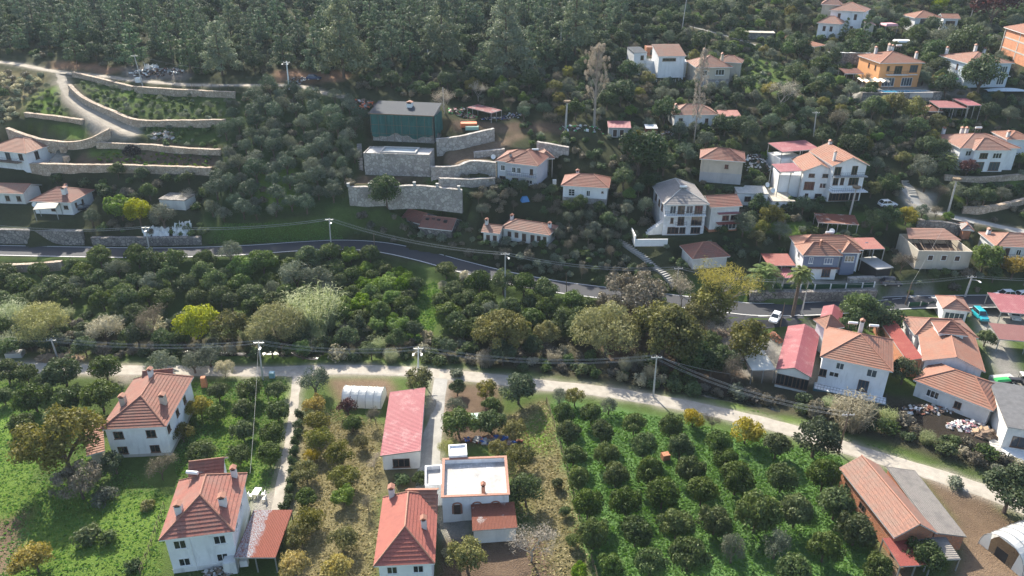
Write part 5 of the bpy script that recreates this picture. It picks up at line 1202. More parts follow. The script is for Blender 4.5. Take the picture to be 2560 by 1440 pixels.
def settle(limit=290):
    """the largest of each kind become things of their own, the rest one mass per kind"""
    kinds = {}
    for q in sorted(DEFER, key=lambda q: -q[0]): kinds.setdefault(SPEC[q[1]]['name'], []).append(q)
    for nm, L in kinds.items():
        left = max(0, limit-CNT.get(nm, 0))
        for sz, key, x, y, w, lab, hs, rz in L[:left]: plant(key, x, y, w, lab[0], lab[1], hs, rz)
        rest = L[left:]
        if not rest: continue
        V, A, MI, mats = [], [], [], []
        cache = {}
        for sz, key, x, y, w, lab, hs, rz in rest:
            v = rng.randrange(SPEC[key]['nvar'])
            if (key, v) not in cache:
                if v in SPEC[key]['proto']: me = [c.data for c in KIDS(SPEC[key]['proto'][v]) if 'lv' in c.data.attributes][0]
                else: me = SPEC[key]['make'](1000+sum(map(ord, key))*7+v*131)[-1][1]
                a = np.empty(len(me.vertices)*3, 'f'); me.vertices.foreach_get('co', a); b = np.empty(len(me.vertices), 'f'); me.attributes['lv'].data.foreach_get('value', b)
                a = a.reshape(-1, 4, 3); b = b.reshape(-1, 4); n = len(a); pick = np.random.default_rng(1).permutation(n)[:min(n, 420 if key.startswith('s_') else 1100)]
                c = a.mean(1, keepdims=True); f = min(1.7, (n/len(pick))**.5); cache[(key, v)] = ((c+(a-c)*f)[pick], b[pick], me.materials[0])
            a, b, m = cache[(key, v)]
            if m not in mats: mats.append(m)
            k = w/SPEC[key]['w']; c, s_ = math.cos(rz), math.sin(rz)
            q = a*np.array([k, k, k*hs]); q = np.stack([q[..., 0]*c-q[..., 1]*s_+x, q[..., 0]*s_+q[..., 1]*c+y, q[..., 2]+float(T(x, y))], -1)
            V.append(q); A.append(b); MI.append(np.full(len(a), mats.index(m), 'i'))
        V = np.concatenate(V); A = np.concatenate(A); MI = np.concatenate(MI); n = len(V)
        name = {'shrub': 'undergrowth', 'oak_tree': 'oak_woodland', 'pine_tree': 'pine_woodland'}.get(nm, nm.replace('_tree', '')+'_thicket')
        me = bpy.data.meshes.new(name); me.vertices.add(4*n); me.vertices.foreach_set('co', V.astype('f').ravel()); me.loops.add(4*n); me.loops.foreach_set('vertex_index', np.arange(4*n, dtype='i'))
        me.polygons.add(n); me.polygons.foreach_set('loop_start', np.arange(0, 4*n, 4, dtype='i'))
        for m in mats: me.materials.append(m)
        me.polygons.foreach_set('material_index', MI); me.update()
        at = me.attributes.new('lv', 'FLOAT', 'POINT'); at.data.foreach_set('value', A.astype('f').ravel())
        tag(link(me, name), 'mass of '+{'shrub': 'low shrubs filling the gaps between trees on the hill', 'oak_tree': 'distant dark oaks of the hillside woods', 'pine_tree': 'distant pines at the top of the photo'}.get(nm, nm.replace('_', ' ')+'s too small to tell apart'), 'vegetation', kind='stuff')
        print('STUFF', name, len(rest), n)
# ---- grassy orchard, bottom right: rows running down from the lane, counted from the wire fence
ORD = 'first second third fourth fifth sixth seventh eighth ninth tenth eleventh twelfth'.split()
ROWS = [[(1410,1040,60),(1420,1085,62),(1434,1143,62),(1447,1198,62),(1470,1265,78),(1485,1337,82),(1527,1420,74)],
 [(1478,1037,60),(1505,1083,62),(1515,1138,66),(1540,1190,70),(1565,1255,82),(1590,1335,86),(1627,1410,82)],
 [(1585,1063,60),(1610,1118,70),(1625,1183,76),(1657,1238,90),(1692,1315,90),(1722,1392,100)],
 [(1680,1067,66),(1702,1120,66),(1728,1175,72),(1755,1232,82),(1787,1305,84),(1832,1375,72)],
 [(1797,1110,72),(1815,1152,70),(1842,1200,92),(1893,1285,116),(1940,1365,78),(1985,1432,92)],
 [(1942,1118,74),(1955,1198,84),(1990,1282,92),(2062,1372,88)],
 [(2060,1192,80),(2090,1262,92),(2140,1328,94),(2196,1422,78)]]
for i, row in enumerate(ROWS):
    for j, (u, v, wp) in enumerate(row):
        pal = (u, v) in ((1470,1265), (1893,1285), (1940,1365), (1722,1392), (1832,1375))
        tree_px('olive' if (u, v) in ((1832,1375), (1940,1365)) else 'citrus', u, v, wp*.95, ('pale grey-green tree' if pal else 'dark round citrus tree')+f', {ORD[j]} from the lane in the {ORD[i]} orchard row from the fence', 'orchard trees in rows on bright grass', rng.uniform(1.12, 1.38))
G1 = 'citrus trees round the two left farmhouses'
for a in [(16,932,70),(66,938,60),(157,930,90),(262,922,75),(121,955,60),(83,997,85),(169,1001,72),(250,993,92),(52,1061,62),(145,1049,66),(8,993,50)]:
    tree_px('citrus', *a, 'dark citrus tree on the lawn left of the upper farmhouse', G1)
for a in [(546,981,55),(622,977,66),(691,977,52),(608,1025,60),(693,1029,60),(606,1078,60),(681,1086,66),(596,1138,60),(671,1138,66),(504,1134,72),(540,1035,50)]:
    tree_px('citrus', *a, 'dark citrus tree between the upper farmhouse and the narrow side lane', G1+', right group')
for k, u, v, wp, l in [('bright',225,1050,55,'pale green young tree at the left wall of the upper farmhouse'),('yellow',500,1018,66,'golden yellow tree right of the upper farmhouse'),('mand',455,1086,62,'olive-yellow bushy tree at the right corner of the upper farmhouse'),
 ('olive',407,914,78,'grey olive tree on the lane edge behind the upper farmhouse, leftmost of three'),('olive',483,908,62,'grey olive tree on the lane edge behind the upper farmhouse, middle one'),('olive',522,892,64,'tallest grey olive tree on the lane edge behind the upper farmhouse'),('pale',560,922,56,'beige flowering bush beside the lane at the junction pole'),('olived',786,957,78,'dark grey olive tree at the mouth of the narrow side lane'),
 ('autumnbig',150,1108,188,'big brown-green tree left of the upper farmhouse'),('brownbig',195,1205,110,'dull brown bushy tree below the big brown-green tree'),('s_olive',258,1242,62,'grey bush between the two left farmhouses'),('s_autumn',370,1262,42,'small rusty brown shrub on the lawn left of the lower farmhouse'),('yellow',85,1398,100,'orange-yellow tree in the bottom left corner'),('s_oak',328,1418,46,'small dark bush on the lawn at the bottom edge, left'),('oak',285,1160,62,'dark shrubby tree at the foot of the upper farmhouse'),('barebrown',400,1165,90,'leafless brown tree between the two left farmhouses'),
 ('s_broad',215,1330,80,'low leafy shrub in the middle of the bottom left lawn'),('s_broad',265,1345,60,'low leafy shrub on the bottom left lawn, nearer the lower farmhouse'),
 ('yellow',786,1013,60,'orange-tipped mandarin tree at the top of the hedge beside the side lane'),('yellow',778,1142,42,'small golden mandarin tree beside the side lane'),('citrus',765,1247,56,'dark green mandarin tree beside the side lane near the white table'),('yellow',737,1412,84,'yellow mandarin tree at the bottom edge beside the rusty lean-to'),
 ('bright',859,1243,56,'bright green tree in the second mandarin row'),('yellow',845,1422,84,'yellow mandarin tree at the bottom edge, second row'),('citrus',881,1061,48,'round dark tree on the dry plot left of the pink barn'),('barebrown',938,1037,62,'brown half-bare tree at the left corner of the pink barn'),('wine',869,1019,50,'dark purple-leaved tree below the small plastic tunnel'),
 ('autumn',1046,953,72,'olive-yellow tree behind the pink barn beside the lane'),('citrus',1147,1061,88,'large dark citrus tree right of the concrete drive'),('olive',1139,1017,52,'grey-green tree right of the concrete drive'),('citrus',1228,1057,72,'dark citrus tree beside the pale green panel'),('citrus',1228,1013,46,'small dark citrus tree above the pale green panel'),('autumn',1216,977,56,'yellow-green tree beside the lane above the brown bed'),('oak',1296,975,84,'tall dark green tree at the lane corner of the wire fence'),('oak',1143,972,42,'narrow dark shrub at the mouth of the concrete drive'),('s_olive',1137,932,38,'small grey tree at the lane edge by the concrete drive'),('willow',1123,1118,52,'pale yellow-green shrub behind the flat white house'),('autumn',1288,1078,62,'yellow-green tree left of the wire fence'),('autumn',1244,1122,48,'small yellow tree beside the scrap pile'),
 ('broad',1316,1231,88,'tall green tree at the right wall of the flat white house'),('mand',1300,1142,78,'straggly olive-brown tree right of the flat white house'),('citrus',1393,1210,32,'uppermost of three young trees on the dry strip along the fence'),('citrus',1413,1279,30,'middle one of three young trees on the dry strip along the fence'),('citrus',1433,1352,38,'lowest of three young trees on the dry strip along the fence'),('bare',1328,1352,128,'grey leafless fig tree below the striped rusty lean-to'),('autumn',1167,1392,96,'yellow-brown tree at the bottom edge right of the maroon hip roof'),('s_pale',1121,1384,34,'pale shrub beside the maroon hip-roofed house'),('citrus',1050,1198,42,'dark round bush at the left corner of the flat white house'),('s_broad',1002,1198,44,'grey-green shrub in front of the pink barn'),('bright',1449,1428,42,'bright green young tree at the bottom edge by the fence'),('bare',934,1154,44,'thin leafless tree left of the pink barn front'),('barebrown',918,1255,54,'brown bare shrub left of the maroon hip roof'),
 ('olive',1399,993,46,'small grey olive between lane and orchard, nearest the wire fence'),('autumn',1437,993,48,'yellowish shrub between lane and orchard near the fence'),('olive',1522,1017,48,'small grey olive between lane and orchard, further right'),('yellow',1733,1049,54,'yellow shrub on the lane edge above the orchard, left one'),('barebrown',1781,1053,52,'bare brown shrub between the two yellow shrubs above the orchard'),('yellow',1865,1081,80,'larger yellow shrub on the lane edge above the orchard'),('oak',2040,1100,110,'tall dark tree on the lane edge beside the wooden pole'),('oak',2528,1232,130,'large dark tree at the lane end, right edge'),('s_olive',2389,1206,44,'thin grey shrub by the low wall behind the brick barn'),('citrus',2313,1390,92,'citrus tree in front of the brick barn'),
 # stream side
 ('willow',102,813,130,'broad tan willow at the far left above the power line'),('pale',262,824,86,'small rounded pale bush-tree left of the bare brown thicket'),('barebrown',372,806,112,'bare brown thicket beside the bright yellow-green tree'),('yellowgreen',492,812,98,'bright yellow-green tree in the middle left'),('autumn',577,822,92,'golden-topped tree right of the bright yellow-green tree'),('willow',688,818,138,'pale willow in front of the reed bank'),('reedbig',786,790,160,'huge drooping clump of giant cane'),('reed',22,790,90,'green cane clump at the left edge above the power line'),
 ('bright',605,672,64,'bright green tree at the edge of the asphalt in the dark orchard'),('citrus',657,657,74,'dark round tree at the edge of the asphalt, right of the bright green one'),('olive',740,690,80,'grey-green loose tree in the dark orchard, left of the bright citrus'),('olive',800,700,80,'grey-green loose tree touching the bright citrus'),('broad',770,650,70,'grey-green tree just below the asphalt pole'),
 ('pale',1108,716,36,'slender pale tree beside the sunlit clearing'),('s_pale',1165,690,34,'slim pale shrub at the asphalt edge'),('autumnbig',1254,834,132,'large olive-yellow tree below the road pole'),('autumn',1367,838,68,'small yellowish tree right of the large olive-yellow tree'),('willow',1518,830,166,'large beige willow in the middle'),('autumnbig',1660,836,178,'speckled yellow-green tree right of the beige willow'),('brownbig',1585,745,150,'brown bare thicket beside the road bend'),('bare',1711,728,104,'grey leafless tree at the foot of the long steps'),
 ('plane',1805,700,186,'big yellow plane tree with pale forking trunks beside the road'),('autumn',1871,862,118,'dark olive-yellow tree left of the cream awning'),('autumn',1785,762,110,'orange-yellow tree below the big plane'),('broad',2149,775,90,'fresh green tree on the road edge right of the pink-roofed hut'),('oak',2205,795,90,'dark hedge-like tree below the road bend'),('oak',2130,812,60,'dark tree behind the terrace house roof'),('mand',2222,840,52,'brownish tree at the right end of the terrace house'),('broad',2262,930,70,'green fig tree between the terrace house and the rubbish bank'),
 ('palm',2001,688,62,'tall fan palm with a shaggy trunk beside the asphalt'),('datepalm',1912,680,82,'low shaggy date palm left of the tall fan palm'),('olive',1860,562,64,'round grey-green loquat below the brown-roofed annex'),('autumn',1927,543,62,'yellow-green tree below the pale sheet roofs'),('yellow',2268,541,54,'round orange-brown tree beside the paved hill lane'),('barebrown',2259,653,66,'thin yellow-brown tree left of the roofless house'),('bright',2463,648,74,'light green tree between the roofless house and the balcony house'),('yellow',2537,668,72,'golden tree at the right edge below the balcony house'),('citrus',2465,847,48,'round dark tree beside the grey yard right of the orange roofs'),
 # hill
 ('poplar',1490,215,72,'tall beige half-bare poplar on the wooded slope'),('poplarslim',1748,240,36,'very tall slim bare poplar in front of the stone villa'),('pinebig',1265,95,132,'largest pale pine at the forest edge, upper middle'),('pinebig',1105,78,112,'pale pine with a bare trunk at the forest edge left of the largest pine'),('pinebig',850,95,130,'broad pale pine at the forest edge above the parked blue car'),('pinebig',545,120,88,'tall pale pine above the dirt road'),('pine',470,138,62,'light green pine left of the tall pale pine above the dirt road'),('pinebig',1440,50,110,'umbrella-shaped pine near the thin white pole'),('oak',965,478,84,'dark tree growing in front of the tallest rubble wall'),('oak',2455,190,96,'big dark tree covering the pale blue villa'),('cypress',2112,78,28,'small dark cypress before the tall white villa'),('cypress',2160,90,44,'larger dark cypress before the tall white villa'),('bare',1955,235,80,'fan-shaped leafless tree on the green slope'),('barebrown',2100,300,80,'leafless brown tree in the middle of the right slope'),('yellow',1925,225,45,'yellow bush beside the fan-shaped leafless tree'),('autumn',2238,262,60,'olive-yellow bush below the pool wall'),('autumn',2285,277,62,'rounded olive-yellow bush left of the tiled hut'),('willow',2215,255,40,'pale bush below the pool wall'),
 ('olive',2310,420,60,'grey olive left of the yard palm'),('datepalm',2370,398,60,'date palm in the yard of the salmon villa'),('wine',2420,420,46,'dark creeper on the front of the salmon villa'),('bare',1110,250,64,'leafless tree at the right corner of the netted building'),('bare',1195,225,50,'leafless tree on the slope above the striped canopy'),('oak',1600,380,120,'wide dark fig tree on the slope above the grey-roofed villa'),('bright',300,520,70,'yellow-green bush beside the stained-roof house, left one'),('yellowgreen',345,530,66,'yellow-green bush beside the stained-roof house, right one'),('olive',405,540,66,'grey olive above the white sheeting'),('olived',228,545,42,'small round olive in front of the stained-roof house'),('bright',290,510,50,'light green tree behind the yellow-green bushes'),('bare',470,490,44,'leafless tree at the windowless block shed'),
 ('broad',2290,90,50,'green tree left of the white bungalow'),('wine',2490,12,110,'dark red-leaved tree in the top right corner'),('yellowgreen',2352,8,40,'yellow-green tree at the top edge'),('olive',2365,95,70,'silvery olive right of the white gazebo'),('broad',2420,110,90,'mixed green tree between the bungalow and the pale blue villa'),('oak',2340,130,60,'dark tree right of the orange villa')]:
    tree_px(k, u, v, wp, l)
GM = 'mandarin trees beside the narrow side lane'
for a in [(790,1061,68),(796,1098,76),(765,1182,72),(765,1303,80),(753,1342,76)]: tree_px('mand', *a, 'olive-green mandarin tree in the hedge row right of the narrow side lane', GM)
for a in [(853,1134,78),(861,1194,76),(855,1355,78),(905,1105,44)]: tree_px('mand', *a, 'olive-green mandarin tree on the dry plot in the second row', GM+', second row')
for i in range(15):
    t = i/14; u = 748-46*t-8*(t > .7); v = 1035+330*t; tree_px('s_oak', u, v, 28+6*t, 'dark low bush in the hedge along the narrow side lane', 'hedge bushes along the side lane', 1.4)
# ---- dark citrus orchard in the valley
L_ = lambda s, g: (s, g)
LAB = {'bright': ('bright green tree among the dark citrus of the valley orchard', 'bright trees among the valley citrus'), 'citrus': ('dark citrus tree in the dense valley orchard below the asphalt road', 'dark citrus trees of the valley orchard'), 'broad': ('grey-green tree among the dark citrus of the valley orchard', 'greyer trees among the valley citrus'), 'olive': ('greyish olive among the dark citrus of the valley orchard', 'olives among the valley citrus')}
n1 = scatter([(-150,700),(120,690),(220,665),(560,650),(700,660),(850,660),(860,740),(760,790),(520,780),(440,770),(330,790),(180,760),(-150,790)], [('citrus',6,4.2,6),('broad',2,4,6),('olive',1.3,4,5.5),('bright',.5,3.6,4.6)], 4.0, LAB, 7000, 1.5)
LAB2 = {'bright': ('bright green citrus tree left of the sunlit clearing', 'bright citrus trees left of the clearing'), 'citrus': ('dark citrus tree among the bright ones near the clearing', 'darker citrus near the clearing')}
n2 = scatter([(840,650),(960,650),(1010,700),(1050,740),(1030,800),(1000,840),(860,810),(850,740)], [('bright',5,3.4,4.8),('citrus',3,3.6,4.8)], 3.6, LAB2, 3000, 1)
LAB3 = {'citrus': ('dark citrus tree right of the sunlit clearing below the asphalt', 'dark citrus trees right of the clearing'), 'broad': ('mid green tree right of the sunlit clearing', 'greener trees right of the clearing'), 'olive': ('grey tree right of the sunlit clearing', 'grey trees right of the clearing')}
n3 = scatter([(1110,690),(1190,690),(1260,735),(1390,745),(1490,765),(1480,870),(1180,860),(1090,830)], [('citrus',7,4,5.8),('broad',2,4,5.5),('olive',1,4,5)], 4.1, LAB3, 3000, 1)
LABH = {k: (t+' on the tangled bank between the power line and the orchards', t+'s on the stream bank') for k, t in [('s_broad','low green shrub'),('s_brown','dry brown shrub'),('s_pale','pale straw-coloured shrub'),('s_olive','grey shrub'),('reed','green cane clump'),('dryreed','dry cane clump'),('broad','leafy green tree'),('autumn','yellowing tree'),('oak','dark leafy tree'),('barebrown','bare brown tree'),('bright','fresh green bush')]}
n4 = scatter([(-150,800),(440,790),(560,850),(900,800),(1100,850),(1180,880),(1180,915),(900,905),(600,895),(-150,890)], [('s_broad',3,2,4),('s_pale',2,2,4),('s_olive',2,2,4),('broad',2,3.5,5),('oak',1.5,3.5,5),('reed',1.5,3,5),('s_brown',1,2,3)], 2.6, LABH, 4000, 1)
n5 = scatter([(1180,880),(1480,890),(1700,920),(1760,1000),(1640,975),(1400,930),(1180,918)], [('s_broad',4,2,4),('s_pale',1,2,4),('s_brown',3,2,4),('oak',1.4,3,5),('dryreed',1,2.5,4)], 2.6, LABH, 2500, .8)
LABR = {k: (t+' on the weedy bank between the lane and the right-hand houses', t+'s on the weedy bank') for k, t in [('s_broad','low green shrub'),('s_brown','dry brown shrub'),('s_pale','pale straw-coloured shrub'),('s_olive','grey shrub'),('reed','green cane clump'),('dryreed','dry cane clump')]}
n6 = scatter([(1690,965),(1800,980),(2040,1005),(2240,1055),(2480,1135),(2560,1175),(2560,1205),(2250,1102),(2000,1030),(1800,992)], [('s_broad',4,2,4),('s_pale',1,2,4),('s_olive',3,2,4),('s_brown',3,2,4),('reed',1,2.5,4)], 2.2, LABR, 4000, .3)
tree_px('dryreed', 2130, 1035, 110, 'tall pale cane clump with feathery tips beside the leaning wooden pole')
LABK = {k: (t+' in the tangled brown thicket beside the road bend', t+'s in the road bend thicket') for k, t in [('barebrown','bare brown tree'),('bare','bare grey tree'),('autumn','speckled yellowing tree'),('oak','dark green tree'),('broad','green tree'),('s_brown','brown shrub'),('s_broad','green shrub'),('s_autumn','yellowish shrub')]}
scatter([(1530,715),(1600,690),(1680,715),(1760,760),(1800,815),(1860,880),(1850,965),(1760,955),(1560,905),(1500,860),(1500,790)], [('barebrown',4,4,7),('bare',2,4,6),('autumn',3,4,7),('oak',2,3.5,6),('broad',1.5,3.5,6),('s_brown',2,2,4),('s_broad',2,2,4),('s_autumn',2,2,3.5)], 2.6, LABK, 2500, 1, gap=.55)
# ---- olive grove left of the rubble walls
LABO = {'olived': ('grey-green olive tree in the dense grove left of the rubble walls', 'olive trees of the hillside grove'), 'olive': ('paler olive tree in the dense grove left of the rubble walls', 'paler olive trees of the hillside grove'), 's_brown': ('brown dry shrub in the olive grove', 'dry shrubs of the olive grove')}
n7 = scatter([(600,245),(760,240),(870,255),(905,300),(890,420),(870,500),(850,540),(700,545),(520,560),(545,440),(575,300)], [('olived',8,3.6,5.6),('olive',3,3.4,5),('s_brown',1,2,3)], 3.5, LABO, 6000, 1.2)
# ---- terraces
LABT = {'s_broad': ('small green shrub on the grassy terraces', 'shrubs on the terraces'), 'olive': ('young olive tree planted on the grassy terraces', 'young olives on the terraces'), 's_olive': ('small grey shrub on the grassy terraces', 'grey shrubs on the terraces')}
scatter([(195,205),(335,225),(580,250),(560,300),(350,300),(250,265)], [('olive',3,1.3,2.2),('s_broad',3,1,2),('s_olive',2,1,2)], 2.3, LABT, 900, .6)
scatter([(70,245),(130,215),(175,290),(75,285)], [('olive',2,1.3,2),('s_broad',3,1,2)], 2.2, LABT, 300, .4)
scatter([(340,320),(555,322),(548,372),(400,365)], [('s_broad',3,1,2),('s_olive',2,1,2)], 2.6, LABT, 300, .4)
scatter([(250,382),(390,386),(530,394),(525,420),(330,414),(240,402)], [('s_bright',2,.7,1.2),('s_broad',2,.7,1.3),('s_mand',1,.7,1.1)], 1.3, {k: ('small vegetable plant in the beds of the brown terrace', 'vegetables on the brown terrace') for k in ('s_bright','s_broad','s_mand')}, 700, .1, cap=70)
LABB = {k: (t+' in the thicket below the lowest terrace wall', t+'s below the terraces') for k, t in [('oak','dark tree'),('s_oak','dark shrub'),('s_broad','green shrub'),('s_brown','brown shrub'),('olive','grey olive'),('s_yellow','yellow shrub'),('broad','green tree')]}
scatter([(90,440),(300,445),(540,455),(530,520),(480,540),(470,470),(390,480),(380,520),(260,500),(230,470),(100,460)], [('oak',2,3,5),('s_oak',4,2,4),('s_broad',3,2,4),('s_brown',3,2,4),('s_yellow',.7,2,3),('broad',1,3,4.5)], 2.4, LABB, 2500, .6)
scatter([(240,555),(500,560),(540,600),(510,600),(240,580)], [('s_broad',2,1.5,3),('s_brown',2,1.5,3)], 2.4, LABB, 400, .4)
LABS = {k: (t+' on the dry slope at the left edge beside the terraces', t+'s on the left dry slope') for k, t in [('s_brown','brown shrub'),('s_pale','straw-coloured shrub'),('s_olive','grey shrub'),('oak','dark small tree')]}
scatter([(-150,175),(110,190),(60,270),(20,320),(-150,335)], [('s_brown',3,1.5,3),('s_pale',3,1.5,3),('s_olive',3,1.5,3),('oak',.6,2.5,3.5)], 2.3, LABS, 1200, .5)
# ---- slope above the asphalt and the village slope
LABV = {k: (t+' on the wooded village slope among the houses', t+'s on the village slope') for k, t in [('olive','grey olive tree'),('olived','dark olive tree'),('oak','dense dark green tree'),('broad','mid green leafy tree'),('autumn','yellowing tree'),('barebrown','bare brown tree'),('s_oak','dark shrub'),('s_broad','green shrub'),('s_brown','brown shrub'),('s_olive','grey shrub'),('bright','light green tree'),('bare','bare grey tree'),('pine','small pine')]}
MV = [('olive',2.4,3,5),('olived',2.4,3,5),('oak',4,4,7),('broad',2.8,3.6,6.2),('autumn',.8,3,5),('barebrown',1.2,3,5),('s_oak',2.5,2,3.6),('s_broad',2.5,2,3.4),('s_brown',1.6,1.6,3),('bright',.35,2.5,4)]
n8 = scatter([(1160,210),(1420,200),(1700,210),(2000,250),(2330,290),(2560,290),(2640,330),(2640,540),(2300,560),(2240,600),(1900,620),(1560,560),(1540,330),(1430,330),(1260,300),(1160,260)], MV, 3.3, LABV, 9000, 3.6)
n9 = scatter([(1420,200),(1560,60),(1760,40),(2000,0),(2640,0),(2640,290),(2330,290),(2000,250),(1700,210)], MV, 3.4, LABV, 7000, 3.6, holes=[[(1850,130),(1990,170),(1960,240),(1850,230)]])
n10 = scatter([(890,540),(1160,560),(1560,640),(1700,700),(1700,735),(1500,715),(1250,670),(1050,620),(880,595)], [('s_brown',3,1.5,3),('s_olive',2,1.5,3),('s_broad',2,1.5,3),('s_oak',1,1.5,3),('barebrown',.4,3,4)], 2.2, LABV, 3000, .8, gap=.6)
n11 = scatter([(1160,450),(1400,470),(1420,520),(1560,520),(1560,640),(1400,640),(1380,540),(1190,540)], [('oak',2,3,5),('s_oak',2,2,3.5),('s_brown',2,2,3),('olive',2,3,4),('broad',1.5,3,4.6),('barebrown',.6,3,4)], 2.3, LABV, 4000, 1.8, gap=.6)
n12 = scatter([(2240,680),(2560,680),(2640,700),(2640,735),(2240,740)], [('s_broad',3,1.6,3),('s_olive',2,1.6,3),('s_brown',2,1.6,3),('broad',.7,2.5,4)], 2.4, LABV, 800, 1)
n13 = scatter([(900,190),(1180,190),(1180,260),(1060,245),(900,235)], [('oak',3,3,5),('s_brown',3,2,3),('s_oak',2,2,3),('broad',1,3,5)], 3.2, LABV, 800, 2)
# ---- forest on the hill
LABF = {'pine': ('dark pine of the forest filling the top of the photo', 'forest pines'), 'oak': ('dark evergreen oak of the forest filling the top of the photo', 'forest oaks'), 'broad': ('mid green tree of the forest edge', 'forest broadleaf trees')}
FOR = [(-300,140),(0,140),(150,160),(330,170),(480,185),(640,190),(860,185),(1050,200),(1400,195),(1600,90),(1700,40),(1760,-40),(-300,-40)]
n14 = scatter(FOR, [('pine',5,5,8.5),('oak',2.5,4,6.5),('broad',.6,4,5.5)], 4.4, LABF, 16000, 2, cap=560, gap=.66)
MS = [('s_oak',3,1.6,3),('s_broad',3,1.6,3),('s_brown',2,1.4,2.6),('s_olive',2,1.6,3)]
VSL = [(890,195),(1420,195),(1560,60),(1760,0),(2640,-20),(2640,545),(2300,570),(2240,700),(1900,640),(1700,700),(1500,700),(1200,640),(880,580),(1160,530),(1430,470),(1280,330),(1160,280)]
n15 = scatter(VSL, MS, 1.5, LABV, 9000, 1.5, gap=.62)
scatter(FOR, MS, 1.8, LABV, 2500, 1, gap=.5)
settle()
print('SCATTER', n1, n2, n3, n4, n5, n6, n7, n8, n9, n10, n11, n12, n13, n14, CNT)
# ---- grass and weeds as one mass
def grass_mass():
    g = np.random.default_rng(4); V, A, MI = [], [], []
    zones = [([(1372,1010),(1640,1040),(2100,1140),(2130,1250),(2330,1700),(1500,1500)], 44000, 0), ([(-200,950),(90,960),(110,1050),(420,1240),(400,1445),(-200,1500)], 14000, 0), ([(440,960),(715,950),(700,1150),(680,1240),(440,1230)], 7000, 0), ([(1640,985),(1900,1030),(2200,1120),(2500,1220),(2250,1148),(1800,1024)], 5000, 0),
      ([(830,1020),(960,1060),(940,1440),(720,1450),(760,1100)], 7000, 1), ([(1240,1050),(1365,1000),(1480,1440),(1330,1440)], 6000, 1), ([(560,560),(830,555),(860,600),(520,610)], 4000, 0), ([(1010,740),(1090,700),(1110,780),(1070,850),(1000,850)], 3000, 0)]
    for P, n, kind in zones:
        C = [hit(u, v) for u, v in P]; x = g.uniform(min(c.x for c in C), max(c.x for c in C), n*2); y = g.uniform(min(c.y for c in C), max(c.y for c in C), n*2)
        z = T(x, y); u, v = proj(x, y, z); m = inpoly(u, v, P); x, y, z = x[m], y[m], z[m]
        d = np.full(len(x), 9e9)
        for line, wd in ROADS: d = np.minimum(d, polyd(x, y, line)[0]-wd/2)
        for M, w_, d_ in PADS:
            c = M.translation; d = np.minimum(d, np.where(np.hypot(x-c.x, y-c.y) < min(w_, d_)/2+1, -1, 9))
        m = d > .2; x, y, z = x[m][:n], y[m][:n], z[m][:n]; k = len(x); a = g.random(k)*6.283; h = (.06+.2*g.random(k)**2)*(1 if kind == 0 else .8); w = .08+.16*g.random(k); l = g.normal(size=(k, 2))*.12
        p0 = np.stack([x-np.cos(a)*w, y-np.sin(a)*w, z-.03], -1); p1 = np.stack([x+np.cos(a)*w, y+np.sin(a)*w, z-.03], -1); t1 = np.stack([x+np.cos(a)*w*.6+l[:, 0], y+np.sin(a)*w*.6+l[:, 1], z+h], -1); t0 = np.stack([x-np.cos(a)*w*.6+l[:, 0], y-np.sin(a)*w*.6+l[:, 1], z+h*.8], -1)
        V.append(np.stack([p0, p1, t1, t0], 1)); A.append(g.random(k)); MI.append(np.full(k, kind, 'i'))
    V = np.concatenate(V); A = np.concatenate(A); MI = np.concatenate(MI); n = len(V); me = bpy.data.meshes.new('grass'); me.vertices.add(4*n); me.vertices.foreach_set('co', V.astype('f').ravel()); me.loops.add(4*n); me.loops.foreach_set('vertex_index', np.arange(4*n, dtype='i'))
    me.polygons.add(n); me.polygons.foreach_set('loop_start', np.arange(0, 4*n, 4, dtype='i')); me.materials.append(leafmat('grass_blades', (.09,.17,.04), (.13,.215,.06), .35)); me.materials.append(leafmat('dry_grass', (.15,.14,.06), (.36,.3,.17), .3)); me.polygons.foreach_set('material_index', MI); me.update()
    at = me.attributes.new('lv', 'FLOAT', 'POINT'); at.data.foreach_set('value', np.repeat(A, 4).astype('f'))
    tag(link(me, 'grass'), 'short grass and weeds on the lawns, orchard and lane verges', 'grass', kind='stuff')
grass_mass()
# ---------------------------------------------------------------- lanes, stream, steps
def sheet(name, m, px, lift=.03, step=None):
    """flat patch of ground cover following the ground; px outline"""
    P = [hit(u, v) for u, v in px]; c = sum(P, Vector())/len(P); mb = MB(); Q = []
    for i, p in enumerate(P):
        q = P[(i+1) % len(P)]; n = max(1, int((q-p).length/1.5))
        for k in range(n): r = p.lerp(q, k/n); Q.append(Vector((r.x, r.y, float(T(r.x, r.y))+lift)))
    rings = [[Vector((c.x+(q.x-c.x)*f, c.y+(q.y-c.y)*f, 0)) for q in Q] for f in (.02, .25, .5, .75, .92, 1)]
    for R_ in rings:
        for q in R_: q.z = float(T(q.x, q.y))+lift
    for a, b in zip(rings[:-1], rings[1:]):
        for k in range(len(Q)): mb.poly([a[k], b[k], b[(k+1) % len(Q)], a[(k+1) % len(Q)]])
    return tag(mb.build(name, m, smooth=True), kind='structure')
ribbon('dirt_lane', lane_low, 4.1, m_gravel, .05, edge=.2, n=6); ribbon('dirt_lane', lane_side, 2.3, m_gravel, .04, edge=.25)
ribbon('concrete_drive', drive, 3.6, m_slab, .045, edge=.06)
m_track = plain('pale_dirt', (.38,.335,.27), .95, .4, .6, bmp=.3)
ribbon('dirt_lane', lane_top, 3.6, m_track, .05, edge=.35); ribbon('dirt_ramp', ramp_l, 3.2, m_track, .05, edge=.3)
ribbon('hill_lane', hill_lane, 3.7, m_slab, .05, edge=.1); ribbon('footpath', hill_path, 1.4, m_slab, .05, edge=.15)
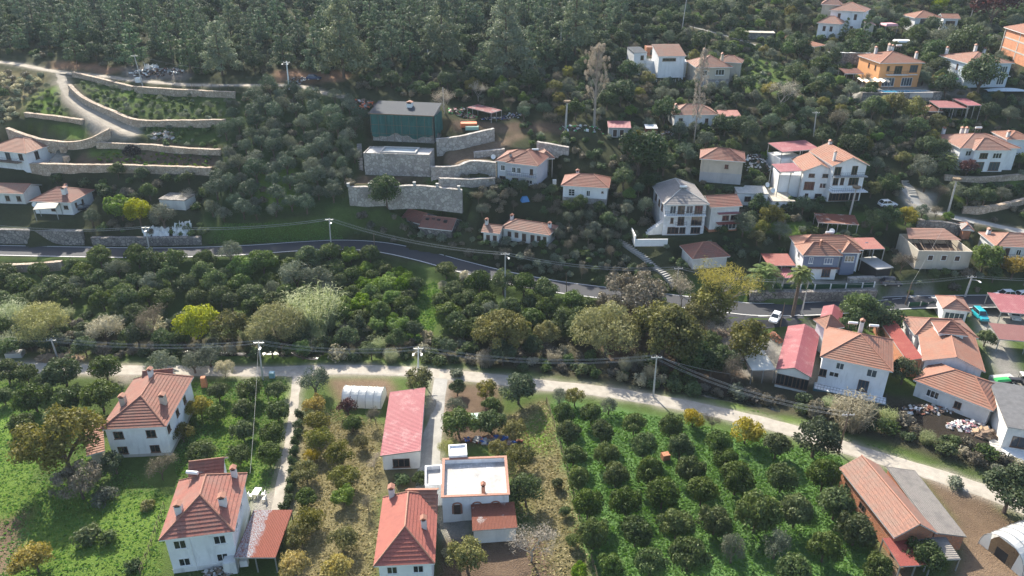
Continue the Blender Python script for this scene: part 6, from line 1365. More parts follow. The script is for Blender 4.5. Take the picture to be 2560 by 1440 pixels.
sheet('road_widening', m_asph, [(1795,770),(1880,772),(1990,776),(2060,775),(2040,800),(1990,815),(1905,822),(1790,822)], .052)
for a, b, n_ in (((1800,821),(1900,824),1),((1895,791),(1960,790),2),((1975,792),(2040,790),2),((2195,752),(2300,741),3)):
    A_, B_ = hit(*a), hit(*b)
    for k in range(n_):
        p, q = A_.lerp(B_, k/n_), A_.lerp(B_, (k+.7)/n_ if n_ > 1 else 1); d = (q-p).normalized(); s_ = Vector((-d.y, d.x, 0))*.08; mb = MB()
        mb.poly([(r.x, r.y, max(float(T(r.x, r.y))+.075, 0)) for r in (p-s_, q-s_, q+s_, p+s_)]); tag(mb.build('road_marking', m_line), kind='structure')
for k in range(5):
    a, b = hit(2309+6*k, 749-2*k), hit(2335+5*k, 752-1.5*k); mb = MB(); d = (b-a).normalized(); s_ = Vector((-d.y, d.x, 0))*.15
    mb.poly([(r.x, r.y, float(T(r.x, r.y))+.09) for r in (a-s_, b-s_, b+s_, a+s_)]); tag(mb.build('road_marking', m_line), kind='structure')
mw, tw, bw = nodes('stream_water'); bw.inputs['Base Color'].default_value = (.025,.03,.02,1); bw.inputs['Roughness'].default_value = .12; bump(tw, bw, noise(tw, 3, 3), .2, .05)
st = smooth_line([hit(u, v) for u, v in [(420,880),(560,885),(700,884),(800,892)]]);
for p in st: p.z = float(T(p.x, p.y))
ribbon('stream', st, 2.2, mw, .06, edge=.3)
st = smooth_line([hit(u, v) for u, v in [(1480,925),(1570,940),(1680,965),(1800,995),(1950,1025)]])
for p in st: p.z = float(T(p.x, p.y))
ribbon('stream', st, 2.2, mw, .06, edge=.3)
def steps(label, px, wid, n, m, rise=.0):
    L = smooth_line([hit(u, v) for u, v in px], .6); k = len(L); c = L[k//2]
    root = thing('steps', label, 'steps', Matrix.Translation(c)); mb = MB()
    for i in range(n):
        p = L[int(i*(k-1)/n)]; q = L[int((i+1)*(k-1)/n)]; d = (q-p); d.z = 0; ln = d.length; d.normalize(); s_ = Vector((-d.y, d.x, 0)); mid = (p+q)/2-c
        z = max(float(T(p.x, p.y)), float(T(q.x, q.y)))+.12-c.z
        mb.obox((mid.x, mid.y, z-.35), (ln*.86, wid, .7), Matrix(((d.x, s_.x, 0), (d.y, s_.y, 0), (0, 0, 1))))
    mb.build('treads', m, root)
steps('long flight of pale steps running down the slope to the asphalt road', [(1548,600),(1595,632),(1640,668),(1688,722)], 1.7, 34, m_slab)
steps('curved grey steps at the top of the paved hill lane', [(2262,452),(2275,470),(2284,492)], 1.8, 10, m_slab)
steps('weathered diagonal garden steps on the green slope left of the orange villa', [(1935,108),(2010,140),(2095,178)], 1.6, 36, m_stone_d)
steps('narrow steps at the left edge of the pool terrace block', [(898,360),(900,390),(902,425)], 1.2, 14, m_stone)
steps('white steps with grey treads beside the workshop at the right edge', [(2492,1130),(2483,1090)], 1.6, 9, m_conc)
# ---------------------------------------------------------------- poles and wires
def top_of(base, tp):
    u, v = tp; z = CAMZ-base.y*float(slope(v)); dep = base.y*CP+(CAMZ-z)*SP; return Vector(((u-1280)/FPX*dep, base.y, z))
PT = {}
def pole(key, label, tp, bp, m=None, r=.15, arm=True, lamp=0, nest=False, name='utility_pole', cat='pole'):
    b = hit(*bp); t = top_of(b, tp); PT[key] = t; h = t-b
    root = thing(name, label, cat, Matrix.Translation(b)); mb = MB()
    mb.tube([(0, 0, -.6), h*.5, h], [r*1.15, r, r*.7], 8); mb.build('shaft', m or m_pole, root, smooth=True)
    if arm:
        a = MB(); a.obox(h-Vector((0, 0, .35)), (1.9, .12, .12)); ao = a.build('crossarm', m_metal, root)
        i = MB()
        for x in (-.85, -.3, .3, .85): i.lathe([(.03, 0), (.07, .04), (.05, .1), (.07, .14), (0, .2)], (h.x+x, h.y, h.z-.29), 6)
        i.build('insulators', m_wpaint, ao)
    for k in range(lamp):
        s = 1 if k == 0 else -1; l = MB(); l.tube([h-Vector((0, 0, .9)), h+Vector((s*.5, -.9, -.55)), h+Vector((s*.7, -1.5, -.5))], .04, 5); l.obox(h+Vector((s*.74, -1.75, -.52)), (.3, .75, .16)); l.build('street_lamp', m_wpaint, root)
    if nest:
        n_ = MB(); g = random.Random(3)
        n_.lathe([(.3, -.1), (.75, -.1), (.75, 0)], h, 10)
        n_.build('platform', m_metal, root); q = MB(); q.lathe([(.55, .0), (.85, .18), (.95, .42), (.75, .5), (.3, .36), (0, .34)], h, 12)
        for i in range(60):
            a = g.uniform(0, 6.28); c = h+Vector((math.cos(a)*.85, math.sin(a)*.85, g.uniform(.05, .5))); d = Vector((-math.sin(a)+g.gauss(0, .4), math.cos(a)+g.gauss(0, .4), g.gauss(0, .3)))*.4; q.tube([c-d, c+d], .02, 3)
        q.build('stork_nest', plain('nest_twigs', (.27,.2,.13), .95, .4, 6), root)
pole('a0', 'leaning grey pole of the lower power line at the left, beside a straw heap', (127,847), (145,897))
pole('a1', 'grey lamp pole of the lower power line at the side lane junction', (646,853), (657,950), lamp=1)
pole('a2', 'white lamp pole with twin heads behind the pink barn', (1046,868), (1045,937), m_wpaint, lamp=2)
pole('a3', 'tall pale pole at the lane bend above the orchard', (1642,890), (1633,992))
pole('a4', 'leaning brown wooden pole beside the lane above the brick barn', (2122,1033), (2096,1133), m_wood, .14)
pole('u1', 'lamp pole in front of the white sheeting on the asphalt roadside', (363,566), (375,635), lamp=1)
pole('u2', 'lamp pole at the crest of the asphalt bend, below the olive grove', (823,546), (828,620), lamp=1)
pole('u3', 'tall lamp pole rising from the dark citrus below the long whitewashed house', (1263,632), (1263,748), lamp=1)
pole('u4', 'small dark wooden pole on the asphalt edge below the ruined barn', (934,584), (937,630), m_wood, .1, False)
pole('u5', 'thin dark pole on the lower asphalt edge near the brown thicket', (1415,682), (1417,737), m_wood, .09, False)
pole('u6', 'short pale pole at the foot of the long steps', (1697,668), (1690,722))
pole('r1', 'grey concrete pole right behind the tall fan palm', (2022,702), (2003,786))
pole('r2', 'leaning brown pole beside the white roadside mirror and green fence', (2280,706), (2263,762), m_wood, .13, False)
pole('r3', 'stout leaning pole with lamp above the square pavilion', (2431,690), (2412,742), None, .2, lamp=1)
pole('r4', 'slim dark pole in front of the parked white car on the asphalt', (1962,757), (1950,817), m_wood, .1, False)
pole('n1', 'thick white pole carrying a stork nest, above the small pink-roofed shed', (1418,256), (1414,321), None, .25, False, nest=True)
pole('n2', 'pole carrying a stork nest in front of the white twin house', (2141,470), (2122,546), None, .22, False, nest=True)
pole('n3', 'pole carrying a stork nest beside the paved hill lane', (2392,450), (2370,531), None, .22, False, nest=True)
pole('h1', 'white pole with twin lamps on the upper dirt road', (716,153), (723,222), m_wpaint, .2, lamp=2)
pole('h2', 'leaning pole among the debris on the upper dirt road', (335,137), (357,214))
pole('h3', 'thin white pole at the forest edge beside the umbrella pine', (1403,63), (1402,140), m_wpaint, .12, False)
pole('h4', 'short white pole in the forest left of the largest pine', (1069,123), (1072,168), m_wpaint, .12, False)
pole('h5', 'grey pole behind the right corner of the netted building', (1107,218), (1110,276), None, .16, False)
pole('h6', 'small pole in the middle of the right slope', (2041,279), (2034,340))
pole('h7', 'tall thin pole on the upper slope at the top edge', (1717,-6), (1702,92), None, .14, False)
pole('h8', 'leaning pale pole at the top edge right of the white bungalow', (2442,-8), (2424,52), None, .18, False)
pole('h9', 'thin wooden pole above the grey-roofed villa', (1650,375), (1644,436), m_wood, .1, False)
m_wire = plain('aluminium_cable', (.42,.42,.4), .5, .05)
def wires(a, b, n, label, group, sag=1.2, r=.017, spread=.55, lat=True):
    A_ = PT[a] if isinstance(a, str) else a; B_ = PT[b] if isinstance(b, str) else b
    d = B_-A_; s_ = Vector((-d.y, d.x, 0)).normalized()
    for k in range(n):
        o = (s_*(k-(n-1)/2)*spread if lat else Vector((0, 0, -.35*k)))+Vector((0, 0, -.1-.13*(k % 2))); P = []
        for i in range(15): t = i/14; P.append(A_+o+d*t-Vector((0, 0, 4*sag*t*(1-t)))-A_)
        mb = MB(); mb.tube(P, r, 4); o_ = mb.build('power_cable', m_wire); o_.location = A_; tag(o_, label, 'cable', group)
offL = PT['a0']+Vector((-40, 8, 0)); offU = PT['u1']+Vector((-40, 1, .5)); offR = PT['r3']+Vector((28, -2, .4))
wires(offL, 'a0', 4, 'overhead cable of the lower power line leaving at the left edge', 'lower line cables, left span')
wires('a0', 'a1', 4, 'overhead cable between the leaning left pole and the junction lamp pole', 'lower line cables, second span')
wires('a1', 'a2', 4, 'overhead cable between the junction lamp pole and the white twin-lamp pole', 'lower line cables, third span')
wires('a2', 'a3', 4, 'overhead cable from the white twin-lamp pole to the lane bend pole', 'lower line cables, fourth span', 1.8)
wires('a3', 'a4', 4, 'overhead cable from the lane bend pole towards the leaning wooden pole', 'lower line cables, fifth span', 1.6)
wires(offU, 'u1', 4, 'overhead cable along the asphalt left of the white sheeting', 'upper line cables, left span')
wires('u1', 'u2', 4, 'overhead cable along the asphalt up to the crest pole', 'upper line cables, second span')
wires('u2', 'u3', 4, 'overhead cable from the crest pole down to the tall lamp pole in the citrus', 'upper line cables, third span', 1.5)
wires('u3', 'u6', 4, 'overhead cable from the tall lamp pole to the pole at the steps', 'upper line cables, fourth span', 1.5)
wires('u6', 'r1', 3, 'overhead cable from the steps to the palm pole', 'upper line cables, fifth span', 1.)
wires('r1', 'r3', 3, 'overhead cable from the palm pole to the pavilion pole', 'upper line cables, sixth span', 1.)
wires('r3', offR, 3, 'overhead cable leaving at the right edge above the carport', 'upper line cables, right span', .6)
wires('h2', hit(520,172,3), 1, 'single cable from the leaning debris pole to the pines', None, .4)
wires('a1', hit(625,1182,6.5), 1, 'service cable from the junction lamp pole to the lower farmhouse roof', None, .5)
wires('r2', hit(2355,575,6), 1, 'service cable from the brown roadside pole up past the roofless house', None, .3)
wires('a3', hit(1835,935,3), 1, 'guy cable from the lane bend pole to the brown tree', None, .4)
# ---------------------------------------------------------------- vehicles
def carpaint(n, c):
    m, t, b = nodes(n); b.inputs['Base Color'].default_value = (*c, 1); b.inputs['Roughness'].default_value = .3; b.inputs['Coat Weight'].default_value = .6; b.inputs['Coat Roughness'].default_value = .08; return m
def car(label, u, v, yaw, paint, L=4.3, W_=1.78, H=1.5, van=False, cat='car', name='parked_car'):
    p = hit(u, v); z = max(float(T(p.x+dx, p.y+dy)) for dx in (-1, 1) for dy in (-1, 1))+.07
    root = thing(name, label, cat, Matrix.Translation((p.x, p.y, z)) @ Matrix.Rotation(R(yaw), 4, 'Z'))
    def loft(S, mi=0, closed=True):
        mb = MB()
        for A_, B_ in zip(S[:-1], S[1:]):
            n = len(A_)
            for k in range(n-1): mb.poly([A_[k], A_[k+1], B_[k+1], B_[k]], mi)
        mb.poly(S[0][::-1], mi); mb.poly(S[-1], mi); return mb
    hl, hw = L/2, W_/2; hb = .95 if not van else 1.05
    def sec(x, z0, z1, w0, w1): return [(x, -w0*.92, z0), (x, -w0, z0+.18), (x, -w0, z0+(z1-z0)*.7), (x, -w1, z1), (x, w1, z1), (x, w0, z0+(z1-z0)*.7), (x, w0, z0+.18), (x, w0*.92, z0)]
    S = [sec(-hl, .4, hb*.86, hw*.86, hw*.75), sec(-hl+.12, .28, hb, hw*.97, hw*.86), sec(-hl*.4, .22, hb+.02, hw, hw*.9), sec(hl*.3, .22, hb, hw, hw*.9), sec(hl*.62, .24, hb-.09, hw, hw*.87), sec(hl-.22, .27, hb-.2, hw*.96, hw*.82), sec(hl, .36, hb-.36, hw*.82, hw*.7)]
    loft(S).build('body', paint, root, smooth=False)
    if van: cab = [(-hl+.08, hl*.42, -hl+.16, hl*.2)]
    else: cab = [(-hl+.25, hl*.42, -hl+.75, hl*.06)]
    x0, x1, t0, t1 = cab[0]; w0, w1 = hw*.88, hw*.74
    g = MB(); B4 = [(x0, -w0, hb), (x1, -w0, hb-.03), (x1, w0, hb-.03), (x0, w0, hb)]; T4 = [(t0, -w1, H-.05), (t1, -w1, H-.05), (t1, w1, H-.05), (t0, w1, H-.05)]
    for k in range(4): g.poly([B4[k], B4[(k+1) % 4], T4[(k+1) % 4], T4[k]])
    g.build('windows', m_glass, root)
    r = MB(); rr = [(t0-.05, -w1-.02, H-.06), (t1+.06, -w1-.02, H-.06), (t1+.06, w1+.02, H-.06), (t0-.05, w1+.02, H-.06)]; rt = [(t0+.1, -w1+.1, H), (t1-.05, -w1+.1, H), (t1-.05, w1-.1, H), (t0+.1, w1-.1, H)]
    for k in range(4): r.poly([rr[k], rr[(k+1) % 4], rt[(k+1) % 4], rt[k]])
    r.poly(rt)
    for sy in (-1, 1):
        for a, b in ((B4[0], T4[0]), (B4[1], T4[1])): r.tube([(a[0], sy*abs(a[1])*1.005, a[2]), (b[0], sy*abs(b[1])*1.005, b[2])], .05, 4)
        m_ = ((x0+x1)/2-.1, sy*w0*1.01, hb); r.tube([m_, (m_[0], sy*w1*1.01, H-.05)], .05, 4)
    r.build('roof', paint, root)
    for sx in (-.62, .62):
        for sy in (-1, 1):
            w = MB(); n = 14; y0, y1 = sy*(hw-.2), sy*(hw+.015)
            ri = [[(sx*hl+.33*math.cos(6.283*k/n), y, .33+.33*math.sin(6.283*k/n)) for k in range(n)] for y in (y0, y1)]
            for k in range(n): w.poly([ri[0][k], ri[0][(k+1) % n], ri[1][(k+1) % n], ri[1][k]][::sy])
            w.poly(ri[1][::-sy]); wo = w.build('wheel', m_black, root)
            q = MB(); q.poly([(sx*hl+.2*math.cos(6.283*k/10), sy*(hw+.02), .33+.2*math.sin(6.283*k/10)) for k in range(10)][::-sy]); q.build('rim', m_metal, wo)
    for sy in (-1, 1):
        q = MB(); q.obox((hl-.1, sy*hw*.62, hb-.34), (.12, .36, .15)); q.build('headlight', m_glass_b, root)
        q = MB(); q.obox((-hl+.02, sy*hw*.7, hb-.2), (.06, .22, .2)); q.build('tail_light', m_red, root)
        q = MB(); q.obox((x1-.15, sy*(hw+.06), hb+.08), (.12, .2, .13)); q.build('mirror', paint, root)
pw = carpaint('white_car_paint', (.78,.79,.8)); pn = carpaint('navy_car_paint', (.01,.014,.03)); pt = carpaint('turquoise_car_paint', (.02,.38,.45)); pb = carpaint('blue_car_paint', (.02,.035,.1))
car('white car parked on the asphalt below the tall fan palm', 1937, 803, 237, pw)
car('white hatchback parked on the grass beside the paved hill lane', 2217, 520, 6, pw, 4.4, 1.85, 1.62)
car('dark navy car parked beside the stone wall at the right end of the green fence', 2222, 728, -8, pn, 4.3)
car('bright turquoise van parked beside the square pavilion', 2448, 797, 268, pt, 4.2, 1.75, 1.85, True, 'van', 'parked_van')
car('white car standing under the pink carport', 2533, 795, 255, pw, 4)
car('white car parked on the asphalt behind the pink carport', 2546, 745, 190, pw, 4.2)
car('white pickup with its rear to the left of the carport roof', 2508, 744, 182, pw, 4.6, 1.8, 1.7)
car('small blue car parked on the upper dirt road below the forest', 786, 206, 3, pb, 4.2)
car('dark car parked against the stained-roof white house', 205, 527, 30, pn, 4)
# ---------------------------------------------------------------- tunnels, garden things, junk
mpl, tpl, bpl = nodes('greenhouse_plastic'); bpl.inputs['Base Color'].default_value = (.75,.76,.74,1); bpl.inputs['Roughness'].default_value = .35
_t = N(tpl, 'ShaderNodeBsdfTranslucent'); _t.inputs[0].default_value = (.8,.8,.78,1); _m = N(tpl, 'ShaderNodeMixShader'); _m.inputs[0].default_value = .35
tpl.links.new(bpl.outputs[0], _m.inputs[1]); tpl.links.new(_t.outputs[0], _m.inputs[2]); tpl.links.new(_m.outputs[0], tpl.nodes['Material Output'].inputs[0])
bump(tpl, bpl, noise(tpl, .8, 4), .4, .2)
def tunnel(label, u, v, L, w, h, yaw, ribs, open_end):
    p = hit(u, v); root = thing('plastic_tunnel', label, 'greenhouse', Matrix.Translation((p.x, p.y, float(T(p.x, p.y)))) @ Matrix.Rotation(R(yaw), 4, 'Z'))
    n = 14; mb = MB(); f = MB()
    def arc(x, s=1.): return [(x, -math.cos(math.pi*k/n)*w/2*s, math.sin(math.pi*k/n)**.75*h*s) for k in range(n+1)]
    X = [-L/2+L*i/ribs for i in range(ribs+1)]; S = []
    for i, x in enumerate(X):
        S.append(arc(x, 1.012));
        if i < ribs: S.append(arc(x+L/ribs*.5, .985))
        f.tube(arc(x, 1.03), .05, 5)
    for a, b in zip(S[:-1], S[1:]):
        for k in range(n): mb.poly([a[k], a[k+1], b[k+1], b[k]])
    mb.poly(S[0]); 
    mb.build('cover', mpl, root, smooth=True)
    e = S[-1]; d = MB()
    if open_end:
        d.poly([(q[0]-.02, q[1], q[2]) for q in e if q[1] <= -.55*w*.5]+[(e[0][0]-.02, -.27*w, 0)]); d.poly([(q[0]-.02, q[1], q[2]) for q in e if q[1] >= .55*w*.5]+[(e[0][0]-.02, .27*w, 0)][:1]); 
        d.poly([(q[0]-.02, q[1], q[2]) for q in e if abs(q[1]) <= .6*w*.5]); d.poly([(e[0][0]-.9, -.25*w, 0), (e[0][0]-.9, .25*w, 0), (e[0][0]-.9, .25*w, h*.8), (e[0][0]-.9, -.25*w, h*.8)], 1) if 0 else d.poly([(e[0][0]+.03, -.8, 0), (e[0][0]+.03, .8, 0), (e[0][0]+.03, .8, 1.9), (e[0][0]+.03, -.8, 1.9)], 1)
    else: d.poly(e[::-1])
    d.build('end_wall', [mpl, m_dark], root); f.build('hoops', m_metal, root)
tunnel('small white plastic garden tunnel left of the pink barn', 912, 1003, 6.8, 4.2, 2.7, -4, 5, False)
tunnel('large white plastic tunnel in the bottom right corner', 2556, 1378, 9, 6, 3.6, 202, 6, True)
def box_thing(name, label, cat, u, v, size, mat, h=0., yaw=0., group=None, taper=.0):
    p = hit(u, v, h); z = float(T(p.x, p.y))+h; mb = MB(); a, b, c = size; M3 = Matrix.Rotation(R(yaw), 3, 'Z'); t = taper
    P = [M3 @ Vector(q) for q in [(-a/2,-b/2,0),(a/2,-b/2,0),(a/2,b/2,0),(-a/2,b/2,0)]]; Q = [M3 @ Vector(q) for q in [(-a/2+t,-b/2+t,c),(a/2-t,-b/2+t,c),(a/2-t,b/2-t,c),(-a/2+t,b/2-t,c)]]
    for k in range(4): mb.poly([P[k], P[(k+1) % 4], Q[(k+1) % 4], Q[k]])
    mb.poly(Q); o = mb.build(name, mat); o.location = (p.x, p.y, z); return tag(o, label, cat, group)
def heap(name, label, cat, u, v, w, d, h, mats, n, smin=.15, smax=.7, seed=1):
    """loose pile: one heap of broken pieces of several materials"""
    p = hit(u, v); g = random.Random(seed); mb = MB()
    for i in range(n):
        a = g.uniform(0, 6.28); q = math.sqrt(g.random()); x, y = math.cos(a)*q*w/2, math.sin(a)*q*d/2; z = float(T(p.x+x, p.y+y))-p.z+h*(1-q*q)*g.random()
        M3 = Matrix.Rotation(g.uniform(0, 6.28), 3, 'Z') @ Matrix.Rotation(g.uniform(-.6, .6), 3, 'X') @ Matrix.Rotation(g.uniform(-.6, .6), 3, 'Y')
        s = g.uniform(smin, smax); mb.obox((x, y, z+.08), (s, s*g.uniform(.3, 1), s*g.uniform(.1, .5)), M3, g.randrange(len(mats)))
    o = mb.build(name, mats); o.location = p; return tag(o, label, cat)
c_ = lambda n, c, r=.6: plain(n, c, r, .15)
jb, jg, jo, jw, jp = c_('blue_plastic', (.03,.1,.35)), c_('green_plastic', (.03,.4,.1)), c_('orange_plastic', (.7,.16,.05)), c_('off_white_plastic', (.7,.7,.68)), c_('pink_plastic', (.6,.3,.32))
heap('rubbish_heap', 'heap of white and pink rubbish on the bank below the orange-roofed houses', 'rubbish', 2420, 1065, 7, 3, .8, [jw, jw, jp, m_wood, m_conc], 150, seed=2)
heap('rubbish_heap', 'spread of dark scrap and broken things under the low white house with the orange roof', 'rubbish', 2320, 1025, 9, 3, .5, [m_wood, m_conc, m_dwood, jw, m_metal, m_rust], 150, seed=3)
heap('plank_heap', 'heap of pale broken planks at the right end of the rubbish bank', 'rubbish', 2462, 1088, 4, 2, .7, [m_wood, plain('new_wood', (.45,.32,.2), .8, .3)], 60, .3, 1.4, 4)
heap('brick_pile', 'pile of orange bricks left of the pink gable roof', 'bricks', 1938, 845, 3.4, 2.4, .9, [m_brick, m_ridge], 90, .2, .4, 5)
heap('scrap_heap', 'scrap heap with a white sheet beside the upper dirt road below the forest', 'scrap', 395, 182, 16, 5, .9, [m_metal, m_dwood, jw, m_conc, m_rust], 150, .2, 1.1, 6)
heap('scrap_heap', 'small scrap pile on the upper dirt road left of the blue car', 'scrap', 747, 203, 5, 2, .7, [m_metal, jw, m_dwood], 50, .2, .7, 7)
heap('scrap_heap', 'junk scattered under and right of the striped canopy', 'scrap', 1255, 298, 12, 3, .5, [jw, jb, m_metal, m_wood, m_dwood], 100, .2, .7, 8)
heap('scrap_heap', 'colourful junk left of the striped canopy', 'scrap', 1155, 282, 8, 4, .6, [m_wood, m_rust, jp, m_conc, m_dwood, jg], 110, .2, .9, 9)
heap('scrap_heap', 'junk with bright green sheets beside the small pink-roofed shed', 'scrap', 1455, 322, 12, 3, .4, [jw, m_metal, m_dwood, jg], 80, .2, .8, 10)
heap('scrap_heap', 'rusty scrap and boards right of the small white tarpaulin shack', 'scrap', 1660, 335, 5, 2, .4, [m_wood, m_rust, m_metal], 40, .2, .7, 11)
heap('scrap_heap', 'long heap of boards and blue sheets behind the flat white house', 'scrap', 1232, 1105, 9, 1.6, .8, [m_wood, m_rust, jb, m_metal, m_brick], 110, .3, 1.2, 12)
heap('debris_heap', 'broken boards and stones between the white twin house and the dark stone house', 'scrap', 1890, 405, 8, 6, .5, [jw, m_conc, m_wood, m_dwood], 120, .2, .8, 13)
heap('debris_heap', 'building debris at the left end of the netted building', 'scrap', 905, 262, 8, 4, .6, [m_wood, m_dwood, m_metal, jo], 90, .3, 1.1, 14)
heap('straw_heap', 'long heap of brown straw beside the lane at the left', 'heap', 150, 897, 9, 3, .9, [plain('straw', (.34,.24,.15), .95, .4, 3)], 200, .3, 1., 15)
heap('soil_heap', 'dark conical soil heap on the vegetable terrace', 'heap', 330, 380, 4.4, 2.6, 1.8, [plain('dark_soil', (.03,.025,.022), .95, .4, 3)], 220, .3, .8, 16)
heap('stone_heap', 'firewood and stones against the right corner of the lower farmhouse', 'heap', 545, 1432, 4, 1.5, .7, [m_conc, m_wood, m_stone], 80, .2, .5, 17)
heap('rubble_heap', 'rough boards and stones on the middle terrace left', 'heap', 405, 338, 7, 3, .6, [m_wood, m_conc, m_stone_y], 80, .3, 1.1, 18)
box_thing('building_pallet', 'orange-topped stack of building material on the ledge right of the netted building', 'pallet', 1172, 316, (4.2, 2.2, 1.0), jo, 0, 6)
box_thing('insulation_stack', 'pale green stack beside the orange-topped building material', 'pallet', 1180, 324, (3.4, 1.4, .9), c_('pale_green_board', (.35,.55,.45)), 0, 4)
box_thing('sheet_panel', 'pale green sheet lying between citrus trees right of the concrete drive', 'panel', 1197, 1046, (2.6, 1.8, .5), c_('mint_sheet', (.4,.58,.47)), .6, 5)
box_thing('tarpaulin', 'bright blue tarpaulin bundle on the slope above the long whitewashed house', 'tarpaulin', 1312, 503, (2, 1.6, 1.2), c_('blue_tarpaulin', (.05,.2,.45), .5), 0, 20, None, .45)
box_thing('white_box', 'small white box standing on the yard left of the white cottage', 'box', 1386, 460, (.9, .7, 1.1), jw)
box_thing('brick_oven', 'small red brick oven chimney beside the upper farmhouse', 'oven', 512, 966, (1.0, 1.0, 2.0), m_brick, 0, 10, None, .1)
box_thing('brick_hutch', 'tiny orange hutch hidden among the citrus rows', 'hutch', 1663, 1147, (1.2, 1.0, 1.0), m_brick, 0, 15)
box_thing('water_tank', 'concrete trough beside the lane at the far left', 'trough', 40, 890, (3, 1.6, 1), m_conc, 0, 5)
box_thing('storage_box', 'pale outhouse box at the right front corner of the lower farmhouse', 'shed', 581, 1425, (1.6, 1.4, 1.9), m_white2, 0, 8)
box_thing('washing_machine', 'white machine standing under the rusty lean-to', 'appliance', 612, 1412, (1, .7, 1), m_wpaint, 0, 8)
def cyl_thing(name, label, cat, u, v, r, h, mat, hh=0.):
    p = hit(u, v, hh); mb = MB(); mb.lathe([(r, -.3), (r, h), (r*.9, h), (r*.9, h-.15), (0, h-.15)], (0, 0, 0), 16); o = mb.build(name, mat); o.location = (p.x, p.y, float(T(p.x, p.y))+hh); tag(o, label, cat)
cyl_thing('stone_planter', 'round stone planter on the paved yard of the new house, upper one', 'planter', 160, 378, .9, 1.3, m_stone_y); cyl_thing('stone_planter', 'round stone planter on the paved yard of the new house, lower one', 'planter', 168, 402, .8, 1.2, m_stone_y)
cyl_thing('water_drum', 'white water drum at the bend of the upper dirt road', 'drum', 347, 205, .9, 1.2, m_wpaint)
# crumpled white sheeting
def cloth_heap(label, u, v, w, d, h, m, seed):
    p = hit(u, v); g = np.random.default_rng(seed); n = 26; k = 14; mb = MB(); Z = smooth_noise(k+1, n+1, 3, seed)*h*.5+smooth_noise(k+1, n+1, 2, seed+1)*h*.35
    X = lambda i, j: (-w/2+w*i/n, -d/2+d*j/k+.3*math.sin(i*.9+seed), float(T(p.x-w/2+w*i/n, p.y-d/2+d*j/k))-p.z+.12+abs(Z[j, i]))
    for i in range(n):
        for j in range(k):
            if abs(i/n-.5)*2+abs(j/k-.5) < 1.15: mb.poly([X(i, j), X(i+1, j), X(i+1, j+1), X(i, j+1)])
    o = mb.build('plastic_sheeting', m, smooth=True); o.location = p; tag(o, label, 'sheeting')
cloth_heap('crumpled white plastic sheeting on the bank behind the roadside lamp pole', 392, 588, 6.5, 3, 1.0, jw, 1); cloth_heap('smaller torn white sheeting with dark gaps on the roadside bank', 455, 580, 4.5, 3.2, 1.3, jw, 2)
cloth_heap('white sheet thrown over the scrap beside the upper dirt road', 378, 172, 4, 3, 1.2, jw, 3)
# shades and pools
def gazebo(name, label, u, v, w, d, h, rise, mat, yaw, flat=False):
    p = hit(u, v, h); root = thing(name, label, 'gazebo', Matrix.Translation((p.x, p.y, float(T(p.x, p.y)))) @ Matrix.Rotation(R(yaw), 4, 'Z')); mb = MB(); P = [(-w/2,-d/2,h),(w/2,-d/2,h),(w/2,d/2,h),(-w/2,d/2,h)]
    if flat:
        Q = [(x*.86, y*.86, h+rise) for x, y, z in P]
        for k in range(4): mb.poly([P[k], P[(k+1) % 4], Q[(k+1) % 4], Q[k]])
        mb.poly(Q)
    else:
        for k in range(4): mb.poly([P[k], P[(k+1) % 4], (0, 0, h+rise)])
    for k in range(4): a, b = P[k], P[(k+1) % 4]; mb.poly([(a[0], a[1], h-.25), (b[0], b[1], h-.25), b, a])
    mb.build('canopy', mat, root)
    for x in (-1, 1):
        for y in (-1, 1): q = MB(); q.tube([(x*w*.46, y*d*.46, -.4), (x*w*.46, y*d*.46, h)], .06, 6); q.build('post', m_metal, root)
gazebo('garden_parasol', 'bright green square parasol on the yard between the orange and pale blue villas', 2367, 194, 4.6, 4.2, 2.6, .9, jg, 10)
gazebo('gazebo', 'white flat-topped gazebo above the orange villa', 2258, 103, 5, 4, 2.7, .35, m_wpaint, -4, True)
gazebo('gazebo', 'small pink and white striped gazebo left of the white bungalow', 2222, 62, 4.4, 4, 2.6, .5, jp, 8, True)
p = hit(2184, 201, 2.6); root = thing('pergola', 'cream fabric pergola on thin posts at the left end of the turquoise pool', 'pergola', Matrix.Translation((p.x, p.y, float(T(p.x, p.y))))); mb = MB()
for i in range(40):
    a, b = -4+i*.2, -3.8+i*.2; za, zb = 2.6+.22*math.sin(i*.8), 2.6+.22*math.sin((i+1)*.8); mb.poly([(a,-1.8,za),(b,-1.8,zb),(b,1.8,zb+.3),(a,1.8,za+.3)])
mb.build('fabric', c_('cream_fabric', (.75,.68,.54)), root)
for x in (-3.9, 0, 3.9):
    for y in (-1.7, 1.7): q = MB(); q.tube([(x, y, -.5), (x, y, 2.6)], .06, 6); q.build('post', m_metal, root)
mwp, twp, bwp = nodes('pool_water'); bwp.inputs['Base Color'].default_value = (.03,.22,.36,1); bwp.inputs['Roughness'].default_value = .06; bump(twp, bwp, noise(twp, 2.5, 3), .15, .05)
p = hit(2262, 228, .4); root = thing('swimming_pool', 'narrow turquoise swimming pool in front of the orange villa', 'pool', Matrix.Translation((p.x, p.y, float(T(p.x, p.y)))))
q = MB(); q.box(-7.2,-1.9,-1,7.2,-1.5,.42); q.box(-7.2,1.5,-1,7.2,1.9,.42); q.box(-7.2,-1.5,-1,-6.8,1.5,.42); q.box(6.8,-1.5,-1,7.2,1.5,.42); q.build('rim', m_conc, root)
q = MB(); q.poly([(-6.8,-1.5,.3),(6.8,-1.5,.3),(6.8,1.5,.3),(-6.8,1.5,.3)]); q.build('water', mwp, root)
p = hit(2511, 224, .5); mb = MB()
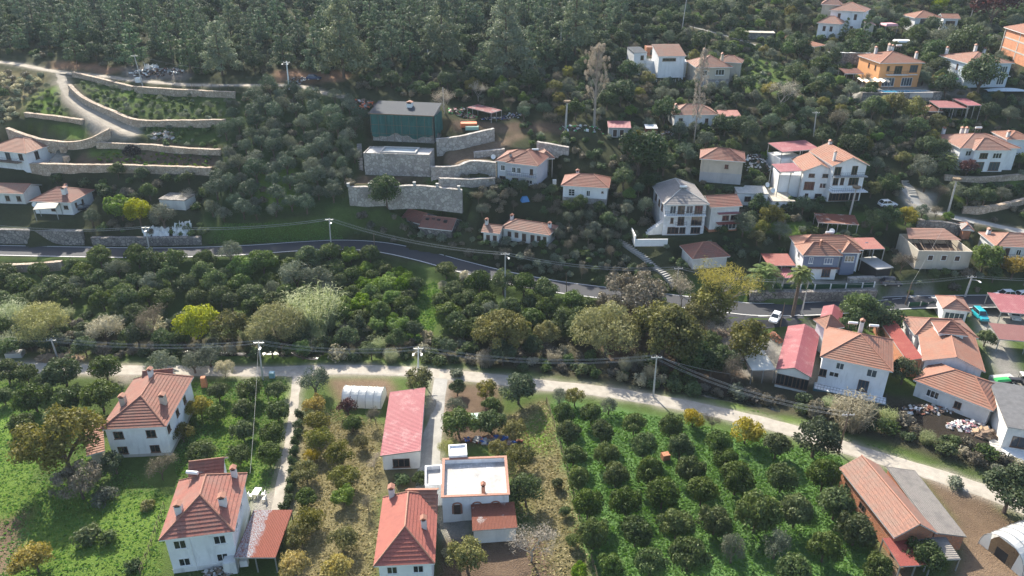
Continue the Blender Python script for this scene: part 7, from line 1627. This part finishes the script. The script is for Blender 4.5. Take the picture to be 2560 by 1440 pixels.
for i in range(12):
    for j in range(6):
        f = lambda a, b: (-5.4+a*.9, -1.3+b*.43, .15+.75*math.sin(math.pi*b/6)**.6*math.sin(math.pi*min(max(a, .25), 11.75)/12)**.4)
        mb.poly([f(i, j), f(i+1, j), f(i+1, j+1), f(i, j+1)])
o = mb.build('boat_cover', c_('pale_blue_cover', (.55,.62,.68)), smooth=True); o.location = (p.x, p.y, float(T(p.x, p.y))+.1); tag(o, 'long pale blue covered shape lying in front of the pale blue villa', 'cover')
p = hit(1926, 42, 1); mb = MB(); mb.poly([(-2.2,-.9,.2),(2.2,-1.2,.1),(1.8,1.6,1.7),(-2,1.4,1.9)]); o = mb.build('painted_board', m_wpaint); o.location = (p.x, p.y, float(T(p.x, p.y))+.2); tag(o, 'tilted white board standing among olives near the top edge', 'board')
# solar heaters
def solar(label, u, v, h, yaw, sheet_panel=True):
    p = hit(u, v, h); root = thing('solar_heater', label, 'water heater', Matrix.Translation(p) @ Matrix.Rotation(R(yaw+180), 4, 'Z') @ Matrix.Scale(.85, 4))
    t = MB(); t.tube([(-.95, .3, .95), (.95, .3, .95)], .3, 12); t.build('tank', m_wpaint, root, smooth=True)
    q = MB(); q.obox((0, -.5, .35), (1.9, 1.7, .08), Matrix.Rotation(R(35), 3, 'X')); q.build('collector', m_glass_b, root)
    f = MB()
    for x in (-.8, .8): f.tube([(x, .3, -.6), (x, .3, .7)], .04, 4); f.tube([(x, -1.1, -.5), (x, -1.1, -.1)], .04, 4); f.tube([(x, -1.1, -.1), (x, .3, .7)], .03, 4)
    f.build('stand', m_metal, root)
for a in [('silver solar heater on the back of the lower farmhouse roof',486,1190,8,-8),('solar heater standing on the grey hip roof of the three-storey villa',1707,474,9.4,0),('white solar heater on the red roof of the grey two-storey house',1338,381,6.6,0),('large solar heater behind the chimneys of the orange villa',2245,120,9,0),('orange and white solar heater on the salmon villa',2443,326,7.6,0),('white solar heater tank above the stepped orange roofs',2071,588,7.2,0),('left solar heater on the back of the terrace house roof',2130,815,7,-10),('right solar heater on the back of the terrace house roof',2182,822,7.4,-10)]: solar(*a)
def dish(label, u, v, h, yaw):
    p = hit(u, v, h); root = thing('satellite_dish', label, 'dish', Matrix.Translation(p) @ Matrix.Rotation(R(yaw), 4, 'Z')); q = MB(); M4 = Matrix.Rotation(R(65), 3, 'X'); n = 14; rr = [[M4 @ Vector((r*math.cos(6.283*k/n), r*math.sin(6.283*k/n), r*r*.35)) for k in range(n)] for r in (.02, .3, .6)]
    for a, b in zip(rr[:-1], rr[1:]):
        for k in range(n): q.poly([a[k], a[(k+1) % n], b[(k+1) % n], b[k]])
    q.build('reflector', m_wpaint, root); f = MB(); f.tube([(0, .1, -.1), (0, .1, -1.1)], .04, 5); f.tube([(0, 0, -.3), (0, -.55, .3)], .02, 4); f.build('mast', m_metal, root)
for a in [('white satellite dish on the pale sheet-roofed house, lower one',1932,476,4.2,10),('white satellite dish raised behind the pale sheet-roofed house',1918,462,4.5,20),('white satellite dish on the stepped orange roofs above the palm',2080,578,8,0),('small satellite dish on the red terrace canopy',2166,612,5.6,0),('satellite dish at the left corner of the grey two-storey house',1233,392,5.6,10),('dark satellite dish on the garden wall of the stained-roof house',86,511,2.5,0),('white satellite dish at the collapsing shed',2079,577,.9,0)]: dish(*a)
# plastic chairs and a table on the farmhouse terrace
def chair(u, v, yaw, label, proto=[]):
    p = hit(u, v); M = Matrix.Translation((p.x, p.y, float(T(p.x, p.y))+.02)) @ Matrix.Rotation(R(yaw), 4, 'Z')
    if proto: return dup(proto[0], M, label)
    root = thing('plastic_chair', label, 'chair', M); proto.append(root)
    s = MB(); s.box(-.26,-.26,.42,.26,.26,.46); s.build('seat', m_wpaint, root); b = MB(); b.box(-.26,.22,.46,.26,.27,.95); b.build('backrest', m_wpaint, root)
    for x in (-.23, .23):
        for y in (-.23, .23): l = MB(); l.box(x-.03,y-.03,0,x+.03,y+.03,.42); l.build('leg', m_wpaint, root)
def table(label, u, v, w, d, yaw, name='table'):
    p = hit(u, v); root = thing(name, label, 'table', Matrix.Translation((p.x, p.y, float(T(p.x, p.y))+.02)) @ Matrix.Rotation(R(yaw), 4, 'Z')); t = MB(); t.box(-w/2,-d/2,.72,w/2,d/2,.77); t.build('tabletop', m_wpaint, root)
    for x in (-1, 1):
        for y in (-1, 1): l = MB(); l.box(x*w*.43-.03,y*d*.43-.03,0,x*w*.43+.03,y*d*.43+.03,.72); l.build('leg', m_wpaint, root)
table('white garden table on the paved yard behind the rusty lean-to', 643, 1238, 1.0, 1.5, -8)
chair(627, 1244, 90, 'white plastic chair left of the garden table'); chair(660, 1240, -90, 'white plastic chair right of the garden table, nearer the house'); chair(662, 1252, -100, 'white plastic chair right of the garden table, nearer the lane')
table('small white table on the patio of the flat white house', 1133, 1296, 1.1, .8, 0); chair(1120, 1294, 60, 'white plastic chair beside the patio table of the flat white house')
box_thing('wheelie_bin', 'pale blue bin on the lane junction beside the lamp pole', 'bin', 681, 943, (.9, .8, 1.1), c_('pale_blue_plastic', (.3,.5,.55)), 0, 5)
# fences
def fence(label, px, h, n, postm, panel=None, name='fence', r=.05, rails=2, per=None):
    P = smooth_line([hit(u, v) for u, v in px], 1.); c = P[len(P)//2].copy(); c.z = float(T(c.x, c.y)); root = thing(name, label, 'fence', Matrix.Translation(c)); k = len(P)
    Z = lambda q: float(T(q.x, q.y))-c.z
    I = [int(i*(k-1)/n) for i in range(n+1)]
    for i in I: q = P[i]-c; b = MB(); z = Z(P[i]); b.tube([(q.x, q.y, z-.3), (q.x, q.y, z+h)], r, 5); b.build('post', postm, root)
    for a, b in zip(I[:-1], I[1:]):
        A_, B_ = P[a], P[b]; qa, qb = A_-c, B_-c
        if panel:
            d = (qb-qa); d.z = 0; d.normalize(); e = qa+d*.12; f = qb-d*.12; m = MB(); m.poly([(e.x, e.y, Z(A_)+.1), (f.x, f.y, Z(B_)+.1), (f.x, f.y, Z(B_)+h*.92), (e.x, e.y, Z(A_)+h*.92)]); s_ = Vector((-d.y, d.x, 0))*.05
            m.poly([(e.x+s_.x, e.y+s_.y, Z(A_)+h*.92), (f.x+s_.x, f.y+s_.y, Z(B_)+h*.92), (f.x+s_.x, f.y+s_.y, Z(B_)+.1), (e.x+s_.x, e.y+s_.y, Z(A_)+.1)]); m.build('panel', panel, root)
    if not panel:
        for j in range(rails):
            m = MB(); m.tube([((P[i]-c).x, (P[i]-c).y, Z(P[i])+h*(.55+.42*j)) for i in I], .015, 3); m.build('wire', m_wood, root)
m_gpanel = corr('green_fence_sheet', (.015,.075,.04), (.03,.1,.05), .3)
fence('green sheet fence between white posts on the stone wall above the asphalt', [(1932,722),(2000,724),(2100,722),(2184,718)], 1.3, 7, m_wpaint, m_gpanel, r=.16)
fence('short green sheet fence on the lower road edge beside the pavilion', [(2270,768),(2300,766),(2335,764)], 1.2, 3, m_conc, m_gpanel, r=.1)
fence('wire fence on thin posts along the left edge of the grassy orchard', [(1366,1008),(1400,1120),(1440,1270),(1485,1430),(1500,1490)], 1.4, 24, m_wood)
fence('wire fence on posts above the straight terrace wall beside the dirt road', [(480,222),(530,224),(588,228)], 1.5, 6, m_wood)
fence('low railing round the paved yard of the new house', [(80,414),(130,414),(172,412)], 1.0, 6, m_metal)
fence('brushwood and wire fence between the two lower lawns', [(352,1438),(375,1380),(395,1320),(412,1270)], 1.2, 9, m_wood)
fence('railing with white pickets in the lower garden of the hillside house', [(1618,205),(1680,207),(1728,210)], .8, 14, m_wpaint)
# tractor at the right edge
p = hit(2548, 962); root = thing('tractor', 'black and white tractor at the right edge above the grey felt roof', 'tractor', Matrix.Translation((p.x, p.y, float(T(p.x, p.y)))) @ Matrix.Rotation(R(170), 4, 'Z'))
q = MB(); q.box(.2,-.4,.6,1.9,.4,1.25); q.box(-1,-.55,.7,.2,.55,1.1); q.build('body', m_blackrail, root); q = MB(); q.box(-1.1,-.7,2.25,.3,.7,2.35); q.build('roof', m_wpaint, root)
for x in (-1, .2):
    for y in (-.62, .62): q = MB(); q.tube([(x, y, 1.1), (x, y, 2.25)], .05, 4); q.build('roof_post', m_blackrail, root)
for x, r in ((-.8, .75), (1.4, .48)):
    for y in (-1, 1):
        q = MB(); q.tube([(x, y*.6, r), (x, y*.95, r)], r, 16); w_ = q.build('wheel', m_black, root); q = MB(); q.tube([(x, y*.9, r), (x, y*.97, r)], r*.5, 12); q.build('rim', m_wpaint, w_)
box_thing('trailer', 'flat cart loaded with bright green sacks beside the tractor', 'trailer', 2505, 952, (4, 1.8, .8), m_conc, 0, 8); box_thing('green_sacks', 'bright green sacks lying on the flat cart', 'sacks', 2505, 950, (2.8, 1.2, .35), jg, .8, 8, None, .2)
# ---------------------------------------------------------------- air
hz = MB(); hz.box(-950, -450, -6, 950, 1050, 108)
mh = bpy.data.materials.new('haze_air'); mh.use_nodes = True; t = mh.node_tree; t.nodes.remove(t.nodes['Principled BSDF'])
pv = t.nodes.new('ShaderNodeVolumePrincipled'); pv.inputs['Density'].default_value = .00011; pv.inputs['Color'].default_value = (.7, .85, 1, 1); pv.inputs['Anisotropy'].default_value = .15
t.links.new(pv.outputs[0], t.nodes['Material Output'].inputs['Volume'])
o = hz.build('haze', mh); tag(o, 'thin pale haze between the drone and the hill', 'haze', kind='stuff')
